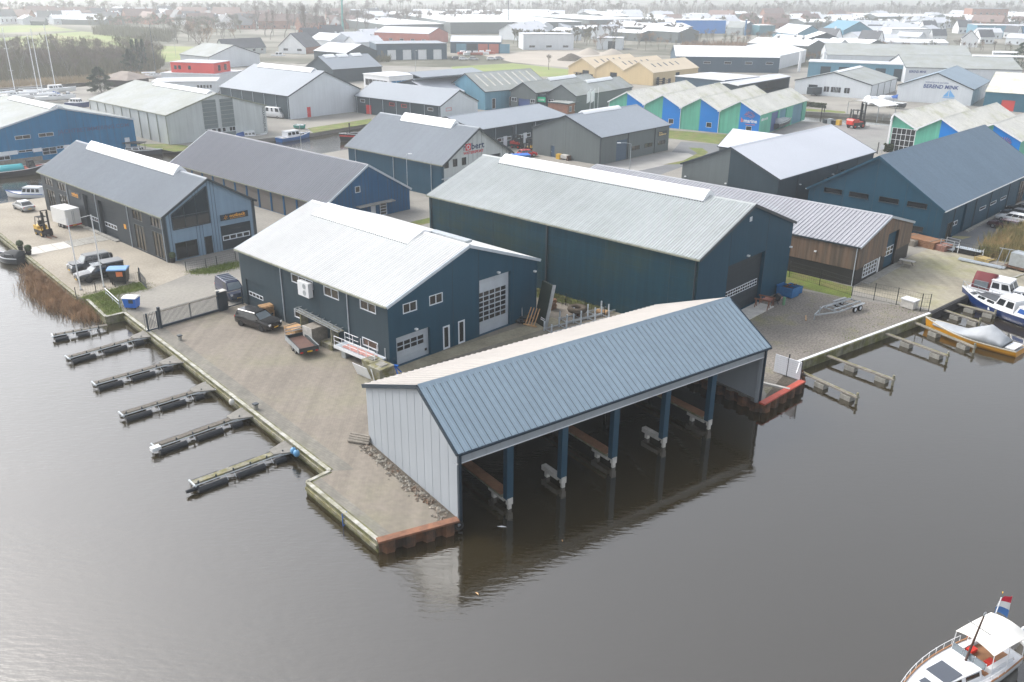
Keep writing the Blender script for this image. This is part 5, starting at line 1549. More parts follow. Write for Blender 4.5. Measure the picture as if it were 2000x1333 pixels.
for i, (px, P, lab) in enumerate((((1960, 447), PPLUM, 'dark plum estate car at the front of the parked row'), ((1976, 434), PWHT, 'white estate car second in the parked row'), ((1985, 425), PGREY, 'grey estate car third in the parked row'), ((1995, 416), PBLK, 'black car at the back of the parked row'))):
    p = G(*px)
    car('estate_car', lab + ' by the right hall', p, azof(G(1977, 450), G(1942, 443)), P, 4.4, 1.76, 1.46, hood=(0.92, 0), cab=(-0.47, 0.24), top=(-0.43, 0.08), belt=0.92, group='cars parked beside the right hall')
c = G(1030, 306)
car('small_car', 'bright red small car parked by the yellow machines', c, 70, paint('red', (0.55, 0.02, 0.02)), 4.0, 1.7, 1.45, belt=0.9)
t = car('motorhome', 'white motorhome parked against the dark hall behind the canal', G(537, 230), 118, PWHT, 6.5, 2.2, 2.7, hood=(1.5, 0), cab=(-0.48, 0.42), top=(-0.47, 0.34), belt=1.5, cut=((0.2, 0.35), (0.5, 0.6), (0.75, 0.95)))
for i, (px, az) in enumerate((((905, 118), 80), ((925, 118), 85), ((892, 117), 80), ((960, 118), 78), ((975, 117), 80), ((1290, 600), 0))[:5]):
    car('far_parked_car', ('first', 'second', 'third', 'fourth', 'fifth')[i] + ' pale car of the row parked in haze beyond the grass', G(*px), az, (PWHT, PSILV, PGREY)[i % 3], group='pale cars beyond the grass field')

def box_trailer():
    t = thing('box_trailer', 'white tandem axle box trailer beside the forklift', 'trailer', (-63.2, 118.9, 0), azof(G(125, 448), G(100, 440)))
    MB().box(-1.05, 1.05, -1.95, 1.95, 0.6, 2.75).build('box', pm('trailer_white', (0.74, 0.74, 0.72), 0.4, 0, 0.04), t)
    for x0, x1 in ((-1.0, -0.03), (0.03, 1.0)):
        d = MB().box(x0, x1, -1.99, -1.95, 0.68, 2.68).build('rear_door', MATS['trailer_white'], t)
        MB().box(x1 - 0.1 if x0 < 0 else x0 + 0.06, x1 - 0.06 if x0 < 0 else x0 + 0.1, -2.03, -1.99, 0.8, 2.5).build('lock_bar', GALV, d)
    MB().box(-1.05, 1.05, -1.97, 1.95, 2.751, 2.79).build('roof_skin', WHITE, t)
    MB().box(-0.25, 0.25, -2.02, -1.99, 0.45, 0.57).build('number_plate', PLATEY, t)
    MB().box(-1.05, 1.05, -2.0, -1.9, 0.42, 0.6).build('bumper', REDL, t)
    for sx in (-1, 1):
        for y in (-0.5, 0.3): wheel(t, sx * 0.92, y, 0.34, 0.22)
        MB().bar((sx * 0.6, 1.9, 0.55), (0, 3.3, 0.5), 0.08, 0.1).build('drawbar', GALV, t)
box_trailer()
def forklift(name, label, loc, az, body, k=1.0, mast=3.2):
    t = thing(name, label, 'forklift', loc, az)
    t.scale = (k, k, k)
    MB().prism([(-0.6, -1.35), (0.6, -1.35), (0.62, 0.6), (-0.62, 0.6)], 0.35, 0.75).build('chassis', BLACK, t)
    rings = [[Vector((sx * 0.58 * f, y, z)) for sx, z in ((-1, 0.5), (-1, zt), (1, zt), (1, 0.5))] for y, f, zt in ((-1.55, 0.85, 1.0), (-1.4, 1, 1.2), (-0.4, 1, 1.15), (-0.35, 1, 0.85), (0.5, 0.95, 0.85))]
    MB().loft(rings).build('counterweight', body, t)
    MB().box(-0.28, 0.28, -0.6, -0.05, 1.15, 1.3).build('seat', BLACK, t)
    MB().box(-0.28, 0.28, -0.7, -0.6, 1.2, 1.75).build('backrest', BLACK, t)
    for sx in (-1, 1):
        MB().bar((sx * 0.5, -1.0, 1.1), (sx * 0.46, -0.75, 2.25), 0.06, 0.06).build('guard_post', BLACK, t)
        MB().bar((sx * 0.5, 0.5, 0.85), (sx * 0.46, 0.2, 2.25), 0.06, 0.06).build('guard_post', BLACK, t)
        MB().box(sx * 0.34 - 0.06, sx * 0.34 + 0.06, 0.72, 0.86, 0.25, mast).build('mast_rail', BLACK, t)
        MB().box(sx * 0.22 - 0.05, sx * 0.22 + 0.05, 0.84, 0.95, 0.25, mast - 0.2).build('mast_inner_rail', BLACK, t)
        MB().box(sx * 0.3 - 0.07, sx * 0.3 + 0.07, 1.0, 2.15, 0.1, 0.15).build('fork', RUSTC if body is YELL else BLACK, t)
        MB().box(sx * 0.3 - 0.07, sx * 0.3 + 0.07, 0.98, 1.04, 0.1, 0.8).build('fork_shank', BLACK, t)
        wheel(t, sx * 0.5, 0.45, 0.35, 0.26, body)
        wheel(t, sx * 0.48, -1.0, 0.29, 0.22, body)
    for z in (0.5, mast * 0.55, mast - 0.08): MB().box(-0.4, 0.4, 0.74, 0.84, z, z + 0.09).build('mast_tie', BLACK, t)
    MB().box(-0.5, 0.5, 0.94, 1.0, 0.35, 0.95).build('carriage', BLACK, t)
    for i in range(5): MB().box(-0.48, 0.48, -0.75 + i * 0.22, -0.68 + i * 0.22, 2.24, 2.29).build('guard_bar', BLACK, t)
    return t
forklift('forklift', 'yellow forklift with black mast on the gravel by the box trailer', (-63.9, 113.9, 0), azof(G(66, 456), G(98, 468)), YELL, 1.15)
forklift('forklift', 'big red forklift on the far quay by the basin', G(1673, 250), 60, REDM, 1.9)
t = forklift('forklift', 'small yellow forklift parked beside the grey unit', G(1035, 297), -150, YELL, 1.2, 2.4)
t = forklift('forklift', 'small red forklift behind the robert hall', G(1012, 290), 130, REDM, 1.2, 2.2)
t = thing('barrow', 'orange barrow and drums against the grey unit wall', 'barrow', G(1100, 312), 40)
MB().box(-1.5, -0.6, -0.5, 0.4, 0, 1.0).build('drum_box', YELL, t)
MB().box(-0.3, 1.2, -0.5, 0.5, 0.3, 1.0).build('pallet_load', CONCW, t)
MB().box(1.3, 1.6, -0.6, 0.6, 0, 0.9).build('frame', RUST, t)
t = thing('tarpaulin_stack', 'blue tarpaulin covered stack behind the robert gable', 'stack', G(1012, 311), 70)
MB().prism([(-1.2, -2.2), (1.2, -2.2), (1.2, 2.2), (-1.2, 2.2)], 0, 0.9).build('stack', BLUEC, t)
MB().raw([(-1.25, -2.3, 0.88), (1.25, -2.3, 0.88), (1.25, 2.3, 0.88), (-1.25, 2.3, 0.88), (0, -2.0, 1.15), (0, 2.0, 1.15)], [(0, 1, 4), (1, 2, 5, 4), (2, 3, 5), (3, 0, 4, 5)]).build('cover', BLUEP, t)

def tipper():
    a, b = G(585, 668), G(612, 694)
    t = thing('flatbed_trailer', 'galvanised tandem flatbed trailer with brown floor and yellow plate', 'trailer', G(591, 684), azof(b, a))
    MB().box(-0.95, 0.95, -1.9, 1.9, 0.62, 0.7).build('bed', pm('bed_ply', (0.12, 0.06, 0.045), 0.6, 0, 0.15, 2), t)
    for sx in (-1, 1):
        MB().box(sx * 0.95, sx * 0.99, -1.95, 1.95, 0.55, 1.02).build('side_board', GALV, t)
        MB().box(sx * 0.8, sx * 0.945, -1.85, 1.85, 0.72, 0.95).build('side_liner', TRIM, t)
        for y in (-0.55, 0.25): wheel(t, sx * 0.8, y, 0.3, 0.2)
        MB().bar((sx * 0.95, 1.93, 1.0), (sx * 0.95, 1.93, 1.6), 0.05, 0.05, up=Vector((0, 1, 0))).build('headboard_post', GALV, t)
        MB().box(sx * 0.6, sx * 0.85, -2.0, -1.96, 0.5, 0.64).build('tail_light', REDL, t)
        MB().bar((sx * 0.5, 1.9, 0.5), (0, 3.3, 0.48), 0.07, 0.09).build('drawbar', GALV, t)
    for y, m in ((-1.93, TRIM), (1.93, TRIM)): MB().box(-0.95, 0.95, y - 0.02, y + 0.02, 0.55, 1.0).build('end_board', m, t)
    for z in (1.3, 1.58): MB().box(-0.97, 0.97, 1.9, 1.96, z, z + 0.07).build('headboard_rail', GALV, t)
    MB().box(-0.2, 0.3, -2.0, -1.97, 0.52, 0.66).build('number_plate', PLATEY, t)
tipper()
def boat_trailer():
    a, b = G(1588, 626), G(1672, 598)
    t = thing('boat_trailer', 'empty galvanised tandem boat trailer standing on the gravel', 'trailer', a, azof(a, b))
    n = (b - a).length
    for sx in (-1, 1):
        MB().bar((sx * 0.05, 0.2, 0.55), (sx * 0.95, n * 0.38, 0.6), 0.1, 0.14).build('a_frame', GALV, t)
        MB().bar((sx * 0.95, n * 0.38, 0.6), (sx * 0.95, n, 0.6), 0.1, 0.14).build('side_rail', GALV, t)
        MB().bar((sx * 0.5, n * 0.35, 0.78), (sx * 0.5, n * 0.98, 0.78), 0.12, 0.1).build('bunk', GALV, t)
        for y in (n * 0.74, n * 0.86): wheel(t, sx * 1.12, y, 0.34, 0.2, LAMPW)
        MB().box(sx * 0.98, sx * 1.28, n * 0.66, n * 0.94, 0.72, 0.77).build('mudguard', GALV, t)
    for y in (0.38, 0.5, 0.63, 0.8, 0.99): MB().bar((-0.95, n * y, 0.58), (0.95, n * y, 0.58), 0.1, 0.1).build('cross_member', GALV, t)
    MB().bar((0, 0.9, 0.6), (0, 0.95, 1.3), 0.1, 0.1, up=Vector((1, 0, 0))).build('winch_post', GALV, t)
    MB().tube((0, 0.15, 0), (0, 0.15, 0.6), 0.05, 8).build('jockey_leg', GALV, t)
    MB().bar((-0.3, -0.8, 0.06), (-1.2, 0.4, 0.06), 0.1, 0.08).build('loose_timber', WOODN, t)
boat_trailer()

# ------------------------------------------------------------------ boats
def hull(L, B, fb=0.9, dr=0.4, bow=0.9, full=0.35, n=14, stern=0.82, sheer=0.35):
    """rings stern->bow of an open half section; returns rings of (port..starboard) points, z=0 at the waterline"""
    out = []
    for i in range(n + 1):
        t = i / n
        if t < full: b = B / 2 * (stern + (1 - stern) * sin(pi / 2 * t / full))
        else: b = B / 2 * max(0.015, (1 - ((t - full) / (1 - full)) ** 2.1))
        sh = fb + sheer * max(0, (t - 0.4) / 0.6) ** 2
        k = -dr * (1 - 0.75 * max(0, (t - 0.6) / 0.4) ** 1.5)
        y = L * (t - 0.5) + (0.0 if t < 0.999 else bow * 0.1)
        rk = max(0, (t - 0.75) / 0.25) ** 2 * bow * 0.35
        pts = [(b, sh, 0.0), (b * 0.98, sh * 0.5, -0.3 * rk), (b * 0.88, 0.05, -0.7 * rk), (b * 0.5, k * 0.7, -rk), (0.0, k, -rk)]
        out.append([Vector((-x, y + dy, z)) for x, z, dy in pts] + [Vector((x, y + dy, z)) for x, z, dy in reversed(pts[:-1])])
    return out
def boat(name, label, stern, bow_, hullm, B=None, fb=0.9, deckm=None, z=WL, cat='boat', stripe=None, group=None, deckz=-0.12, sheer=0.35, rub=None, full=0.35, k=1.0):
    a, b = Vector(stern), Vector(bow_)
    a.z = b.z = z
    L = (b - a).length
    B = B or L * 0.32
    t = thing(name, label, cat, (a + b) / 2, azof(a, b), group)
    rg = hull(L, B, fb, 0.35, 0.9, full, sheer=sheer)
    auto_smooth(MB().loft(rg, closed=False).face(rg[0]).build('hull', hullm, t), 50)
    mb = MB()
    for r0, r1 in zip(rg[:-1], rg[1:]):
        q = [r0[0], r0[-1], r1[-1], r1[0]]
        mb.face([p + Vector((0, 0, deckz)) for p in q])
    mb.build('deck', deckm or WHITE, t)
    for s_ in (0, -1):
        mb = MB()
        for r0, r1 in zip(rg[:-1], rg[1:]): mb.bar(r0[s_], r1[s_], 0.09, 0.09)
        mb.build('gunwale', rub or WHITE, t)
        if stripe:
            mb = MB()
            for r0, r1 in zip(rg[:-1], rg[1:]):
                o = Vector((-0.02 if s_ == 0 else 0.02, 0, 0))
                f = lambda r, u: (r[s_] if s_ == 0 else r[-1]).lerp(r[1] if s_ == 0 else r[-2], u) + o
                mb.face([f(r0, 0.35), f(r1, 0.35), f(r1, 0.75), f(r0, 0.75)])
            mb.build('stripe', stripe, t)
    return t, L, B, rg
def cabin(t, y0, y1, w, z0, z1, mat=WHITE, gl=GLASSC, taper=0.85, rake=0.35, nwin=2, name='cabin', roofm=None, front=True, wf=None):
    """deckhouse; rounded plan, raked front, windows each a part"""
    wf = w if wf is None else wf
    b = [(-w / 2, y0), (w / 2, y0), (wf / 2, y1), (-wf / 2, y1)]
    u = [(-w / 2 * taper, y0 + 0.05), (w / 2 * taper, y0 + 0.05), (wf / 2 * taper, y1 - rake), (-wf / 2 * taper, y1 - rake)]
    vs = [Vector((x, y, z0)) for x, y in b] + [Vector((x, y, z1)) for x, y in u]
    c = MB().raw(vs, [(0, 1, 5, 4), (1, 2, 6, 5), (2, 3, 7, 6), (3, 0, 4, 7), (4, 5, 6, 7)]).build(name, mat, t)
    MB().prism([(x * 1.04, y + (0.08 if y > (y0 + y1) / 2 else -0.08)) for x, y in u], z1 + 0.002, z1 + 0.06).build('cabin_roof', roofm or mat, t)
    def pane(i0, i1, i2, i3, uu, vv):
        A, B_, Cc, D = vs[i0], vs[i1], vs[i2], vs[i3]
        P = lambda s_, r_: (A.lerp(B_, s_)).lerp(D.lerp(Cc, s_), r_)
        p = [P(uu[0], vv[0]), P(uu[1], vv[0]), P(uu[1], vv[1]), P(uu[0], vv[1])]
        n = (p[1] - p[0]).cross(p[3] - p[0]).normalized()
        if n.dot(sum(p, Vector()) / 4 - Vector((0, (y0 + y1) / 2, z0))) < 0: n = -n
        MB().raw([q - n * 0.01 for q in p] + [q + n * 0.015 for q in p], [(0, 1, 2, 3), (4, 5, 6, 7), (0, 1, 5, 4), (1, 2, 6, 5), (2, 3, 7, 6), (3, 0, 4, 7)]).build('window', gl, c)
    for f in ((1, 2, 6, 5), (3, 0, 4, 7)):
        for i in range(nwin): pane(*f, ((i + 0.12) / nwin, (i + 0.88) / nwin), (0.35, 0.85))
    if front:
        for i in range(2): pane(2, 3, 7, 6, ((i + 0.1) / 2, (i + 0.9) / 2), (0.3, 0.88))
    return c
def rail(t, rg, i0, i1, h=0.55, mat=GALV, name='rail'):
    for s_ in (0, -1):
        mb = MB()
        pts = [r[s_] for r in rg[i0:i1]]
        for p, q in zip(pts[:-1], pts[1:]): mb.tube(p + Vector((0, 0, h)), q + Vector((0, 0, h)), 0.025, 5)
        for p in pts: mb.tube(p, p + Vector((0, 0, h)), 0.02, 5)
        mb.build(name, mat, t)
def mast(t, x, y, z0, h, mat=WHITE, boom=0.35, stays=True, r=0.07, sp=0.12):
    m = MB().tube((x, y, z0), (x, y, z0 + h), r, 7, r * 0.7).build('mast', mat, t)
    for f in (0.35, 0.68): MB().tube((x - h * sp * 0.6, y, z0 + h * f), (x + h * sp * 0.6, y, z0 + h * f), 0.03, 5).build('spreader', mat, m)
    if boom: MB().tube((x, y, z0 + 1.2), (x, y - h * boom, z0 + 1.2), 0.09, 6).build('boom', mat, m)
    if stays:
        for q in ((-h * 0.09, -0.3), (h * 0.09, -0.3), (0, h * 0.32), (0, -h * 0.38)): MB().tube((x, y, z0 + h), (x + q[0], y + q[1], z0), 0.015, 3).build('stay', GALV, m)
    return m
NAVYH = pm('navy_hull', (0.006, 0.03, 0.13), 0.25, 0, 0.05, coat=0.4)
WHH = pm('white_gelcoat', (0.76, 0.77, 0.78), 0.22, 0, 0.04, coat=0.4)
GREYH = pm('dark_grey_hull', (0.05, 0.055, 0.06), 0.35, 0, 0.08)
ORH = pm('amber_hull', (0.65, 0.3, 0.02), 0.3, 0, 0.08)
BLKH = pm('black_steel_hull', (0.012, 0.012, 0.014), 0.45, 0, 0.15)
TEAK = pm('teak_deck', (0.32, 0.16, 0.075), 0.6, 0, 0.15, 3)
TARP = pm('grey_tarpaulin', (0.36, 0.38, 0.4), 0.6, 0, 0.1, 1.0, bump=0.05, bsc=2.5)
CANV = pm('dark_canvas', (0.035, 0.038, 0.042), 0.8, 0, 0.1)
REDCV = pm('oxblood_canvas', (0.14, 0.018, 0.022), 0.7, 0, 0.1)
BLUCV = pm('blue_canvas', (0.01, 0.08, 0.3), 0.7, 0, 0.1)
def tarp(t, y0, y1, w0, h, z0, mat=TARP, wf=None, name='tarpaulin', seed=1, peak=0.5, n=10):
    rnd = random.Random(seed)
    rings = []
    for i in range(n + 1):
        u = i / n
        y = y0 + (y1 - y0) * u
        w = w0(u) if callable(w0) else w0
        hh = (h(u) if callable(h) else h) + rnd.uniform(-0.06, 0.06)
        rings.append([Vector((x * w / 2, y + rnd.uniform(-0.05, 0.05), z0 + zz * hh)) for x, zz in ((-1, 0), (-0.8, 0.45 + rnd.uniform(-0.06, 0.06)), (-0.3, 0.92), (0, 1.0), (0.3, 0.92), (0.8, 0.45 + rnd.uniform(-0.06, 0.06)), (1, 0))])
    return MB().loft(rings, closed=True).build(name, mat, t, True)

# grey tender at the left quay
t, L, B, rg = boat('tender', 'dark grey tender with black canvas top at the left quay', G(46, 514, WL), G(-2, 508, WL), GREYH, B=2.3, fb=0.75, deckm=GREYH, cat='boat', deckz=-0.1)
tarp(t, -L * 0.48, L * 0.28, lambda u: B * (0.9 - 0.25 * u * u), lambda u: 0.95 - 0.6 * max(0, u - 0.55) * 2, 0.62, CANV, seed=3)
for sx in (-1, 1): MB().box(sx * 0.86, sx * 0.98, -L * 0.38, -L * 0.05, 0.8, 1.25).build('canopy_window', GLASSC, t)
# navy and white cruiser at the right
t, L, B, rg = boat('motor_cruiser', 'navy hulled motor cruiser with white superstructure moored at the right edge', G(2030, 642, WL), G(1876, 584, WL), NAVYH, B=3.4, fb=1.05, deckm=WHH, sheer=0.5, deckz=-0.05)
cabin(t, -L * 0.02, L * 0.27, 2.3, 0.95, 1.5, WHH, roofm=GREYH, nwin=2, wf=1.5, front=False)
cabin(t, -L * 0.26, -L * 0.01, 2.7, 0.95, 2.3, WHH, nwin=2, rake=0.55)
cabin(t, -L * 0.47, -L * 0.27, 2.7, 0.95, 1.9, WHH, gl=BLUCV, nwin=1, front=False)
rail(t, rg, 8, 15, 0.6)
MB().box(-0.6, 0.6, L * 0.3, L * 0.4, 1.2, 1.3).build('hatch', GREYH, t)
for sx in (-1, 1): MB().box(sx * 1.45, sx * 1.6, -L * 0.1, L * 0.02, 0.55, 0.85).build('number_panel', WHITE, t)
# white cruiser with red canvas
t, L, B, rg = boat('motor_cruiser', 'white cruiser with oxblood canvas canopy behind the navy one', G(1893, 574, WL), G(2050, 610, WL), WHH, B=3.6, fb=1.3, deckm=WHH, sheer=0.4, deckz=-0.05)
cabin(t, -L * 0.22, L * 0.06, 2.9, 1.25, 2.5, WHH, nwin=2, rake=0.6)
cabin(t, L * 0.06, L * 0.28, 2.6, 1.25, 1.8, WHH, nwin=2, rake=0.4, wf=1.7, front=False)
c = tarp(t, -L * 0.46, -L * 0.2, 2.9, 1.75, 1.15, REDCV, seed=5, n=4, name='canopy')
for sx in (-1, 1): MB().box(sx * 1.2, sx * 1.5, -L * 0.42, -L * 0.25, 1.5, 2.2).build('canopy_window', GLASSV, t)
rail(t, rg, 9, 15, 0.6)
# amber boat under tarpaulin
t, L, B, rg = boat('open_boat', 'amber hulled open boat under a grey tarpaulin', G(1992, 694, WL), G(1806, 640, WL), ORH, B=2.9, fb=0.62, deckm=TARP, rub=pm('cream_rail', (0.6, 0.56, 0.45), 0.6), sheer=0.55, stripe=None)
tarp(t, -L * 0.36, L * 0.4, lambda u: B * (0.95 - 0.55 * u ** 3), lambda u: 0.35 + 1.25 * max(0, 1 - abs(u - 0.25) / 0.3) if u < 0.55 else 0.35, 0.72, TARP, seed=9, n=16)
MB().box(-1.0, 1.0, -L * 0.47, -L * 0.38, 0.65, 0.78).build('stern_thwart', WHITE, t)
# yacht in the lower right corner
def yacht_corner():
    t, L, B, rg = boat('sailing_cruiser', 'white cruiser with cream bimini, mast and tricolour flag in the lower right corner', G(2030, 1240, WL), G(1715, 1420, WL), WHH, B=3.9, fb=1.2, deckm=WHH, sheer=0.3, deckz=-0.06, rub=TEAK)
    t.scale = (0.68, 0.68, 0.68)
    t.location = (G(1952, 1284, WL) + G(1738, 1405, WL)) / 2
    cabin(t, -L * 0.14, L * 0.3, 2.7, 1.1, 1.75, WHH, nwin=3, wf=1.6, front=False, rake=0.3)
    MB().box(-0.85, 0.85, L * 0.0, L * 0.14, 1.83, 1.87).build('roof_hatch', pm('smoked_hatch', (0.08, 0.09, 0.11), 0.15, 0, 0.1, spec=0.8), t)
    MB().box(-0.35, 0.35, L * 0.2, L * 0.25, 1.83, 1.87).build('deck_hatch', MATS['smoked_hatch'], t)
    MB().box(-1.35, 1.35, -L * 0.44, -L * 0.16, 1.12, 1.16).build('cockpit_sole', TEAK, t)
    for sx in (-1, 1):
        MB().box(sx * 1.05, sx * 1.4, -L * 0.42, -L * 0.2, 1.16, 1.55).build('cockpit_seat', WHH, t)
        MB().box(sx * 0.5, sx * 1.0, -L * 0.3, -L * 0.24, 1.2, 1.5).build('cushion', REDM, t)
    for x in (-0.9, 0.0, 0.9): MB().box(x - 0.42, x + 0.42, -L * 0.15, -L * 0.14, 1.8, 2.35).build('windscreen_pane', GLASSV, t)
    for x in (-1.35, -0.45, 0.45, 1.35): MB().tube((x, -L * 0.145, 1.75), (x, -L * 0.145, 2.4), 0.03, 6).build('windscreen_post', WHITE, t)
    rings = []
    for i in range(9):
        y = -L * 0.5 + L * 0.33 * i / 8
        sag = 0.12 * sin(pi * i / 8)
        rings.append([Vector((x * 1.55, y, 3.15 + 0.3 * (1 - x * x) + sag * 0.6)) for x in (-1, -0.75, -0.4, 0, 0.4, 0.75, 1)])
    low = [[p - Vector((0, 0, 0.03)) for p in r] for r in rings]
    mb = MB().loft(rings, closed=False).loft(low, closed=False)
    mb.build('bimini', pm('cream_canvas', (0.78, 0.76, 0.7), 0.8, 0, 0.05, 1.0), t, True)
    for sx in (-1, 1):
        for y in (-0.48, -0.33, -0.18): MB().tube((sx * 1.6, L * y, 1.15), (sx * 1.52, L * (y * 0.98), 3.15), 0.03, 6).build('bimini_post', WHITE, t)
    m = MB().tube((0, -L * 0.12, 1.7), (0, -L * 0.19, 5.6), 0.09, 8, 0.06).build('mast', pm('varnished_spar', (0.06, 0.03, 0.02), 0.4), t)
    MB().tube((-0.9, -L * 0.175, 4.6), (0.9, -L * 0.175, 4.6), 0.03, 5).build('crosstree', TRIM, m)
    MB().torus((0, -L * 0.195, 5.75), (1, 0, 0), 0.16, 0.03, 12, 5).build('masthead_loop', GALV, m)
    f = thing('flag', 'red white and blue tricolour flag on the cruiser in the lower right corner', 'flag')
    f.matrix_world = t.matrix_basis @ Matrix.Translation((0.25, -L * 0.33, 3.5)) @ Matrix.Scale(1.7, 4)
    MB().tube((0, 0, -0.2), (0, -0.25, 1.6), 0.025, 6).build('staff', WHITE, f)
    cols = [pm('flag_blue', (0.05, 0.16, 0.42), 0.8), pm('flag_white', (0.78, 0.78, 0.78), 0.8), pm('flag_red', (0.6, 0.02, 0.05), 0.8)]
    for k in range(3):
        mb = MB()
        for i in range(7):
            def P(u, v): return Vector((0.12 * sin(u * 5 + v), -0.05 - u * 0.95 - 0.15 * v, 0.75 + v * 0.27 - 0.5 * u * u))
            u0, u1 = i / 7, (i + 1) / 7
            mb.face([P(u0, k), P(u1, k), P(u1, k + 1), P(u0, k + 1)])
        mb.build('stripe', cols[k], f, True)
    lb = thing('lifebuoy', 'orange lifebuoy on the stern rail of the corner cruiser', 'lifebuoy')
    lb.matrix_world = t.matrix_basis @ Matrix.Translation((1.72, -L * 0.36, 1.75))
    MB().torus((0, 0, 0), (1, 0, 0.2), 0.3, 0.09, 20, 8).build('ring', pm('buoy_orange', (0.75, 0.12, 0.02), 0.5), lb, True)
    rail(t, rg, 3, 15, 0.6, WHITE)
    MB().box(-0.9, -0.3, L * 0.32, L * 0.37, 1.3, 1.5).build('anchor_locker', BLUCV, t)
    d, dl, db, dr = boat('dinghy', 'small white dinghy behind the corner cruiser', G(2035, 1262, WL), G(1988, 1258, WL), WHH, B=1.5, fb=0.6)
yacht_corner()
# canal boats on the left
t, L, B, rg = boat('barge', 'black barge with turquoise covered boat and red foredeck at the far left', G(-40, 350, WL), G(92, 335, WL), BLKH, B=4.2, fb=1.1, deckm=pm('red_deck', (0.4, 0.09, 0.05), 0.6), full=0.6)
tarp(t, -L * 0.2, L * 0.15, 2.6, 1.0, 1.0, pm('turquoise_cover', (0.02, 0.32, 0.36), 0.6), seed=4)
cabin(t, L * 0.22, L * 0.34, 1.8, 1.0, 2.4, BLKH, nwin=1)
t, L, B, rg = boat('sloop', 'slim white sloop with long white cabin left of the showroom hall', G(92, 386, WL), G(14, 384, WL), WHH, B=2.6, fb=0.7, deckm=WHH, rub=BLUCV)
cabin(t, -L * 0.42, L * 0.05, 1.8, 0.6, 1.7, WHH, nwin=4)
MB().tube((0.2, -L * 0.05, 0.6), (0.6, -L * 0.02, -0.6), 0.05, 5).build('stand', YELL, t)
t, L, B, rg = boat('launch', 'grey launch with dark hard canopy in the canal by the blue hall', G(232, 299, WL), G(318, 302, WL), GREYH, B=2.8, fb=0.8, deckm=WHH)
MB().box(-1.2, 1.2, -L * 0.42, L * 0.1, 2.2, 2.34).build('hard_canopy', CANV, t)
for sx in (-1, 1):
    for y in (-0.38, 0.06): MB().tube((sx * 1.05, L * y, 0.7), (sx * 1.1, L * y, 2.2), 0.04, 5).build('canopy_post', CANV, t)
cabin(t, -L * 0.3, L * 0.05, 1.7, 0.7, 1.3, WHH, nwin=2)
t, L, B, rg = boat('canal_cruiser', 'blue and white cruiser moored across the canal', G(545, 278, WL), G(605, 268, WL), pm('mid_blue_hull', (0.03, 0.15, 0.42), 0.3), B=3.0, fb=0.9, deckm=WHH)
cabin(t, -L * 0.3, L * 0.1, 2.2, 0.85, 2.1, WHH, nwin=3)
cabin(t, L * 0.1, L * 0.3, 1.9, 0.85, 1.35, WHH, nwin=2, wf=1.2, front=False)
rail(t, rg, 9, 15, 0.5)
t, L, B, rg = boat('canal_cruiser', 'white cruiser with blue cover below the off white hall', G(458, 274, WL), G(522, 270, WL), WHH, B=2.8, fb=0.8, deckm=WHH)
cabin(t, -L * 0.2, L * 0.15, 2.0, 0.75, 1.7, WHH, nwin=3)
tarp(t, -L * 0.45, -L * 0.2, 2.2, 1.0, 0.75, BLUCV, seed=2, n=4)
t, L, B, rg = boat('dark_ship', 'dark steel ship with red waterline showing behind the robert hall', G(762, 270, WL), G(664, 277, WL), BLKH, B=3.8, fb=1.5, deckm=CONCW, stripe=REDM, full=0.5)
MB().tube((0, L * 0.3, 1.2), (0, L * 0.3, 4.0), 0.15, 8).build('mast', BLKH, t)
MB().box(-0.7, 0.7, L * 0.1, L * 0.35, 1.2, 1.8).build('hatch', BLKH, t)
t, L, B, rg = boat('pond_cruiser', 'small white cruiser moored by the farmhouse pond', G(558, 113, WL), G(530, 113, WL), WHH, B=3.2, fb=1.1)
cabin(t, -L * 0.3, L * 0.2, 2.4, 1.0, 2.6, WHH, nwin=2)
# yachts laid up behind the blue hall
for i, (px, h, ang) in enumerate((((28, 197), 18, 30), ((80, 194), 17.5, 60), ((72, 198), 16, 70), ((108, 201), 19, 55), ((302, 153), 17, 60))):
    p = G(*px)
    d = Vector((sin(R(ang)), cos(R(ang)), 0))
    t, L, B, rg = boat('sailing_yacht', ('white sailing yacht with tall mast at the far left edge', 'white sailing yacht, left mast of the close pair behind the blue hall', 'white sailing yacht, right mast of the close pair behind the blue hall', 'white sailing yacht with the mast nearest the round conifer', 'dark masted yacht by the red storey')[i], p - d * 5, p + d * 5, WHH, z=0.9 if i < 4 else 0.3, B=3.1, fb=1.0)
    cabin(t, -L * 0.15, L * 0.2, 1.8, 0.9, 1.35, WHH, nwin=3, wf=1.1, front=False)
    mast(t, 0, L * 0.08, 1.2, h, WHITE if i < 4 else TRIM, r=0.12)
    tarp(t, -L * 0.42, L * 0.05, 1.2, 0.5, 1.5, WHITE, seed=i, name='sail_cover')
def laid_up(name, label, a, b, hm, cov=None, z=0.7, B=None, fb=1.0, cab=True):
    t, L, B, rg = boat(name, label, G(*a), G(*b), hm, z=z, B=B, fb=fb)
    if cab: cabin(t, -L * 0.25, L * 0.15, B * 0.7, fb * 0.9, fb * 0.9 + 1.1, WHH, nwin=3)
    if cov: tarp(t, -L * 0.45, L * 0.3, lambda u: B * (0.98 - 0.5 * u * u), lambda u: 1.3 - 0.7 * u, fb * 0.9, cov, seed=len(label))
    for sx in (-1, 1):
        for y in (-0.25, 0.2): MB().bar((sx * B * 0.3, L * y, -z), (sx * B * 0.3, L * y, 0.1), 0.12, 0.12, up=Vector((0, 1, 0))).build('cradle_leg', WOODM, t)
    return t
laid_up('laid_up_cruiser', 'long white cruiser laid up behind the blue hall', (78, 186), (150, 182), WHH, B=3.6)
laid_up('laid_up_cruiser', 'white and blue motor boat laid up against the off white hall', (132, 212), (176, 214), NAVYH)
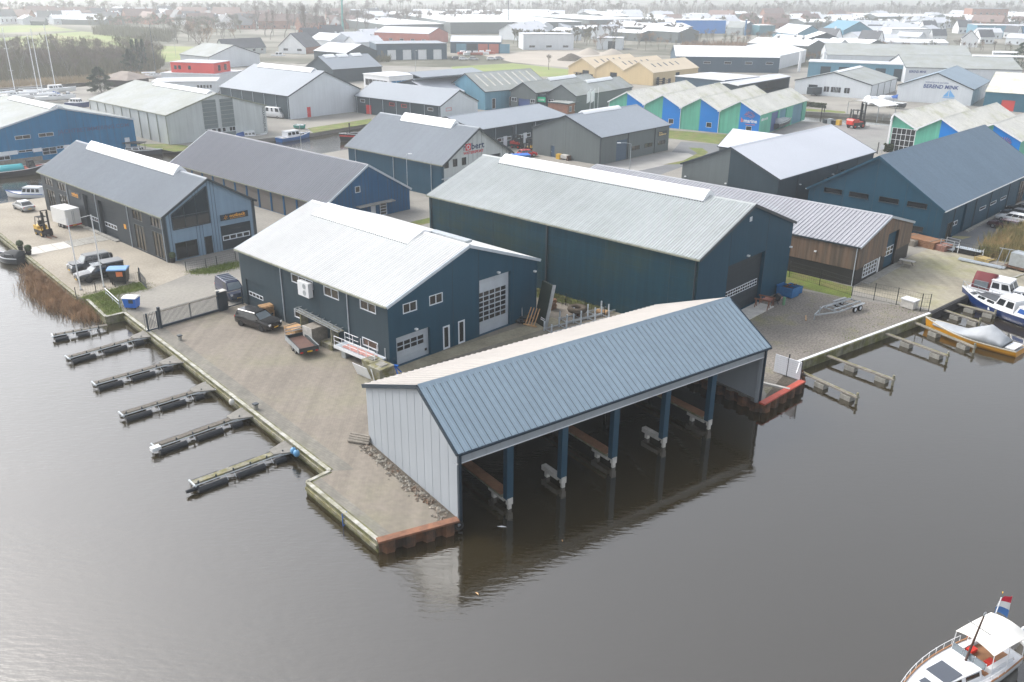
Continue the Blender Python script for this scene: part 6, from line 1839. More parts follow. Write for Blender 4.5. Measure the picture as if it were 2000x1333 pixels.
laid_up('laid_up_cruiser', 'white motor boat under a bright blue cover behind the blue hall', (106, 198), (124, 197), WHH, BLUCV, cab=False)
laid_up('laid_up_cruiser', 'white cruiser laid up left of the round conifer', (126, 199), (150, 198), WHH)
laid_up('laid_up_boat', 'white boat under a blue cover beside the boat works', (1470, 262), (1512, 246), WHH, BLUCV, B=2.8, cab=False)
laid_up('laid_up_boat', 'speedboat under a grey cover beside the boat works door', (1512, 256), (1544, 242), GREYH, TARP, B=2.6, cab=False)
laid_up('laid_up_boat', 'white shrink wrapped boat, left of two by the berend mink hall', (1692, 207), (1722, 203), WHH, WHITE, B=3.2, cab=False)
laid_up('laid_up_boat', 'white shrink wrapped boat, right of two by the berend mink hall', (1718, 206), (1750, 200), WHH, WHITE, B=3.4, cab=False)
laid_up('laid_up_boat', 'long dark sloop on the quay edge beyond the far basin', (1765, 214), (1722, 209), GREYH, B=2.6, cab=False)
laid_up('laid_up_boat', 'low white boat with blue cabin beside the dark sloop', (1752, 204), (1732, 203), WHH, BLUCV, B=2.4, cab=False)
laid_up('laid_up_boat', 'red and white sloop on a trailer before the white gable', (590, 230), (622, 222), pm('red_white_hull', (0.5, 0.1, 0.08), 0.4), CANV, B=2.2, fb=0.7, cab=False)
laid_up('laid_up_boat', 'upturned green dinghy on the canal bank', (577, 251), (597, 253), pm('green_dinghy', (0.05, 0.3, 0.25), 0.5), B=1.8, fb=0.6, z=0.3, cab=False)

# ------------------------------------------------------------------ left jetties
def jetty(root, tip, label, deck=WOODG, blocks=(0.28, 0.66), flare=True):
    a, b = Vector((*root, 0)), Vector((*tip, 0))
    L = (b - a).length
    t = thing('jetty', label, 'jetty', (a.x, a.y, WL), azof(a, b), 'jetties along the long quay')
    n = 26
    y0 = 1.2 if flare else 0.0
    for sx in (-0.22, 0.22): MB().box(0.1 + sx - 0.04, 0.1 + sx + 0.04, 0, L, 0.36, 0.46).build('stringer', WOODM, t)
    mb = MB()
    for i in range(n):
        ya = y0 + (L - y0) * i / n
        mb.box(-0.16, 0.36, ya, ya + (L - y0) / n - 0.015, 0.46, 0.5 + 0.004 * (i % 2))
    mb.build('deck_boards', deck, t, kind='stuff')
    if flare:
        MB().prism([(-1.1, 0.0), (1.1, 0.0), (0.5, 1.6), (-0.28, 1.6)], 0.5, 0.62).build('root_plate', pm('grey_grating', (0.2, 0.19, 0.17), 0.8, 0, 0.15, 3), t)
        for sx in (-1, 1): MB().tube((sx * 1.0, -0.1, 0.55), (sx * 0.3, 1.7, 0.4), 0.06, 6).build('root_strut', GALV, t)
    ends = [0.9] + [q for f in blocks for q in (L * f - 0.42, L * f + 0.42)] + [L - 0.1]
    for q0, q1 in zip(ends[::2], ends[1::2]):
        MB().tube((-0.62, q0, 0.12), (-0.62, q1, 0.12), 0.25, 10).build('float_tube', FLOATD, t)
        MB().tube((0.72, q0, 0.12), (0.72, q1, 0.12), 0.2, 8).build('float_tube', FLOATD, t)
    for f in blocks:
        for dy in (-0.3, 0.3): MB().tube((-0.62, L * f + dy, 0.1), (-0.2, L * f + dy, 0.42), 0.03, 5).build('float_bracket', GALV, t)
    MB().tube((-0.5, 1.0, 0.52), (-0.5, L + 0.2, 0.52), 0.04, 6).build('mooring_rail', GALV, t)
    for i in range(6):
        y = 0.9 + (L - 1.2) * i / 5
        MB().box(-0.34, -0.28, y - 0.05, y + 0.05, 0.3, 0.72).build('cleat_post', TRIM, t)
    MB().bar((-0.6, L, 0.45), (0.6, L, 0.45), 0.12, 0.12).build('end_bar', GALV, t)
    return t
WOODJ = pm('dark_weathered_deck', (0.13, 0.115, 0.095), 0.85, 0, 0.2, 2.0, fine=0.2, fsc=12)
JT = [((-41.4, 81.8), (-45.6, 78.9)), ((-36.2, 79.3), (-41.5, 73.5)), ((-31.0, 73.1), (-36.5, 67.9)), ((-26.2, 67.4), (-31.7, 62.2)), ((-21.5, 62.5), (-27.0, 57.0)), ((-16.6, 57.0), (-22.3, 51.8))]
for i, (r_, p_) in enumerate(JT):
    d = Vector((*p_, 0)) - Vector((*r_, 0))
    lab = ('short jetty with white floats, farthest of six, touching the dry reeds', 'second jetty from the reeds, ramp to the quay by the gate', 'third jetty from the reeds along the long quay', 'fourth jetty from the reeds along the long quay', 'fifth jetty from the reeds with a pale wrapped tip', 'nearest jetty of six with a dark fender tip and two blue buoys at its root')[i]
    t = jetty(r_, p_, lab, WOODJ if i < 5 else WOODM, flare=i > 0)
    L = d.length
    if i == 5: MB().tube((-0.5, L - 0.2, 0.3), (-0.5, L + 0.7, 0.3), 0.2, 8, 0.12).build('tip_fender', FLOATD, t)
    if i == 4: MB().box(-0.6, -0.1, L - 0.3, L + 0.4, 0.3, 0.6).build('tip_wrap', WHITE, t)
for px, lab in (((576, 879), 'pale blue buoy, left of two on the quay at the nearest jetty'), ((582, 884), 'pale blue buoy, right of two on the quay at the nearest jetty'), ((455, 784), 'cream ball fender hanging on the quay by the fourth jetty')):
    p = G(*px, 0.0)
    t = thing('buoy', lab, 'buoy', (p.x - 0.1, p.y - 0.05, -0.05))
    rings = [[Vector((0.24 * sin(pi * i / 8) * cos(2 * pi * j / 10), 0.24 * sin(pi * i / 8) * sin(2 * pi * j / 10), -0.3 * cos(pi * i / 8))) for j in range(10)] for i in range(9)]
    MB().loft(rings, caps=False).build('ball', pm('buoy_blue', (0.12, 0.3, 0.5), 0.4) if 'blue' in lab else CONCW, t, True)
    MB().tube((0, 0, 0.28), (0, 0, 0.42), 0.04, 6).build('eye', BLACK, t)
for px, lab in (((500, 800), 'square grey bollard on the long quay'), ((352, 665), 'small post on the quay by the second jetty')):
    t = thing('bollard', lab, 'bollard', G(*px), 41)
    MB().box(-0.14, 0.14, -0.14, 0.14, 0, 0.45).build('post', CONC, t)
    MB().box(-0.2, 0.2, -0.2, 0.2, 0.45, 0.55).build('head', TRIM, t)
t = thing('ladder', 'blue quay ladder on the mossy quay of the paved point', 'ladder', (-11.0, 47.75, -0.1), 131)
for sx in (-0.18, 0.18): MB().tube((sx, 0.18, -1.2), (sx, 0.18, 0.2), 0.03, 6).build('rail', BLUEP, t)
for z in (-1.0, -0.7, -0.4, -0.1): MB().tube((-0.18, 0.18, z), (0.18, 0.18, z), 0.025, 6).build('rung', BLUEP, t)

# ------------------------------------------------------------------ right mooring fingers
def finger(root, tip, label, mat=WOODM, blocks=(0.35, 0.82), pole=True):
    a, b = G(*root, -0.3), G(*tip, -0.3)
    L = (b - a).length
    t = thing('mooring_finger', label, 'jetty', (a.x, a.y, WL), azof(a, b), 'wooden mooring fingers at the right quay')
    MB().box(-0.2, -0.03, -0.2, L, 0.52, 0.64).build('beam', mat, t)
    MB().box(0.03, 0.2, -0.2, L, 0.52, 0.64).build('beam', WOODG, t)
    for f in blocks:
        b_ = MB().box(-0.42, 0.3, L * f - 0.5, L * f + 0.5, -0.12, 0.42).build('float_block', CONC, t)
        for z in (0.02, 0.16, 0.3): MB().box(-0.45, -0.42, L * f - 0.5, L * f + 0.5, z, z + 0.09).build('slat', WOODG, b_)
    if pole: MB().tube((0, L - 0.1, -1.4), (0, L - 0.1, 1.0), 0.11, 8).build('pole', WOODM, t)
    return t
FG = [((1568, 729), (1676, 778), 'wooden mooring finger nearest the red capped piling'), ((1620, 697), (1747, 743), 'second wooden mooring finger from the red capped piling'), ((1730, 652), (1853, 697), 'third wooden mooring finger with leaning pole'), ((1785, 630), (1905, 680), 'pale wooden finger alongside the amber boat'), ((1842, 606), (1915, 630), 'mossy finger between the amber boat and the navy cruiser'), ((1868, 594), (1945, 614), 'mossy finger hugging the navy cruiser')]
for f in FG: finger(*f, mat=WOODM)
# ------------------------------------------------------------------ gate, fences, yard furniture
def sliding_gate():
    a, b = G(317, 641), G(428, 609)
    t = thing('sliding_gate', 'black barred sliding gate between the quay and the hall', 'gate', a, azof(a, b))
    n = (b - a).length
    MB().box(-0.08, 0.08, 0, n, 0.06, 0.3).build('bottom_beam', TRIMB, t)
    MB().box(-0.04, 0.04, 0, n, 1.72, 1.8).build('top_rail', WOODG, t)
    m = None
    k = int(n / 0.125)
    for i in range(k + 1):
        if m is None:
            o = MB().box(-0.018, 0.018, -0.018, 0.018, 0.3, 1.95).build('bar', TRIMB, t)
            m = o.data
        else: o = link('bar', m, t)
        o.location = (0, n * i / k, 0)
    MB().box(-0.05, 0.05, n * 0.5 - 0.04, n * 0.5 + 0.04, 0.06, 1.8).build('mid_post', TRIMB, t)
    for y in (-0.12, n + 0.14):
        MB().box(-0.12, 0.12, y - 0.12, y + 0.12, 0, 2.25).build('guide_post', TRIMB, t)
    c = G(434, 606)
    t = thing('gate_cabinet', 'square dark gate drive cabinet with pale cap between the two gate leaves', 'cabinet', c, azof(a, b))
    MB().box(-0.32, 0.32, -0.3, 0.5, 0, 2.1).build('housing', TRIMB, t)
    MB().box(-0.38, 0.38, -0.36, 0.56, 2.1, 2.18).build('cap', CONCW, t)
    for (p, q, lab) in ((G(441, 604), G(476, 594), 'short barred fence panel between gate cabinet and hall'), (G(286, 650), G(312, 643), 'low barred fence panel between gate post and quay edge')):
        t = thing('barred_fence', lab, 'fence', p, azof(p, q))
        n = (q - p).length
        MB().box(-0.04, 0.04, 0, n, 0.08, 0.22).build('bottom_rail', TRIMB, t)
        MB().box(-0.03, 0.03, 0, n, 1.7, 1.76).build('top_rail', WOODG, t)
        k = int(n / 0.14)
        for i in range(k + 1):
            o = link('bar', m, t)
            o.location = (0, n * i / k, 0)
        for y in (0.25, n - 0.1): MB().box(-0.06, 0.06, y - 0.06, y + 0.06, 0, 1.95).build('post', TRIMB, t)
sliding_gate()
def mesh_fence(px, label, h=1.5, every=2.6, post=GREENF, rails=5):
    pts = [G(*p) for p in px]
    t = thing('mesh_fence', label, 'fence', pts[0])
    o = pts[0]
    pts = [p - o for p in pts]
    pm_ = None
    for a, b in zip(pts[:-1], pts[1:]):
        n = (b - a).length
        k = max(1, round(n / every))
        for i in range(k + 1):
            p = a.lerp(b, i / k)
            if pm_ is None:
                q = MB().tube((0, 0, 0), (0, 0, h), 0.045, 6).build('post', post, t)
                pm_ = q.data
            else: q = link('post', pm_, t)
            q.location = p
        for j in range(rails):
            z = 0.1 + (h - 0.15) * j / (rails - 1)
            MB().tube(a + Vector((0, 0, z)), b + Vector((0, 0, z)), 0.012, 3).build('wire', post, t)
        mb = MB()
        kk = int(n / 0.25)
        for i in range(kk):
            p = a.lerp(b, i / kk)
            mb.tube(p + Vector((0, 0, 0.1)), p + Vector((0, 0, h - 0.05)), 0.006, 3)
        mb.build('mesh_infill', post, t, kind='stuff')
    return t
mesh_fence([(1541, 542), (1600, 558), (1663, 578), (1706, 587), (1750, 596), (1797, 608), (1813, 609)], 'dark wire mesh fence between the gravel yard and the slab yard', 2.0, 3.4)
mesh_fence([(1057, 583), (1105, 597), (1142, 609), (1180, 617)], 'dark wire fence along the grass behind the tall storage hall corner', 1.4, 3.2)
mesh_fence([(1871, 494), (1948, 510), (1958, 500)], 'low dark wire fence at the end of the asphalt lot', 1.5, 3.0)
mesh_fence([(364, 530), (403, 524), (424, 519), (461, 510)], 'thin wire fence on the grass strip before the showroom gable', 1.2, 2.6)
mesh_fence([(149, 580), (188, 571), (225, 561), (272, 549)], 'thin dark fence posts along the grass beside the pickup', 1.1, 3.5, rails=2)
t = thing('gate_leaf', 'open grey steel gate leaf at the yard entrance', 'gate', G(275, 551), azof(G(275, 551), G(287, 566)))
n = (G(275, 551) - G(287, 566)).length
for z in (0.2, 1.1): MB().box(-0.03, 0.03, 0, n, z, z + 0.07).build('rail', TRIMB, t)
for i in range(10): MB().box(-0.015, 0.015, n * i / 9 - 0.015, n * i / 9 + 0.015, 0.1, 1.4).build('bar', TRIMB, t)
MB().box(-0.07, 0.07, -0.14, 0.0, 0, 1.7).build('post', TRIMB, t)
t = thing('barrier_rail', 'white tubular barrier rail beside the grass corner', 'barrier', G(207, 577), azof(G(207, 577), G(234, 602)))
n = (G(207, 577) - G(234, 602)).length
for y in (0.05, n / 2, n - 0.05): MB().tube((0, y, 0), (0, y, 0.8), 0.04, 6).build('post', GALV, t)
MB().tube((0, 0, 0.8), (0, n, 0.8), 0.05, 8).build('rail', WHITE, t)
MB().tube((0, 0, 0.4), (0, n, 0.4), 0.03, 6).build('rail', GALV, t)
def rolling_bin(name, label, p, az, body, lid, k=1.0, sticker=None):
    t = thing(name, label, 'waste bin', p, az)
    t.scale = (k, k, k)
    MB().raw([(-0.62, -0.45, 0.18), (0.62, -0.45, 0.18), (0.62, 0.45, 0.18), (-0.62, 0.45, 0.18), (-0.72, -0.55, 1.2), (0.72, -0.55, 1.2), (0.72, 0.55, 1.2), (-0.72, 0.55, 1.2)], [(0, 3, 2, 1), (4, 5, 6, 7), (0, 1, 5, 4), (1, 2, 6, 5), (2, 3, 7, 6), (3, 0, 4, 7)]).build('tub', body, t)
    MB().loft([[Vector((x, y, z)) for y, z in ((-0.6, 1.21), (-0.55, 1.3), (0, 1.4), (0.55, 1.32), (0.6, 1.21))] for x in (-0.77, 0.77)]).build('lid', lid, t)
    for sx in (-0.5, 0.5):
        for sy in (-0.35, 0.35): MB().tube((sx - 0.04, sy, 0.09), (sx + 0.04, sy, 0.09), 0.09, 10).build('castor', RUBBER, t)
    if sticker: MB().box(-0.05, 0.45, -0.56, -0.53, 0.7, 1.1).build('sticker', sticker, t)
rolling_bin('wheeled_bin', 'large black wheeled bin with light blue lid and orange sticker beside the pickup', G(235, 553), -8, BLACK, pm('lid_blue', (0.14, 0.3, 0.55), 0.5), 1.4, pm('sticker_orange', (0.75, 0.2, 0.06), 0.6))
rolling_bin('wheeled_bin', 'bright blue wheeled bin with white lid standing on the entrance road', G(259, 602), 5, BLUEP, WHITE, 1.0, TRIM)
for px, lab in (((41, 489), 'round clipped plant in a black pot, left of the slab path'), ((57, 498), 'round clipped plant in a black pot, right of the slab path'), ((338, 513), 'small clipped plant in a pot at the showroom corner')):
    t = thing('potted_plant', lab, 'plant', G(*px))
    MB().tube((0, 0, 0), (0, 0, 0.55), 0.26, 12, 0.36).build('pot', BLACK, t)
    mb = MB()
    rnd = random.Random(px[0])
    for i in range(260):
        d = Vector((rnd.gauss(0, 1), rnd.gauss(0, 1), rnd.gauss(0, 1))).normalized()
        c = d * 0.42 * rnd.uniform(0.7, 1.05) + Vector((0, 0, 0.9))
        u = d.orthogonal().normalized() * 0.08
        v = d.cross(u).normalized() * 0.08
        mb.face([c - u - v, c + u - v * 0.5, c + u * 0.6 + v + d * 0.04, c - u + v])
    mb.build('foliage', pm('box_leaf', (0.04, 0.065, 0.02), 0.7, 0, 0.3, 4), t)
def flagpole(px, label, h=8.0, az=0, arm=True, flag=None):
    t = thing('flagpole', label, 'flagpole', G(*px), az)
    MB().tube((0, 0, 0), (0, 0, h), 0.075, 8, 0.05).build('pole', WHITE, t)
    if arm: MB().bar((0, 0, h - 0.05), (-1.2, 0, h - 0.35), 0.05, 0.05).build('arm', WHITE, t)
    if flag:
        mb = MB()
        for i in range(6):
            P = lambda u, v: Vector((-0.08 - u * 0.9, 0.1 * sin(u * 6 + v * 2), h - 0.3 - v * 3.0 - u * 0.6))
            for j in range(4): mb.face([P(i / 6, j / 4), P((i + 1) / 6, j / 4), P((i + 1) / 6, (j + 1) / 4), P(i / 6, (j + 1) / 4)])
        mb.build('flag', flag, t, True)
    MB().box(-0.15, 0.15, -0.15, 0.15, 0, 0.1).build('base', CONC, t)
flagpole((158, 567), 'white flagpole, left of two beside the pickup', 8.3)
flagpole((203, 561), 'white flagpole, right of two beside the pickup', 8.4)
BF = pm('banner_blue', (0.2, 0.3, 0.6), 0.8)
for i, px in enumerate(((1745, 287), (1775, 288), (1808, 270))): flagpole(px, ('white pole with pale blue banner left of the glass showroom', 'white pole with red and white banner before the glass showroom', 'white pole with blue banner right of the glass showroom')[i], 7.5, flag=(BF, pm('banner_red_white', (0.65, 0.4, 0.4), 0.8), BRIGHTB)[i], arm=False)
for i, px in enumerate(((1152, 222), (1160, 221), (1167, 219))): flagpole(px, ('left', 'middle', 'right')[i] + ' of three white flagpoles at the brick annexe', 6.5, flag=WHITE if i < 2 else None, arm=False)
def lamppost(px, label, h=6.5, az=90, arm=1.3):
    t = thing('street_lamp', label, 'street lamp', G(*px), az)
    MB().tube((0, 0, 0), (0, 0, h), 0.08, 8, 0.05).build('pole', GALV, t)
    MB().path([(0, 0, h), (0, arm * 0.5, h + 0.15), (0, arm, h + 0.15)], 0.04, 6).build('arm', GALV, t)
    MB().box(-0.12, 0.12, arm, arm + 0.6, h + 0.08, h + 0.2).build('lamp_head', WHITE, t)
lamppost((591, 318), 'white street lamp standing before the canal behind the garage row', 7.0, 90, 0.2)
lamppost((797, 395), 'slim street lamp beside the corner of the robert hall', 7.5, 80, 0.3)
lamppost((1228, 360), 'street lamp with bent arm before the grey unit', 7.0, -90, 1.8)
lamppost((812, 148), 'tall pale lamp mast before the dark blue block', 9.0, 90, 0.3)
lamppost((344, 112), 'pale lamp post by the far meadow road', 8.0, 90, 0.6)

# pallets and yard clutter beside the white roofed hall
def pallet_geo(mb, z, x=0.0, y=0.0, a=0.0):
    M = Matrix.Translation((x, y, z)) @ Matrix.Rotation(a, 4, 'Z')
    for i in range(5): mb.box(-0.6, 0.6, -0.4 + i * 0.175, -0.3 + i * 0.175, 0.12, 0.145, M)
    for i in (-0.52, 0, 0.52): mb.box(i - 0.05, i + 0.05, -0.4, 0.4, 0.02, 0.12, M)
def pallets(px, label, n, az=0, mat=WOODN, k=1.0):
    t = thing('pallet_stack', label, 'pallets', G(*px), az)
    t.scale = (k, k, k)
    for i in range(n):
        mb = MB()
        pallet_geo(mb, i * 0.148, random.uniform(-0.05, 0.05), random.uniform(-0.05, 0.05), random.uniform(-0.06, 0.06))
        mb.build('pallet', mat, t)
pallets((522, 622), 'tall stack of wooden pallets against the hall behind the black car', 9, -40, WOODN, 1.1)
pallets((1073, 603), 'stack of brown pallets by the dark green panel', 7, 40, WOOD, 1.1)
def timber_stack(px, label, n=4, w=2.4, d=1.6, az=0, mat=WOODM, h=0.14):
    t = thing('timber_stack', label, 'timber stack', G(*px), az)
    for i in range(n):
        mb = MB()
        k = 6
        for j in range(k): mb.box(-w / 2, w / 2, -d / 2 + d * j / k + 0.01, -d / 2 + d * (j + 1) / k - 0.02, i * (h + 0.06), i * (h + 0.06) + h)
        mb.build('layer', mat, t)
        for sx in (-0.35, 0.35): MB().box(w * sx - 0.05, w * sx + 0.05, -d / 2, d / 2, i * (h + 0.06) + h, i * (h + 0.06) + h + 0.06).build('bearer', WOODG, t)
timber_stack((578, 652), 'boards and plywood offcuts stacked behind the flatbed trailer', 5, 2.0, 1.4, 43, WOODN, 0.1)
timber_stack((648, 678), 'low mossy timber stack beside the flatbed trailer', 3, 1.9, 1.2, 43, WOODM)
timber_stack((1802, 478), 'wide brown timber stack left of the metal stillage', 5, 4.6, 2.6, 55, WOOD)
timber_stack((1782, 478), 'pale timber stack at the back corner of the cedar hall', 4, 1.6, 2.0, 55, WOODG)
timber_stack((1832, 486), 'flat red and grey board stack right of the wide timber stack', 4, 2.8, 2.0, 55, pm('faded_red_board', (0.26, 0.13, 0.1), 0.8, 0, 0.2))
timber_stack((1922, 512), 'yellow brown offcut pile at the end of the aluminium profiles', 3, 2.0, 1.4, 60, pm('offcut', (0.4, 0.3, 0.12), 0.8, 0, 0.2))
timber_stack((1948, 519), 'low board pile beside the lattice container', 2, 2.6, 1.4, 60, WOODG)
p = G(618, 668)
t = thing('garden_shed_panels', 'pale slatted crate with dark sides behind the flatbed trailer', 'crate', p, -47)
for j in range(9): MB().box(-0.95, -0.9, -0.75, 0.75, 0.12 + j * 0.19, 0.28 + j * 0.19).build('slat', CONCW, t)
MB().box(-0.88, 0.95, -0.75, 0.75, 0.0, 1.75).build('crate_body', WOODG, t)
t = thing('aluminium_ladder', 'long aluminium scaffold beams laid on the crate by the hall wall', 'scaffold', G(618, 660), -47)
for i, x in enumerate((-0.5, -0.1, 0.35)):
    for z in (1.95, 2.15): MB().bar((x, -4.4, z), (x, 2.6, z + 0.35), 0.07, 0.07).build('rail', GALV, t)
    mb = MB()
    MB().bar((x + 0.2, -4.4, 1.9), (x + 0.2, 2.6, 2.2), 0.2, 0.05).build('plank', WOODM, t)
for i in range(8):
    y = -4.3 + i * 0.98
    MB().bar((-0.55, y, 2.2 + (y + 4.4) * 0.05), (0.4, y, 2.2 + (y + 4.4) * 0.05), 0.05, 0.05).build('rung', GALV, t)
for y in (-3.4, 1.6): MB().box(-0.6, 0.5, y - 0.06, y + 0.06, 0, 1.9 + (y + 4.4) * 0.04).build('trestle', WOODM, t)
# white gangway platform on the hall side
a, b = G(664, 690), G(745, 724)
t = thing('gangway', 'white railed gangway platform standing along the hall wall', 'gangway', a, azof(a, b))
n = (b - a).length
MB().box(-0.6, 0.6, 0, n, 0.85, 1.0).build('deck', ALU, t)
for sx in (-1, 1):
    MB().box(sx * 0.6, sx * 0.66, 0, n, 0.75, 1.05).build('side_beam', WHITE, t)
    for y in frange(0.1, n - 0.1, 5): MB().tube((sx * 0.62, y, 1.0), (sx * 0.62, y, 1.95), 0.03, 6).build('stanchion', WHITE, t)
    MB().tube((sx * 0.62, 0.1, 1.95), (sx * 0.62, n * (1.0 if sx > 0 else 0.35), 1.95), 0.03, 6).build('handrail', WHITE, t)
    MB().tube((sx * 0.62, 0.1, 1.5), (sx * 0.62, n * (1.0 if sx > 0 else 0.35), 1.5), 0.025, 6).build('mid_rail', WHITE, t)
MB().box(-0.4, 0.4, n * 0.15, n * 0.85, 1.01, 1.06).build('red_netting', pm('pink_netting', (0.5, 0.25, 0.22), 0.8, 0, 0.3, 3), t)
for y in (n * 0.2, n * 0.8): MB().box(-0.5, 0.5, y - 0.3, y + 0.3, 0, 0.85).build('support', GALV, t)
t = thing('white_board', 'white board leaning against the gangway', 'board', G(703, 739), azof(a, b))
MB().raw([(-0.5, -0.9, 0), (-0.5, 1.0, 0), (0.0, 1.0, 1.25), (0.0, -0.9, 1.25), (-0.45, -0.9, 0), (-0.45, 1.0, 0), (0.05, 1.0, 1.25), (0.05, -0.9, 1.25)], [(0, 1, 2, 3), (4, 5, 6, 7), (0, 1, 5, 4), (1, 2, 6, 5), (2, 3, 7, 6), (3, 0, 4, 7)]).build('sheet', WHITE, t)
MB().bar((-0.5, 1.35, 0), (-0.2, 1.35, 1.2), 0.12, 0.05).build('strip', WHITE, t)
for px, lab, s in (((745, 736), 'square mossy timber crate nearest the hall corner', 1.0), ((728, 724), 'mossy crate behind the white board', 0.8)):
    t = thing('mossy_crate', lab, 'crate', G(*px), azof(a, b))
    for i in range(6):
        for sx in (-0.8, 0.8): MB().box(sx * s - 0.03, sx * s + 0.03, -0.8 * s, 0.8 * s, 0.05 + i * 0.17, 0.18 + i * 0.17).build('slat', WOODM, t)
        for sy in (-0.8, 0.8): MB().box(-0.8 * s, 0.8 * s, sy * s - 0.03, sy * s + 0.03, 0.05 + i * 0.17, 0.18 + i * 0.17).build('slat', WOODM, t)
    MB().box(-0.85 * s, 0.85 * s, -0.85 * s, 0.85 * s, 1.05, 1.12).build('lid', WOODM, t)
    MB().box(-0.5 * s, 0.3 * s, -0.4 * s, 0.4 * s, 1.12, 1.2).build('scrap_sheet', CONC, t)
t = thing('blue_trestle', 'blue boat stand at the corner of the white roofed hall', 'boat stand', G(772, 729), 20)
for sx in (-1, 1):
    MB().bar((sx * 0.45, -0.35, 0), (0, 0, 0.7), 0.09, 0.09).build('leg', BLUEP, t)
    MB().bar((sx * 0.45, 0.35, 0), (0, 0, 0.7), 0.09, 0.09).build('leg', BLUEP, t)
MB().box(-0.3, 0.3, -0.12, 0.12, 0.68, 0.78).build('pad', BLUEP, t)
# dark green panel and racks behind the boathouse
t = thing('leaning_container_door', 'tall dark green panel leaning against the hall corner', 'panel', G(1055, 634), 40)
DG = pm('dark_green_paint', (0.018, 0.028, 0.02), 0.5, 0, 0.15)
t.rotation_euler = (R(-12), 0, R(-60))
MB().box(-1.0, 1.0, -0.15, 0.15, 0, 4.4).build('panel', DG, t)
MB().box(1.0, 1.08, -0.18, 0.18, 0, 4.5).build('edge_channel', GALV, t)
for j, (w, z) in enumerate(((0.75, 0.75), (0.7, 0.58))): MB().box(0.1, 0.1 + w, -0.165, -0.15, z, z + 0.1).build('stencil_line', WHITE, t)
t = thing('wooden_trestle', 'bright pine trestle beside the dark green panel', 'trestle', G(1040, 634), 30)
for i in range(4): MB().bar((-0.5 + i * 0.33, 0.6, 1.6), (-0.5 + i * 0.33, -0.6, 0.1), 0.09, 0.09).build('slat', WOODN, t)
MB().bar((-0.7, -0.62, 0.12), (0.8, -0.62, 0.12), 0.14, 0.14).build('foot', WOODN, t)
t = thing('scrap_heap', 'dark machine parts and poles heaped before the hall corner', 'scrap heap', G(1024, 630), 0)
for i in range(14):
    r_ = random.Random(i)
    M = Matrix.Translation((r_.uniform(-1.0, 1.0), r_.uniform(-0.6, 0.6), 0.1 + 0.2 * (i % 3))) @ Matrix.Rotation(r_.uniform(0, 6), 4, 'Z') @ Matrix.Rotation(r_.uniform(-0.5, 0.5), 4, 'X')
    MB().box(-0.35, 0.35, -0.2, 0.2, -0.08, 0.08, M).build('scrap_piece', (BLACK, DG, RUST, TRIM)[i % 4], t)
for x in (-0.5, -0.2): MB().tube((x, 0.3, 0), (x - 0.1, 0.6, 2.2), 0.05, 6).build('pole', GALV, t)
def stillage(px, label, n=5, L=7.0, az=55):
    t = thing('steel_rack', label, 'steel rack', G(*px), az, 'galvanised racks behind the boathouse')
    for j in (-0.6, 0.6):
        MB().box(j - 0.06, j + 0.06, 0, L, 0.15, 0.27).build('rail', GALV, t)
        for i in range(n):
            y = L * i / (n - 1)
            p = MB().box(j - 0.07, j + 0.07, y - 0.05, y + 0.05, 0, 1.05).build('upright', ALU, t)
    for i in range(n): MB().box(-0.6, 0.6, L * i / (n - 1) - 0.04, L * i / (n - 1) + 0.04, 0.18, 0.26).build('cross_bar', GALV, t)
stillage((1070, 650), 'galvanised rack of uprights, nearer of two behind the boathouse ridge', 5, 7.5)
stillage((1100, 630), 'galvanised rack of uprights, farther of two behind the boathouse ridge', 5, 7.5)
t = thing('big_tyre', 'large rusty tractor wheel lying on a post behind the racks', 'tyre', G(1127, 617), 0)
MB().torus((0, 0, 0.75), (0, 0, 1), 0.75, 0.32, 22, 8).build('tyre', pm('muddy_rubber', (0.09, 0.07, 0.05), 0.9, 0, 0.25, 2), t, True)
MB().tube((0, 0, 0.0), (0, 0, 0.6), 0.3, 10).build('hub', RUST, t)
pallets((1175, 612), 'single new pallet and lath pile at the end of the fence', 2, 30, WOODN)
# gravel yard by the tall hall
t = thing('sawhorses', 'pair of reddish wooden sawhorses beside the tall hall door', 'sawhorse', G(1492, 600), 35)
for y in (-0.7, 0.7):
    MB().box(-0.9, 0.9, y - 0.06, y + 0.06, 0.95, 1.07).build('beam', RUSTC, t)
    for sx in (-0.7, 0.7):
        for sy in (-0.35, 0.35): MB().bar((sx, y + sy, 0), (sx, y, 0.98), 0.08, 0.08).build('leg', RUSTC, t)
t = thing('cement_mixer', 'dark site mixer with pinkish pipes next to the blue skips', 'mixer', G(1515, 592), 30)
MB().tube((0, 0, 0.5), (0.3, 0, 1.0), 0.45, 12, 0.3).build('drum', BLACK, t)
for i, q in enumerate(((-0.4, -0.4), (0.4, -0.4), (0, 0.5))): MB().tube((q[0], q[1], 0), (0, 0, 0.6), 0.05, 6).build('leg', TRIM, t)
for i in range(4): MB().tube((-1.8 + 0.2 * i, -0.5 + 0.15 * i, 0.12 + 0.1 * i), (0.2 + 0.1 * i, 0.7, 0.2 + 0.1 * i), 0.07, 6).build('pipe', pm('salmon_pipe', (0.55, 0.25, 0.2), 0.6), t)
MB().tube((0.9, -0.2, 0), (0.9, -0.2, 0.9), 0.16, 10).build('gas_bottle', pm('bottle_green', (0.12, 0.25, 0.14), 0.5), t)
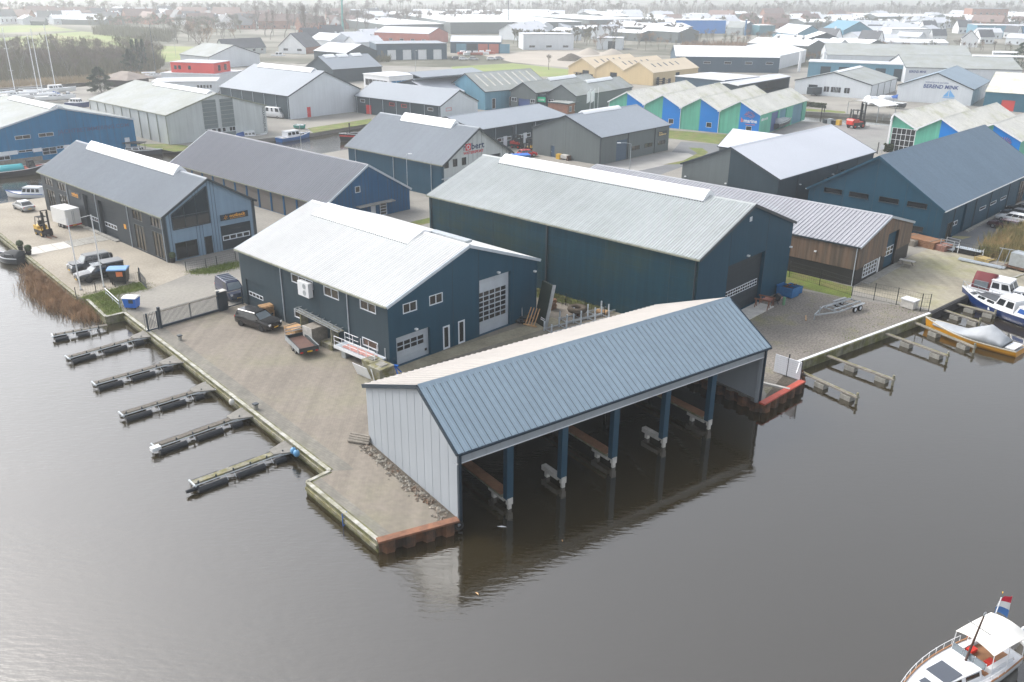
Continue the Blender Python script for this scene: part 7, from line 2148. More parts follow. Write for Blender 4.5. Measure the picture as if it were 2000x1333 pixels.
for px, k, lab in (((1537, 578), 1.0, 'open blue steel skip with rusty load at the tall hall corner'), ((1550, 572), 0.75, 'smaller blue steel skip behind the open one')):
    t = thing('skip', lab, 'skip', G(*px), 48)
    t.scale = (k, k, k)
    mb = MB()
    for (x0, x1, y0, y1) in ((-1.0, -0.94, -0.7, 0.7), (0.94, 1.0, -0.7, 0.7), (-0.94, 0.94, -0.7, -0.64), (-0.94, 0.94, 0.64, 0.7)): mb.box(x0, x1, y0, y1, 0.1, 1.15)
    mb.box(-0.94, 0.94, -0.64, 0.64, 0.1, 0.16)
    mb.build('tub', BLUEC, t)
    for sx in (-1, 1): MB().box(sx * 1.0, sx * 1.06, -0.75, 0.75, 1.1, 1.2).build('rim', BLUEC, t)
    for i in range(6):
        r_ = random.Random(i + 40)
        MB().bar((r_.uniform(-0.8, 0), r_.uniform(-0.5, 0.5), 0.9), (r_.uniform(0, 0.8), r_.uniform(-0.5, 0.5), 1.15 + r_.uniform(0, 0.3)), 0.12, 0.08).build('scrap', RUST, t)
    for sx in (-0.8, 0.8): MB().box(sx - 0.08, sx + 0.08, -0.6, 0.6, 0, 0.1).build('skid', TRIM, t)
t = thing('cabinet_box', 'white utility cabinet on the grass edge by the fence', 'cabinet', G(1775, 602), 54)
MB().box(-0.7, 0.7, -0.5, 0.5, 0.1, 0.95).build('box', CONCW, t)
MB().box(-0.78, 0.78, -0.58, 0.58, 0.95, 1.08).build('lid', WHITE, t)
# upright rack of white boards at the red capped piling
a, b = G(1510, 728), G(1562, 746)
t = thing('board_rack', 'upright white ribbed boards on a black post by the red capped piling', 'boards', a, azof(a, b))
n = (b - a).length
for k in range(2):
    for j in range(9): MB().box(-0.03 - 0.02 * (j % 2), 0.03, n * k / 2 + 0.04, n * (k + 1) / 2 - 0.04, 0.15 + j * 0.19, 0.32 + j * 0.19).build('board', pm('white_board', (0.66, 0.68, 0.72), 0.5, 0, 0.06), t)
MB().box(-0.12, -0.04, n / 2 - 0.05, n / 2 + 0.05, 0, 2.2).build('post', BLACK, t)
MB().box(-0.12, -0.04, n - 0.08, n, 0, 2.0).build('post', BLACK, t)
MB().bar((0.0, n * 0.9, 1.7), (1.4, n * 1.1, 1.3), 0.08, 0.08).build('stay', WHITE, t)
a, b = G(1488, 750), G(1542, 763)
t = thing('loose_plank', 'pale plank lying across soil to the red cap beam', 'plank', a, azof(a, b))
MB().box(-0.14, 0.14, 0, (b - a).length, 0.02, 0.18).build('plank', CONCW, t)
# right yard goods
a, b = G(1873, 508), G(1957, 526)
t = thing('aluminium_profiles', 'bundle of long aluminium profiles on the slab yard', 'profiles', a, azof(a, b))
for i in range(5): MB().box(-0.4 + i * 0.18, -0.26 + i * 0.18, 0, (b - a).length + (i % 2) * 0.3, 0.12, 0.26 + 0.05 * (i % 3)).build('profile', ALU, t)
for y in (0.6, 3.0, 5.0): MB().box(-0.5, 0.6, y - 0.06, y + 0.06, 0, 0.12).build('bearer', WOODG, t)
a, b = G(1866, 492), G(1918, 503)
t = thing('dark_covered_pile', 'long dark covered pile with white posts beside the low fence', 'covered pile', a, azof(a, b))
MB().box(-0.5, 0.5, 0, (b - a).length, 0.1, 0.7).build('pile', BLACK, t)
MB().box(-0.55, 0.55, 0.1, (b - a).length - 0.1, 0.7, 0.75).build('cover', ALU, t)
for y in (0.5, 3.6): MB().tube((0.62, y, 0), (0.62, y, 1.3), 0.05, 6).build('post', WHITE, t)
t = thing('metal_stillage', 'low galvanised stillage frame left of the dark covered pile', 'stillage', G(1853, 489), 55)
for x in (-0.9, 0.9):
    for y in (-0.7, 0.7): MB().box(x - 0.04, x + 0.04, y - 0.04, y + 0.04, 0, 1.5).build('post', GALV, t)
for z in (0.3, 0.75, 1.1, 1.45):
    for y in (-0.7, 0.7): MB().box(-0.9, 0.9, y - 0.02, y + 0.02, z, z + 0.06).build('rail', GALV, t)
MB().box(-0.9, 0.9, -0.7, 0.7, 0.22, 0.3).build('floor', ALU, t)
t = thing('lattice_container', 'grey lattice container on a rusty frame at the right edge', 'container', G(1992, 527), 55)
MB().box(-1.1, 1.1, -0.9, 0.9, 0.5, 2.1).build('cage_body', GALV, t)
for i in range(9): MB().box(-1.12, -1.08, -0.85 + i * 0.2, -0.81 + i * 0.2, 0.5, 2.15).build('bar', ALU, t)
MB().box(-1.5, 1.6, -1.0, 1.0, 0.2, 0.45).build('frame', RUST, t)
for x in (-2.6, -1.7): MB().bar((x, -0.8, 0.1), (x + 0.4, -0.8, 2.4), 0.07, 0.07).build('frame_leg', GALV, t)
MB().bar((-2.6, -0.8, 2.3), (0.5, -0.8, 2.5), 0.07, 0.07).build('frame_beam', GALV, t)
t = thing('picnic_table', 'weathered picnic table outside the cedar hall door', 'picnic table', G(1770, 520), 43)
MB().box(-0.9, 0.9, -0.35, 0.35, 0.7, 0.76).build('top', CONCW, t)
for y in (-0.75, 0.75): MB().box(-0.9, 0.9, y - 0.14, y + 0.14, 0.42, 0.47).build('bench', WOODG, t)
for x in (-0.6, 0.6): MB().bar((x, -0.75, 0), (x, 0.3, 0.72), 0.08, 0.06).build('leg', WOODG, t).location = (0, 0, 0)
for x in (-0.6, 0.6): MB().bar((x, 0.75, 0), (x, -0.3, 0.72), 0.08, 0.06).build('leg', WOODG, t)
sheet('paving_pad', [[G(1861, 461), G(1898, 463), G(1880, 468), G(1858, 464)]], 0.014, pm('mossy_pad', (0.3, 0.28, 0.14), 0.9, 0, 0.15))
# far basin quay goods
t = thing('boat_lift', 'white roofed boat lift frame standing in the far basin', 'boat lift', G(1700, 226, 0), 60)
for x in (-5, 5):
    for y in (-3.5, 3.5): MB().tube((x, y, -1.5), (x, y, 3.2), 0.1, 6).build('post', GALV, t)
MB().loft([[Vector((x * 5.4, y, 3.2 + 1.0 * (1 - x * x))) for x in (-1, -0.5, 0, 0.5, 1)] for y in (-4, 4)], closed=False).build('canopy', WHITE, t)
for x in (-5, 5):
    for y in (-3.5, -1.2, 1.2, 3.5): MB().bar((x, y, -0.6), (x, y, 1.2), 0.08, 0.08, up=Vector((0, 1, 0))).build('rack_bar', GALV, t)
for i, px in enumerate(((1604, 226), (1660, 233))):
    t = thing('mooring_dolphin', ('left', 'right')[i] + ' cluster of mooring posts in the far basin', 'mooring posts', G(*px, WL))
    for q in ((0, 0), (0.8, 0.3), (0.3, 0.9)): MB().tube((q[0], q[1], -1), (q[0], q[1], 2.6), 0.14, 6).build('post', BLACKT, t)
t = thing('engine_crates', 'dark engine crates on the far quay beside the red forklift', 'crates', G(1625, 243), 55)
for i in range(4): MB().box(-2.5 + i * 1.3, -1.4 + i * 1.3, -0.5, 0.5, 0, 1.0 + 0.3 * (i % 2)).build('crate', (TRIM, GALV, BLACK, YELL)[i], t)
t = thing('horse_trailer', 'dark covered trailer in front of the white boat hall', 'trailer', G(1590, 187), 60)
MB().box(-1.1, 1.1, -2.4, 2.4, 0.5, 2.6).build('body', TRIM, t)
for sx in (-1, 1): wheel(t, sx * 1.0, 0, 0.35)
def hedge(px0, px1, label, w=1.2, h=1.3, mat=None, n=900):
    a, b = G(*px0), G(*px1)
    t = thing('hedge', label, 'hedge', a, azof(a, b))
    L = (b - a).length
    mb = MB()
    r_ = random.Random(int(px0[0]))
    for i in range(n):
        c = Vector((r_.uniform(-w / 2, w / 2), r_.uniform(0, L), h * r_.random() ** 0.7))
        d = Vector((r_.gauss(0, 1), r_.gauss(0, 1), r_.gauss(0, 1))).normalized()
        u = d.orthogonal().normalized() * 0.16
        v = d.cross(u).normalized() * 0.16
        mb.face([c - u - v, c + u - v, c + u + v, c - u + v])
    mb.build('foliage', mat or pm('hedge_leaf', (0.06, 0.075, 0.025), 0.8, 0, 0.3, 1), t)
hedge((1574, 208), (1612, 212), 'dark clipped hedge before the white boat hall')
hedge((1725, 296), (1742, 297), 'small clipped hedge left of the glass showroom', 1.5, 1.6)
t = thing('info_post', 'black sign post with white panel left of the glass showroom', 'sign', G(1713, 301), 20)
MB().tube((0, 0, 0), (0, 0, 2.4), 0.1, 8).build('post', BLACK, t)
MB().box(0.4, 1.2, -0.03, 0.03, 1.0, 1.9).build('panel', WHITE, t)
MB().bar((0.8, 0, 0), (0.8, 0, 1.0), 0.06, 0.06, up=Vector((0, 1, 0))).build('panel_post', GALV, t)
t = thing('quay_railing', 'dark stored racks by the cream hall wall', 'rack', G(1140, 157), 60)
for i in range(6): MB().box(-7 + i * 2.4, -6.9 + i * 2.4, -0.5, 0.5, 0, 2.4).build('upright', TRIM, t)
for z in (0.8, 1.6, 2.3): MB().box(-7, 5.2, -0.5, 0.5, z, z + 0.12).build('shelf', BLACKT, t)
t = thing('steel_rack', 'dark cantilever racks of steel right of the cream hall', 'rack', G(1290, 168), 50)
for i in range(4): MB().box(-4 + i * 2.6, -3.85 + i * 2.6, -0.6, 0.6, 0, 2.8).build('upright', BLACKT, t)
for z in (0.7, 1.4, 2.1): MB().box(-4.2, 4.2, -0.6, 0.6, z, z + 0.15).build('stored_steel', BLACKT, t)

# rubble and driftwood along the boathouse gable
mb = MB()
rr = random.Random(5)
for i in range(260):
    u = rr.random()
    p = BP(0.4 + 11.6 * u, -0.25 - abs(rr.gauss(0, 0.4)), 0.03)
    s_ = rr.uniform(0.07, 0.2)
    v = [Vector((rr.uniform(0.6, 1) * x, rr.uniform(0.6, 1) * y, rr.uniform(0.5, 0.9) * z)) * s_ for x, y, z in ((1, 0, 0), (-1, 0, 0), (0, 1, 0), (0, -1, 0), (0, 0, 1), (0, 0, -1), (0.6, 0.6, 0.5), (-0.6, -0.6, 0.5))]
    mb.raw([p + q for q in v], [(0, 6, 4), (6, 2, 4), (2, 1, 4), (1, 7, 4), (7, 3, 4), (3, 0, 4), (0, 3, 5), (3, 1, 5), (1, 2, 5), (2, 0, 5), (6, 0, 2), (7, 1, 3)])
tag(mb.build('rubble', pm('pale_rubble', (0.36, 0.33, 0.28), 0.9, 0, 0.3, 2, col2=(0.16, 0.09, 0.05), c2=0.55, c2sc=0.8)), 'pale rubble stones heaped along the foot of the boathouse gable', None, None, 'stuff')
sheet('soil_strip', [[P2(BP(0.2, -0.02)), P2(BP(12.2, -0.02)), P2(BP(12.2, -0.75)), P2(BP(0.2, -1.0))]], 0.014, SOIL)
t = thing('driftwood', 'weathered logs at the rear corner of the boathouse gable', 'logs', BP(-0.2, -0.7, 0.15), 100)
for i in range(4): MB().tube((-0.2 * i, -0.9, 0.1 * i), (-0.15 * i + 0.2, 0.8, 0.12 * i), 0.14 - 0.02 * i, 7, 0.09).build('log', WOODG, t)

# a person at the garage doors
def person(px, label, top_c, leg_c):
    p = G(*px)
    t = thing('person', label, 'person', p, 140)
    J = {'pel': (0, 0, 0.95, 0.15), 'ch': (0, 0.0, 1.32, 0.18), 'nk': (0, 0.02, 1.5, 0.07), 'hd': (0, 0.04, 1.66, 0.105), 'hl': (-0.1, 0, 0.88, 0.11), 'kl': (-0.12, 0.05, 0.5, 0.075), 'al': (-0.13, 0.0, 0.09, 0.05), 'tl': (-0.14, 0.17, 0.04, 0.045), 'hr': (0.1, 0, 0.88, 0.11), 'kr': (0.12, 0.1, 0.5, 0.075), 'ar': (0.12, 0.02, 0.09, 0.05), 'tr': (0.13, 0.2, 0.04, 0.045), 'sl': (-0.2, 0, 1.42, 0.075), 'el': (-0.27, -0.02, 1.14, 0.055), 'wl': (-0.26, 0.1, 0.9, 0.04), 'sr': (0.2, 0, 1.42, 0.075), 'er': (0.28, 0.0, 1.14, 0.055), 'wr': (0.24, 0.2, 0.98, 0.04)}
    E_ = [('pel', 'ch'), ('ch', 'nk'), ('nk', 'hd'), ('pel', 'hl'), ('hl', 'kl'), ('kl', 'al'), ('al', 'tl'), ('pel', 'hr'), ('hr', 'kr'), ('kr', 'ar'), ('ar', 'tr'), ('ch', 'sl'), ('sl', 'el'), ('el', 'wl'), ('ch', 'sr'), ('sr', 'er'), ('er', 'wr')]
    ks_ = list(J)
    me = bpy.data.meshes.new('body')
    me.from_pydata([J[k][:3] for k in ks_], [(ks_.index(a), ks_.index(b)) for a, b in E_], [])
    o = link('body', me, t)
    m = o.modifiers.new('s', 'SKIN')
    for i, k in enumerate(ks_):
        me.skin_vertices[0].data[i].radius = (J[k][3], J[k][3] * 0.85)
    me.skin_vertices[0].data[0].use_root = True
    o.modifiers.new('d', 'SUBSURF').levels = 1
    dg = bpy.context.evaluated_depsgraph_get()
    nm = bpy.data.meshes.new_from_object(o.evaluated_get(dg))
    o.modifiers.clear()
    o.data = nm
    nm.materials.clear()
    for q in (leg_c, top_c, pm('skin', (0.45, 0.27, 0.19), 0.6), pm('hair', (0.04, 0.025, 0.015), 0.7)): nm.materials.append(q)
    for f in nm.polygons:
        c = f.center
        f.use_smooth = True
        f.material_index = 3 if c.z > 1.68 and c.y < 0.08 else 2 if c.z > 1.5 or (abs(c.x) > 0.2 and c.z < 0.95) else 1 if c.z > 0.92 else 0
person((459, 374), 'person in a white jacket standing at the garage doors', pm('white_jacket', (0.7, 0.7, 0.72), 0.8), pm('dark_trousers', (0.02, 0.03, 0.06), 0.8))
# ------------------------------------------------------------------ vegetation
BARK = pm('grey_brown_bark', (0.13, 0.11, 0.09), 0.9, 0, 0.2, 0.8)
TWIG = pm('winter_twigs', (0.17, 0.14, 0.11), 0.9, 0, 0.2, 0.3)
TWIGR = pm('russet_twigs', (0.27, 0.17, 0.1), 0.9, 0, 0.2, 0.3)
TWIGG = pm('olive_twigs', (0.15, 0.14, 0.08), 0.9, 0, 0.2, 0.3)
def bare_tree(seed, h, spread, lev=5, upr=0.35, tw=0.022):
    r_ = random.Random(seed)
    tr, cr = MB(), MB()
    def grow(p, d, ln, rad, k):
        if k == 0:
            for _ in range(3):
                e = (d + Vector((r_.gauss(0, 0.5), r_.gauss(0, 0.5), r_.gauss(0.1, 0.4)))).normalized()
                q = p + e * ln * r_.uniform(0.6, 1.2)
                s_ = e.orthogonal().normalized() * tw
                cr.face([p - s_, p + s_, q])
            return
        n = 2
        c = p
        for i in range(n):
            e = (d + Vector((r_.gauss(0, 0.12), r_.gauss(0, 0.12), r_.gauss(0, 0.06)))).normalized()
            q = c + e * ln / n
            (tr if k >= lev - 1 else cr).tube(c, q, rad * (1 - 0.3 * i / n), 5 if k >= lev - 1 else 3, rad * (1 - 0.3 * (i + 1) / n), caps=False)
            c, d = q, e
        m = 3 if k > 1 else 4
        for i in range(m):
            a = r_.uniform(0, 2 * pi)
            o = Vector((cos(a), sin(a), 0)) * spread * r_.uniform(0.6, 1.3)
            e = (d * 0.75 + o + Vector((0, 0, upr))).normalized()
            grow(c if i < m - 1 else p.lerp(c, r_.uniform(0.5, 0.9)), e, ln * r_.uniform(0.62, 0.82), rad * 0.58, k - 1)
    grow(Vector((0, 0, 0)), Vector((0, 0, 1)), h * 0.3, h * 0.013 + 0.03, lev)
    return tr, cr
def tree_kit(name, seed, h, spread, twig, lev=5, upr=0.35, tw=0.03):
    tr, cr = bare_tree(seed, h, spread, lev, upr, tw)
    a = tr.build('trunk', BARK)
    b = cr.build('crown', twig)
    m = (a.data, b.data)
    bpy.data.objects.remove(a)
    bpy.data.objects.remove(b)
    return m
KITS = [tree_kit('a', 1, 14, 0.55, TWIG), tree_kit('b', 2, 13, 0.4, TWIGG), tree_kit('c', 3, 15, 0.65, TWIG), tree_kit('d', 4, 12, 0.5, TWIGR), tree_kit('e', 5, 20, 0.28, TWIG, upr=0.6)]
def tree(name, label, p, kit, k, group=None, rz=None):
    t = thing(name, label, 'tree', p, random.uniform(0, 360) if rz is None else rz, group)
    t.scale = (k * random.uniform(0.9, 1.1), k * random.uniform(0.9, 1.1), k)
    link('trunk', KITS[kit][0], t)
    link('crown', KITS[kit][1], t)
    return t
def in_poly(x, y, P):
    c = False
    for (x0, y0), (x1, y1) in zip(P, P[1:] + P[:1]):
        if (y0 > y) != (y1 > y) and x < (x1 - x0) * (y - y0) / (y1 - y0) + x0: c = not c
    return c
def scatter(P, n, seed, dmin=2.5):
    r_ = random.Random(seed)
    W_ = [P2(G(*p)) for p in P]
    xs, ys = [p[0] for p in W_], [p[1] for p in W_]
    out, tries = [], 0
    while len(out) < n and tries < n * 60:
        tries += 1
        x, y = r_.uniform(min(xs), max(xs)), r_.uniform(min(ys), max(ys))
        if in_poly(x, y, W_) and all((x - a) ** 2 + (y - b) ** 2 > dmin * dmin for a, b in out): out.append((x, y))
    return out
COPSE = [(-30, 166), (60, 160), (200, 152), (300, 146), (322, 128), (300, 112), (180, 110), (60, 112), (-30, 116)]
for i, (x, y) in enumerate(scatter(COPSE, 150, 11, 3.0)): tree('bare_tree', 'bare brown winter tree in the dense copse at upper left', (x, y, 0), (0, 1, 2, 1, 0)[i % 5], random.uniform(0.6, 0.95), 'bare trees of the copse')
def brush(name, label, P, n, h, mat, seed, w=0.05, lean=0.25, z=0.0, clump=0):
    """uncountable upright stems as one mass"""
    r_ = random.Random(seed)
    mb = MB()
    W_ = [P2(G(*p, z)) for p in P]
    xs, ys = [p[0] for p in W_], [p[1] for p in W_]
    k = 0
    while k < n:
        x, y = r_.uniform(min(xs), max(xs)), r_.uniform(min(ys), max(ys))
        if not in_poly(x, y, W_): continue
        for _ in range(1 + clump):
            k += 1
            px, py = x + r_.gauss(0, 0.15) * clump, y + r_.gauss(0, 0.15) * clump
            hh = h * r_.uniform(0.45, 1.1)
            a = r_.uniform(0, 2 * pi)
            d = Vector((r_.gauss(0, lean) * hh, r_.gauss(0, lean) * hh, hh))
            s_ = Vector((cos(a), sin(a), 0)) * w
            b = Vector((px, py, z))
            m = b + d * 0.55 + Vector((0, 0, hh * 0.08))
            mb.raw([b - s_, b + s_, m + s_ * 0.8, m - s_ * 0.8, b + d], [(0, 1, 2, 3), (3, 2, 4)])
    o = mb.build(name, mat)
    return tag(o, label, None, None, 'stuff')
brush('undergrowth', 'dense brown undergrowth of the copse', COPSE, 14000, 5.0, TWIGG, 21, 0.1, 0.2)
REED = pm('dry_reed', (0.4, 0.26, 0.15), 0.9, 0, 0.25, 0.8, col2=(0.26, 0.16, 0.085), c2=0.5, c2sc=0.7)
REEDF = pm('pale_far_reed', (0.36, 0.28, 0.17), 0.9, 0, 0.2, 0.2)
RB = [(58, 530), (76, 520), (106, 546), (152, 580), (176, 596), (203, 620), (183, 629), (140, 612), (104, 604), (80, 588), (62, 562)]
brush('reeds', 'matted dry brown reeds at the foot of the left quay', RB, 9000, 0.95, REED, 31, 0.022, 0.5, z=WL, clump=5)
brush('reeds', 'thin standing reed stems in front of the reed bed', [(50, 540), (75, 525), (120, 575), (185, 628), (205, 640), (150, 632), (90, 610)], 260, 0.8, REED, 32, 0.012, 0.15, z=WL)
brush('reeds', 'pale reed fringe along the ditch below the copse', [(-40, 176), (60, 168), (215, 159), (330, 150), (330, 143), (215, 152), (60, 162), (-40, 170)], 5000, 2.0, REEDF, 33, 0.07, 0.12)
brush('dry_grass', 'tall straw coloured grass on the bank at the right edge', [(1912, 503), (1940, 472), (1985, 447), (2060, 440), (2060, 515), (1965, 512)], 9000, 1.7, pm('straw_grass', (0.34, 0.24, 0.11), 0.9, 0, 0.25, 0.6, col2=(0.16, 0.16, 0.06), c2=0.5, c2sc=0.4), 34, 0.03, 0.3, clump=4)
brush('grass', 'rough green grass on the corner by the reeds', [(156, 581), (272, 551), (289, 565), (225, 577), (235, 597), (240, 609), (207, 617), (170, 586)], 7000, 0.16, pm('grass_blade', (0.13, 0.18, 0.03), 0.9, 0, 0.3, 1.0), 35, 0.02, 0.5, clump=3)
brush('grass', 'green grass strip before the showroom gable', [(370, 531), (465, 511), (467, 522), (420, 534), (375, 536)], 4000, 0.16, MATS['grass_blade'], 36, 0.02, 0.5, clump=3)
brush('grass', 'weedy tufts along the gravel yard edge', [(1560, 700), (1815, 606), (1800, 600), (1700, 590), (1690, 620), (1560, 690)], 500, 0.1, MATS['grass_blade'], 37, 0.025, 0.6, clump=3)
brush('grass', 'rough grass behind the tall storage hall fence', [(1040, 580), (1180, 612), (1195, 600), (1050, 560)], 2500, 0.25, pm('dull_grass', (0.14, 0.15, 0.05), 0.9, 0, 0.3, 1.0), 38, 0.03, 0.4, clump=2)
def conifer(px, label, h, w, n=2600, mat=None, shape=1.0, seed=1):
    t = thing('conifer', label, 'tree', G(*px))
    r_ = random.Random(seed)
    MB().tube((0, 0, 0), (0, 0, h * 0.8), 0.2, 7, 0.05).build('trunk', BARK, t)
    mb = MB()
    for i in range(n):
        z = h * (0.06 + 0.94 * r_.random())
        rad = w / 2 * (1 - (z / h) ** shape) ** 0.8 * (0.75 + 0.3 * sin(z * 3 + r_.uniform(0, 1)))
        a = r_.uniform(0, 2 * pi)
        q = rad * math.sqrt(r_.uniform(0.25, 1.0))
        c = Vector((q * cos(a), q * sin(a), z))
        d = Vector((cos(a), sin(a), 0.35 + r_.gauss(0, 0.35))).normalized()
        u = d.orthogonal().normalized() * 0.12
        mb.face([c - u, c + u, c + d * 0.6 + u * 0.4, c + d * 0.6 - u * 0.4])
    mb.build('crown', mat or pm('conifer_needles', (0.03, 0.055, 0.022), 0.8, 0, 0.35, 0.8), t)
conifer((198, 181), 'round dark conifer by the off white hall', 7.5, 8.5, shape=2.2, seed=2)
conifer((258, 146), 'broad blue green conifer in front of the copse', 9.0, 9.0, shape=1.4, seed=3)
for i, px in enumerate(((266, 142), (275, 141), (285, 141))): conifer(px, ('left', 'middle', 'right')[i] + ' of three slim ivy clad trees right of the broad conifer', 12.0, 2.6, 1000, pm('ivy_leaf', (0.05, 0.08, 0.05), 0.8, 0, 0.3, 0.8), 1.6, seed=5 + i)
conifer((1992, 140), 'dark evergreen at the right edge beyond the pale roofs', 13.0, 12.0, shape=1.8, seed=8)
tree('bare_tree', 'big bare tree with russet outline right of the copse', G(388, 112), 2, 1.25)
tree('bare_tree', 'second bare tree behind the russet one', G(408, 104), 3, 1.2)
tree('bare_tree', 'lone bare shrub like tree behind the twin gables', G(1072, 137), 0, 0.55)
for i, px in enumerate(((528, 78), (556, 74), (607, 78), (590, 72), (628, 74))): tree('bare_poplar', 'tall bare poplar, ' + ('first', 'second', 'fourth', 'third', 'fifth')[i] + ' from the left behind the farmhouse', G(*px), 4, random.uniform(0.95, 1.15))
belts = [([(330, 88), (470, 84), (470, 66), (330, 70)], 26, 'bare tree between the meadow and the cottage', (0, 1, 2, 3), 0.8, 'bare trees by the cottage'),
         ([(460, 74), (720, 72), (720, 52), (460, 54)], 34, 'bare tree in the hazy belt behind the farmhouse', (0, 2, 4), 0.9, 'bare trees behind the farmhouse'),
         ([(1130, 100), (1300, 104), (1560, 104), (1560, 82), (1300, 84), (1130, 86)], 60, 'bare tree in the long hedge row behind the cream hall', (0, 1, 3), 0.62, 'bare trees behind the cream hall'),
         ([(1650, 106), (1990, 110), (1990, 96), (1650, 92)], 34, 'small bare tree before the pale sheds at right', (0, 1, 3), 0.5, 'bare trees before the pale sheds'),
         ([(640, 118), (760, 118), (760, 122), (640, 124)], 8, 'bare bush beside the dark blue block', (1, 3), 0.35, 'bushes beside the dark blue block'),
         ([(1560, 128), (1620, 128), (1615, 118), (1565, 116)], 12, 'bare bush left of the garage block', (1, 3), 0.4, 'bushes left of the garage block')]
for bi, (P, n, lab, kits, k, grp) in enumerate(belts):
    for i, (x, y) in enumerate(scatter(P, n, 50 + bi, 3.0)): tree('bare_tree', lab, (x, y, 0), kits[i % len(kits)], k * random.uniform(0.8, 1.2), grp)
brush('hedgerow', 'brown hedgerow scrub behind the dark hall with white roof', [(1330, 106), (1570, 106), (1570, 90), (1330, 92)], 3500, 4.5, TWIGR, 41, 0.14, 0.2)
brush('hedgerow', 'olive scrub beside the dark blue block', [(640, 124), (760, 122), (770, 112), (640, 112)], 2500, 3.0, TWIGG, 42, 0.12, 0.25)
def tree_mass(name, label, P, n, seed, h, twig, spread=0.5):
    """a belt too far off to tell its trees apart, as one mass of real trees"""
    protos = []
    for k in range(3):
        a, b = bare_tree(seed + k, h, spread, 4, 0.4, 0.16)
        protos.append((a.v + b.v, a.f + [tuple(i + len(a.v) for i in f) for f in b.f]))
    mb = MB()
    r_ = random.Random(seed)
    for i, (x, y) in enumerate(scatter(P, n, seed, 4.0)):
        vs, fs = protos[i % 3]
        c, s_, k = cos(i * 2.4), sin(i * 2.4), r_.uniform(0.7, 1.2)
        mb.raw([(x + (v[0] * c - v[1] * s_) * k, y + (v[0] * s_ + v[1] * c) * k, v[2] * k) for v in vs], fs)
    return tag(mb.build(name, twig), label, None, None, 'stuff')
tree_mass('wood', 'faint bare wood along the left horizon', [(-60, 40), (700, 36), (700, 22), (-60, 24)], 170, 201, 15, TWIG)
tree_mass('wood', 'faint bare wood along the right horizon', [(700, 38), (2060, 36), (2060, 18), (700, 20)], 260, 202, 17, TWIG)
tree_mass('wood', 'hazy bare belt between the far sheds at right', [(1250, 62), (2060, 64), (2060, 50), (1250, 52)], 120, 203, 11, TWIGG)
tree_mass('wood', 'hazy bare belt behind the orange shed', [(620, 60), (980, 52), (980, 40), (620, 46)], 90, 204, 13, TWIG)
tree_mass('wood', 'bare belt between meadow and village at left', [(170, 60), (470, 66), (470, 52), (170, 50)], 90, 206, 10, TWIGG)
tree_mass('wood', 'bare belt right of the vast warehouse', [(1140, 78), (1330, 80), (1330, 66), (1140, 66)], 60, 207, 10, TWIG)
tree_mass('wood', 'bare scrubby trees round the sandy lot', [(1000, 92), (1160, 90), (1160, 80), (1000, 84)], 40, 205, 9, TWIGG)
brush('scrub', 'faint scrub along the horizon', [(-60, 30), (2060, 28), (2060, 18), (-60, 20)], 9000, 9.0, TWIG, 43, 0.5, 0.2)
brush('scrub', 'scrub at the meadow end left of the cottage', [(180, 68), (330, 84), (345, 70), (200, 58)], 3000, 6.0, TWIGG, 44, 0.18, 0.2)

# far houses
def house_mesh(w, d, e, r, wall, roof):
    mb = MB()
    mb.raw([(-w / 2, -d / 2, 0), (w / 2, -d / 2, 0), (w / 2, d / 2, 0), (-w / 2, d / 2, 0), (-w / 2, -d / 2, e), (w / 2, -d / 2, e), (w / 2, d / 2, e), (-w / 2, d / 2, e)], [(0, 1, 5, 4), (1, 2, 6, 5), (2, 3, 7, 6), (3, 0, 4, 7)])
    mb.raw([(-w / 2, -d / 2, e), (-w / 2, d / 2, e), (-w / 2, 0, r), (w / 2, -d / 2, e), (w / 2, d / 2, e), (w / 2, 0, r)], [(0, 1, 2), (3, 5, 4)])
    o = 0.35
    mb.raw([(-w / 2 - o, -d / 2 - o, e - 0.2), (w / 2 + o, -d / 2 - o, e - 0.2), (w / 2 + o, 0, r + 0.1), (-w / 2 - o, 0, r + 0.1), (w / 2 + o, d / 2 + o, e - 0.2), (-w / 2 - o, d / 2 + o, e - 0.2)], [(0, 1, 2, 3), (3, 2, 4, 5)], 1)
    for i in range(3):
        x = w * (i - 1) / 3.2
        mb.box(x - 0.6, x + 0.6, -d / 2 - 0.03, -d / 2, 1.0, 2.4, mi=2)
    mb.box(w * 0.25, w * 0.25 + 0.7, -0.4, 0.4, r - 1, r + 0.9, mi=0)
    ob = mb.build('house', [wall, roof, GLASS])
    me = ob.data
    bpy.data.objects.remove(ob)
    return me
HM = [house_mesh(10, 9, 4.5, 9, WHITE, RTILE), house_mesh(22, 9, 5.5, 10, BRICK, RREDT), house_mesh(18, 14, 5, 8, WHITEP, RPALE), house_mesh(12, 9, 3.2, 8.5, BRICK, RTILE), house_mesh(30, 18, 6, 8, GREYW, WHITE)]
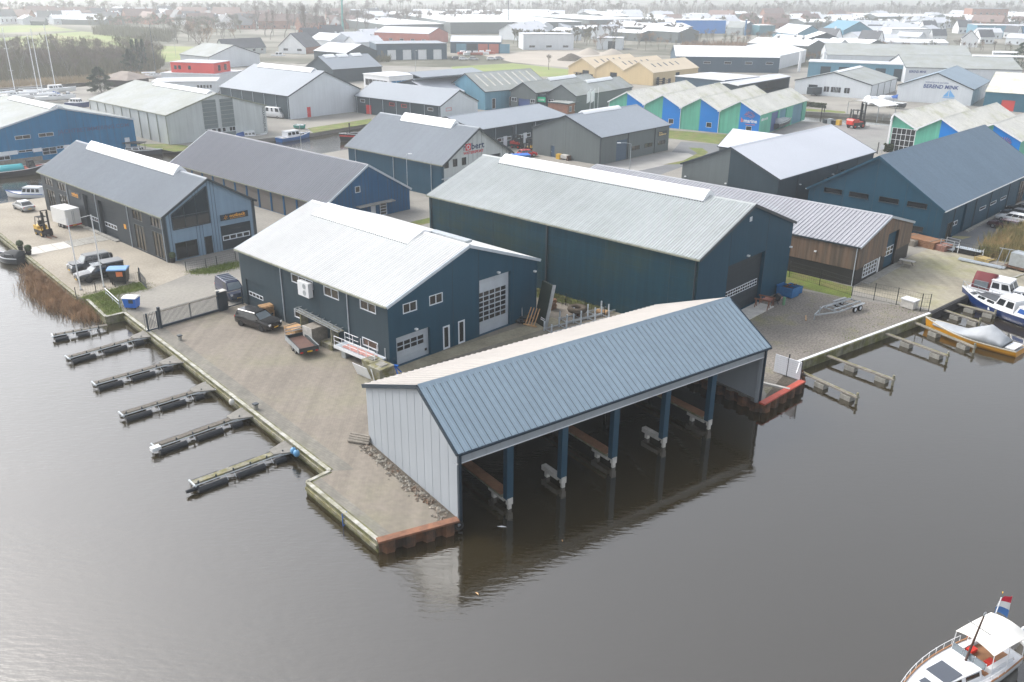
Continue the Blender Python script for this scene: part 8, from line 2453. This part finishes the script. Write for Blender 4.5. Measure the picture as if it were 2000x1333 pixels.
for bi, (P, n, lab, grp, pick, dm) in enumerate((([(-20, 48), (420, 50), (420, 30), (-20, 34)], 70, 'in the village beyond the left meadow', 'beyond the left meadow', (0, 1, 3, 2), 16), ([(440, 60), (730, 58), (730, 38), (440, 40)], 26, 'among the far bare trees left of centre', 'among the far trees', (0, 1, 3), 18),
        ([(1250, 62), (2020, 60), (2020, 36), (1250, 38)], 80, 'in the hazy estate at upper right', 'in the hazy estate', (2, 4, 2, 1, 4), 24), ([(1660, 90), (2010, 90), (2010, 60), (1660, 62)], 22, 'near the far basin', 'near the far basin', (2, 0, 2), 18), ([(700, 46), (1300, 48), (1300, 34), (700, 34)], 40, 'behind the vast white warehouse', 'behind the vast warehouse', (2, 4), 26))):
    for i, (x, y) in enumerate(scatter(P, n, 80 + bi, dm)):
        o = link('house', HM[pick[i % len(pick)]])
        o.location = (x, y, 0)
        o.rotation_euler = (0, 0, R(random.choice((43, -47, 0, 20)) + random.uniform(-6, 6)))
        o.scale = (random.uniform(0.8, 1.2),) * 3
        kd = ('white gabled house', 'long brown roofed terrace', 'low pale shed', 'brick house with dark roof', 'wide white roofed warehouse')[pick[i % len(pick)]]
        tag(o, kd + ' ' + lab, 'building', kd + 's ' + grp)
for bi, (P, n, lab, grp, pick, dm) in enumerate((([(1000, 80), (1320, 82), (1320, 62), (1000, 64)], 16, 'between the sandy lot and the vast warehouse', 'behind the sandy lot', (2, 4, 2), 22), ([(600, 96), (735, 100), (735, 80), (600, 74)], 8, 'left of the dark blue block', 'left of the dark blue block', (2, 3), 16), ([(1530, 112), (1700, 100), (1700, 88), (1530, 92)], 9, 'behind the white boat hall', 'behind the white boat hall', (2, 4, 0), 22))):
    for i, (x, y) in enumerate(scatter(P, n, 180 + bi, dm)):
        o = link('house', HM[pick[i % len(pick)]])
        o.location = (x, y, 0)
        o.rotation_euler = (0, 0, R(random.choice((43, -47)) + random.uniform(-6, 6)))
        o.scale = (random.uniform(0.8, 1.2),) * 3
        kd = ('white gabled house', 'long brown roofed terrace', 'low pale shed', 'brick house with dark roof', 'wide white roofed warehouse')[pick[i % len(pick)]]
        tag(o, kd + ' ' + lab, 'building', kd + 's ' + grp)
# landmarks in the haze
t = thing('tower_crane', 'slim green tower crane in the haze left of centre', 'crane', G(670, 66))
MB().tube((0, 0, 0), (0.6, 0, 24), 0.9, 4, 0.6).build('mast', pm('crane_green', (0.05, 0.28, 0.25), 0.5), t)
MB().tube((0.6, 0, 21), (3.5, 0, 29), 0.5, 4, 0.4).build('jib', MATS['crane_green'], t)
t = thing('radio_mast', 'very thin tall mast above the white warehouse', 'mast', G(993, 62))
MB().tube((0, 0, 0), (0, 0, 46), 0.35, 5, 0.2).build('mast', TRIM, t)
for i, (px, lab) in enumerate((((1455, 70), 'short blue chimney beside the small blue workshop'), ((1560, 140), 'left white vent pipe on the dark hall'), ((1606, 142), 'right white vent pipe on the dark hall'))):
    t = thing('chimney', lab, 'chimney', G(*px))
    MB().tube((0, 0, 0), (0, 0, 11 if i == 0 else 8), 0.6, 8).build('pipe', BLUEC if i == 0 else WHITE, t)
    MB().tube((0, 0, 10.8 if i == 0 else 7.8), (0, 0, 11.3 if i == 0 else 8.3), 0.75, 8).build('cap', WHITE, t)
for i, px in enumerate(((1195, 108), (1150, 106), (1115, 118))):
    t = thing('sand_heap', ('grey sand heap, largest on the sandy lot', 'grey sand heap, middle one on the sandy lot', 'small dark heap at the edge of the sandy lot')[i], 'heap', G(*px))
    rr = random.Random(i)
    MB().loft([[Vector((rad * cos(2 * pi * j / 14) * rr.uniform(0.85, 1.1), rad * sin(2 * pi * j / 14), z)) for j in range(14)] for rad, z in ((7, 0), (4, 1.6), (1.5, 2.8), (0.2, 3.1))], caps=False).build('heap', SAND if i < 2 else SOIL, t, True)
for i, px in enumerate(((905, 108), (917, 109), (930, 109), (942, 108), (955, 107))):
    t = thing('market_van', ('first', 'second', 'third', 'fourth', 'fifth')[i] + ' small orange and white boat in the row before the orange blue hall', 'boat', G(*px), 60 + 10 * i)
    MB().loft([[Vector((x * 1.2 * f, y, z)) for x, z in ((-1, 1.5), (-0.6, 0.3), (0.6, 0.3), (1, 1.5))] for y, f in ((-3, 0.8), (0, 1), (2, 0.7), (3.4, 0.05))]).build('hull', (ORANGEW, WHITE)[i % 2], t)
    MB().box(-0.7, 0.7, -1.5, 0.8, 1.4, 2.2).build('wheelhouse', WHITE, t)
# bits floating on the water
for px, m, s_, lab in (((980, 1030), WHITE, 0.35, 'pale curved stick floating before the boathouse'), ((1098, 1057), WOODN, 0.14, 'small pale chip floating before the boathouse'), ((932, 1160), WOODN, 0.2, 'brown leaf floating on the rippled water'), ((1958, 1158), YELL, 0.14, 'yellow leaf floating above the corner cruiser'), ((1800, 583), WHITE, 0.5, 'white bird feather floating by the navy cruiser')):
    o = MB().raw([(-s_, 0, 0.02), (0, s_ * 0.25, 0.05), (s_, 0.05, 0.02), (0, -s_ * 0.25, 0.05)], [(0, 3, 2, 1)]).raw([(-s_, 0, -0.03), (0, s_ * 0.25, -0.03), (s_, 0.05, -0.03), (0, -s_ * 0.25, -0.03)], [(0, 1, 2, 3)]).build('floating_debris', m)
    o.location = G(*px, WL)
    o.rotation_euler = (0, 0, px[0])
    tag(o, lab, 'debris')
# ------------------------------------------------------------------ the hazy air
HAZE = bpy.data.materials.new('thin_winter_haze')
HAZE.use_nodes = True
hn = HAZE.node_tree
for n in list(hn.nodes):
    if n.type != 'OUTPUT_MATERIAL': hn.nodes.remove(n)
hv = hn.nodes.new('ShaderNodeVolumePrincipled')
hv.inputs['Color'].default_value = (0.93, 0.96, 0.98, 1)
hv.inputs['Density'].default_value = 0.00045
hv.inputs['Anisotropy'].default_value = 0.5
hn.links.new(hv.outputs[0], [n for n in hn.nodes if n.type == 'OUTPUT_MATERIAL'][0].inputs['Volume'])
mb = MB()
mb.box(-3400, 3400, -400, 3400, -4.0, 48.0)
tag(mb.build('haze', HAZE), 'pale winter haze over the harbour', None, None, 'stuff')
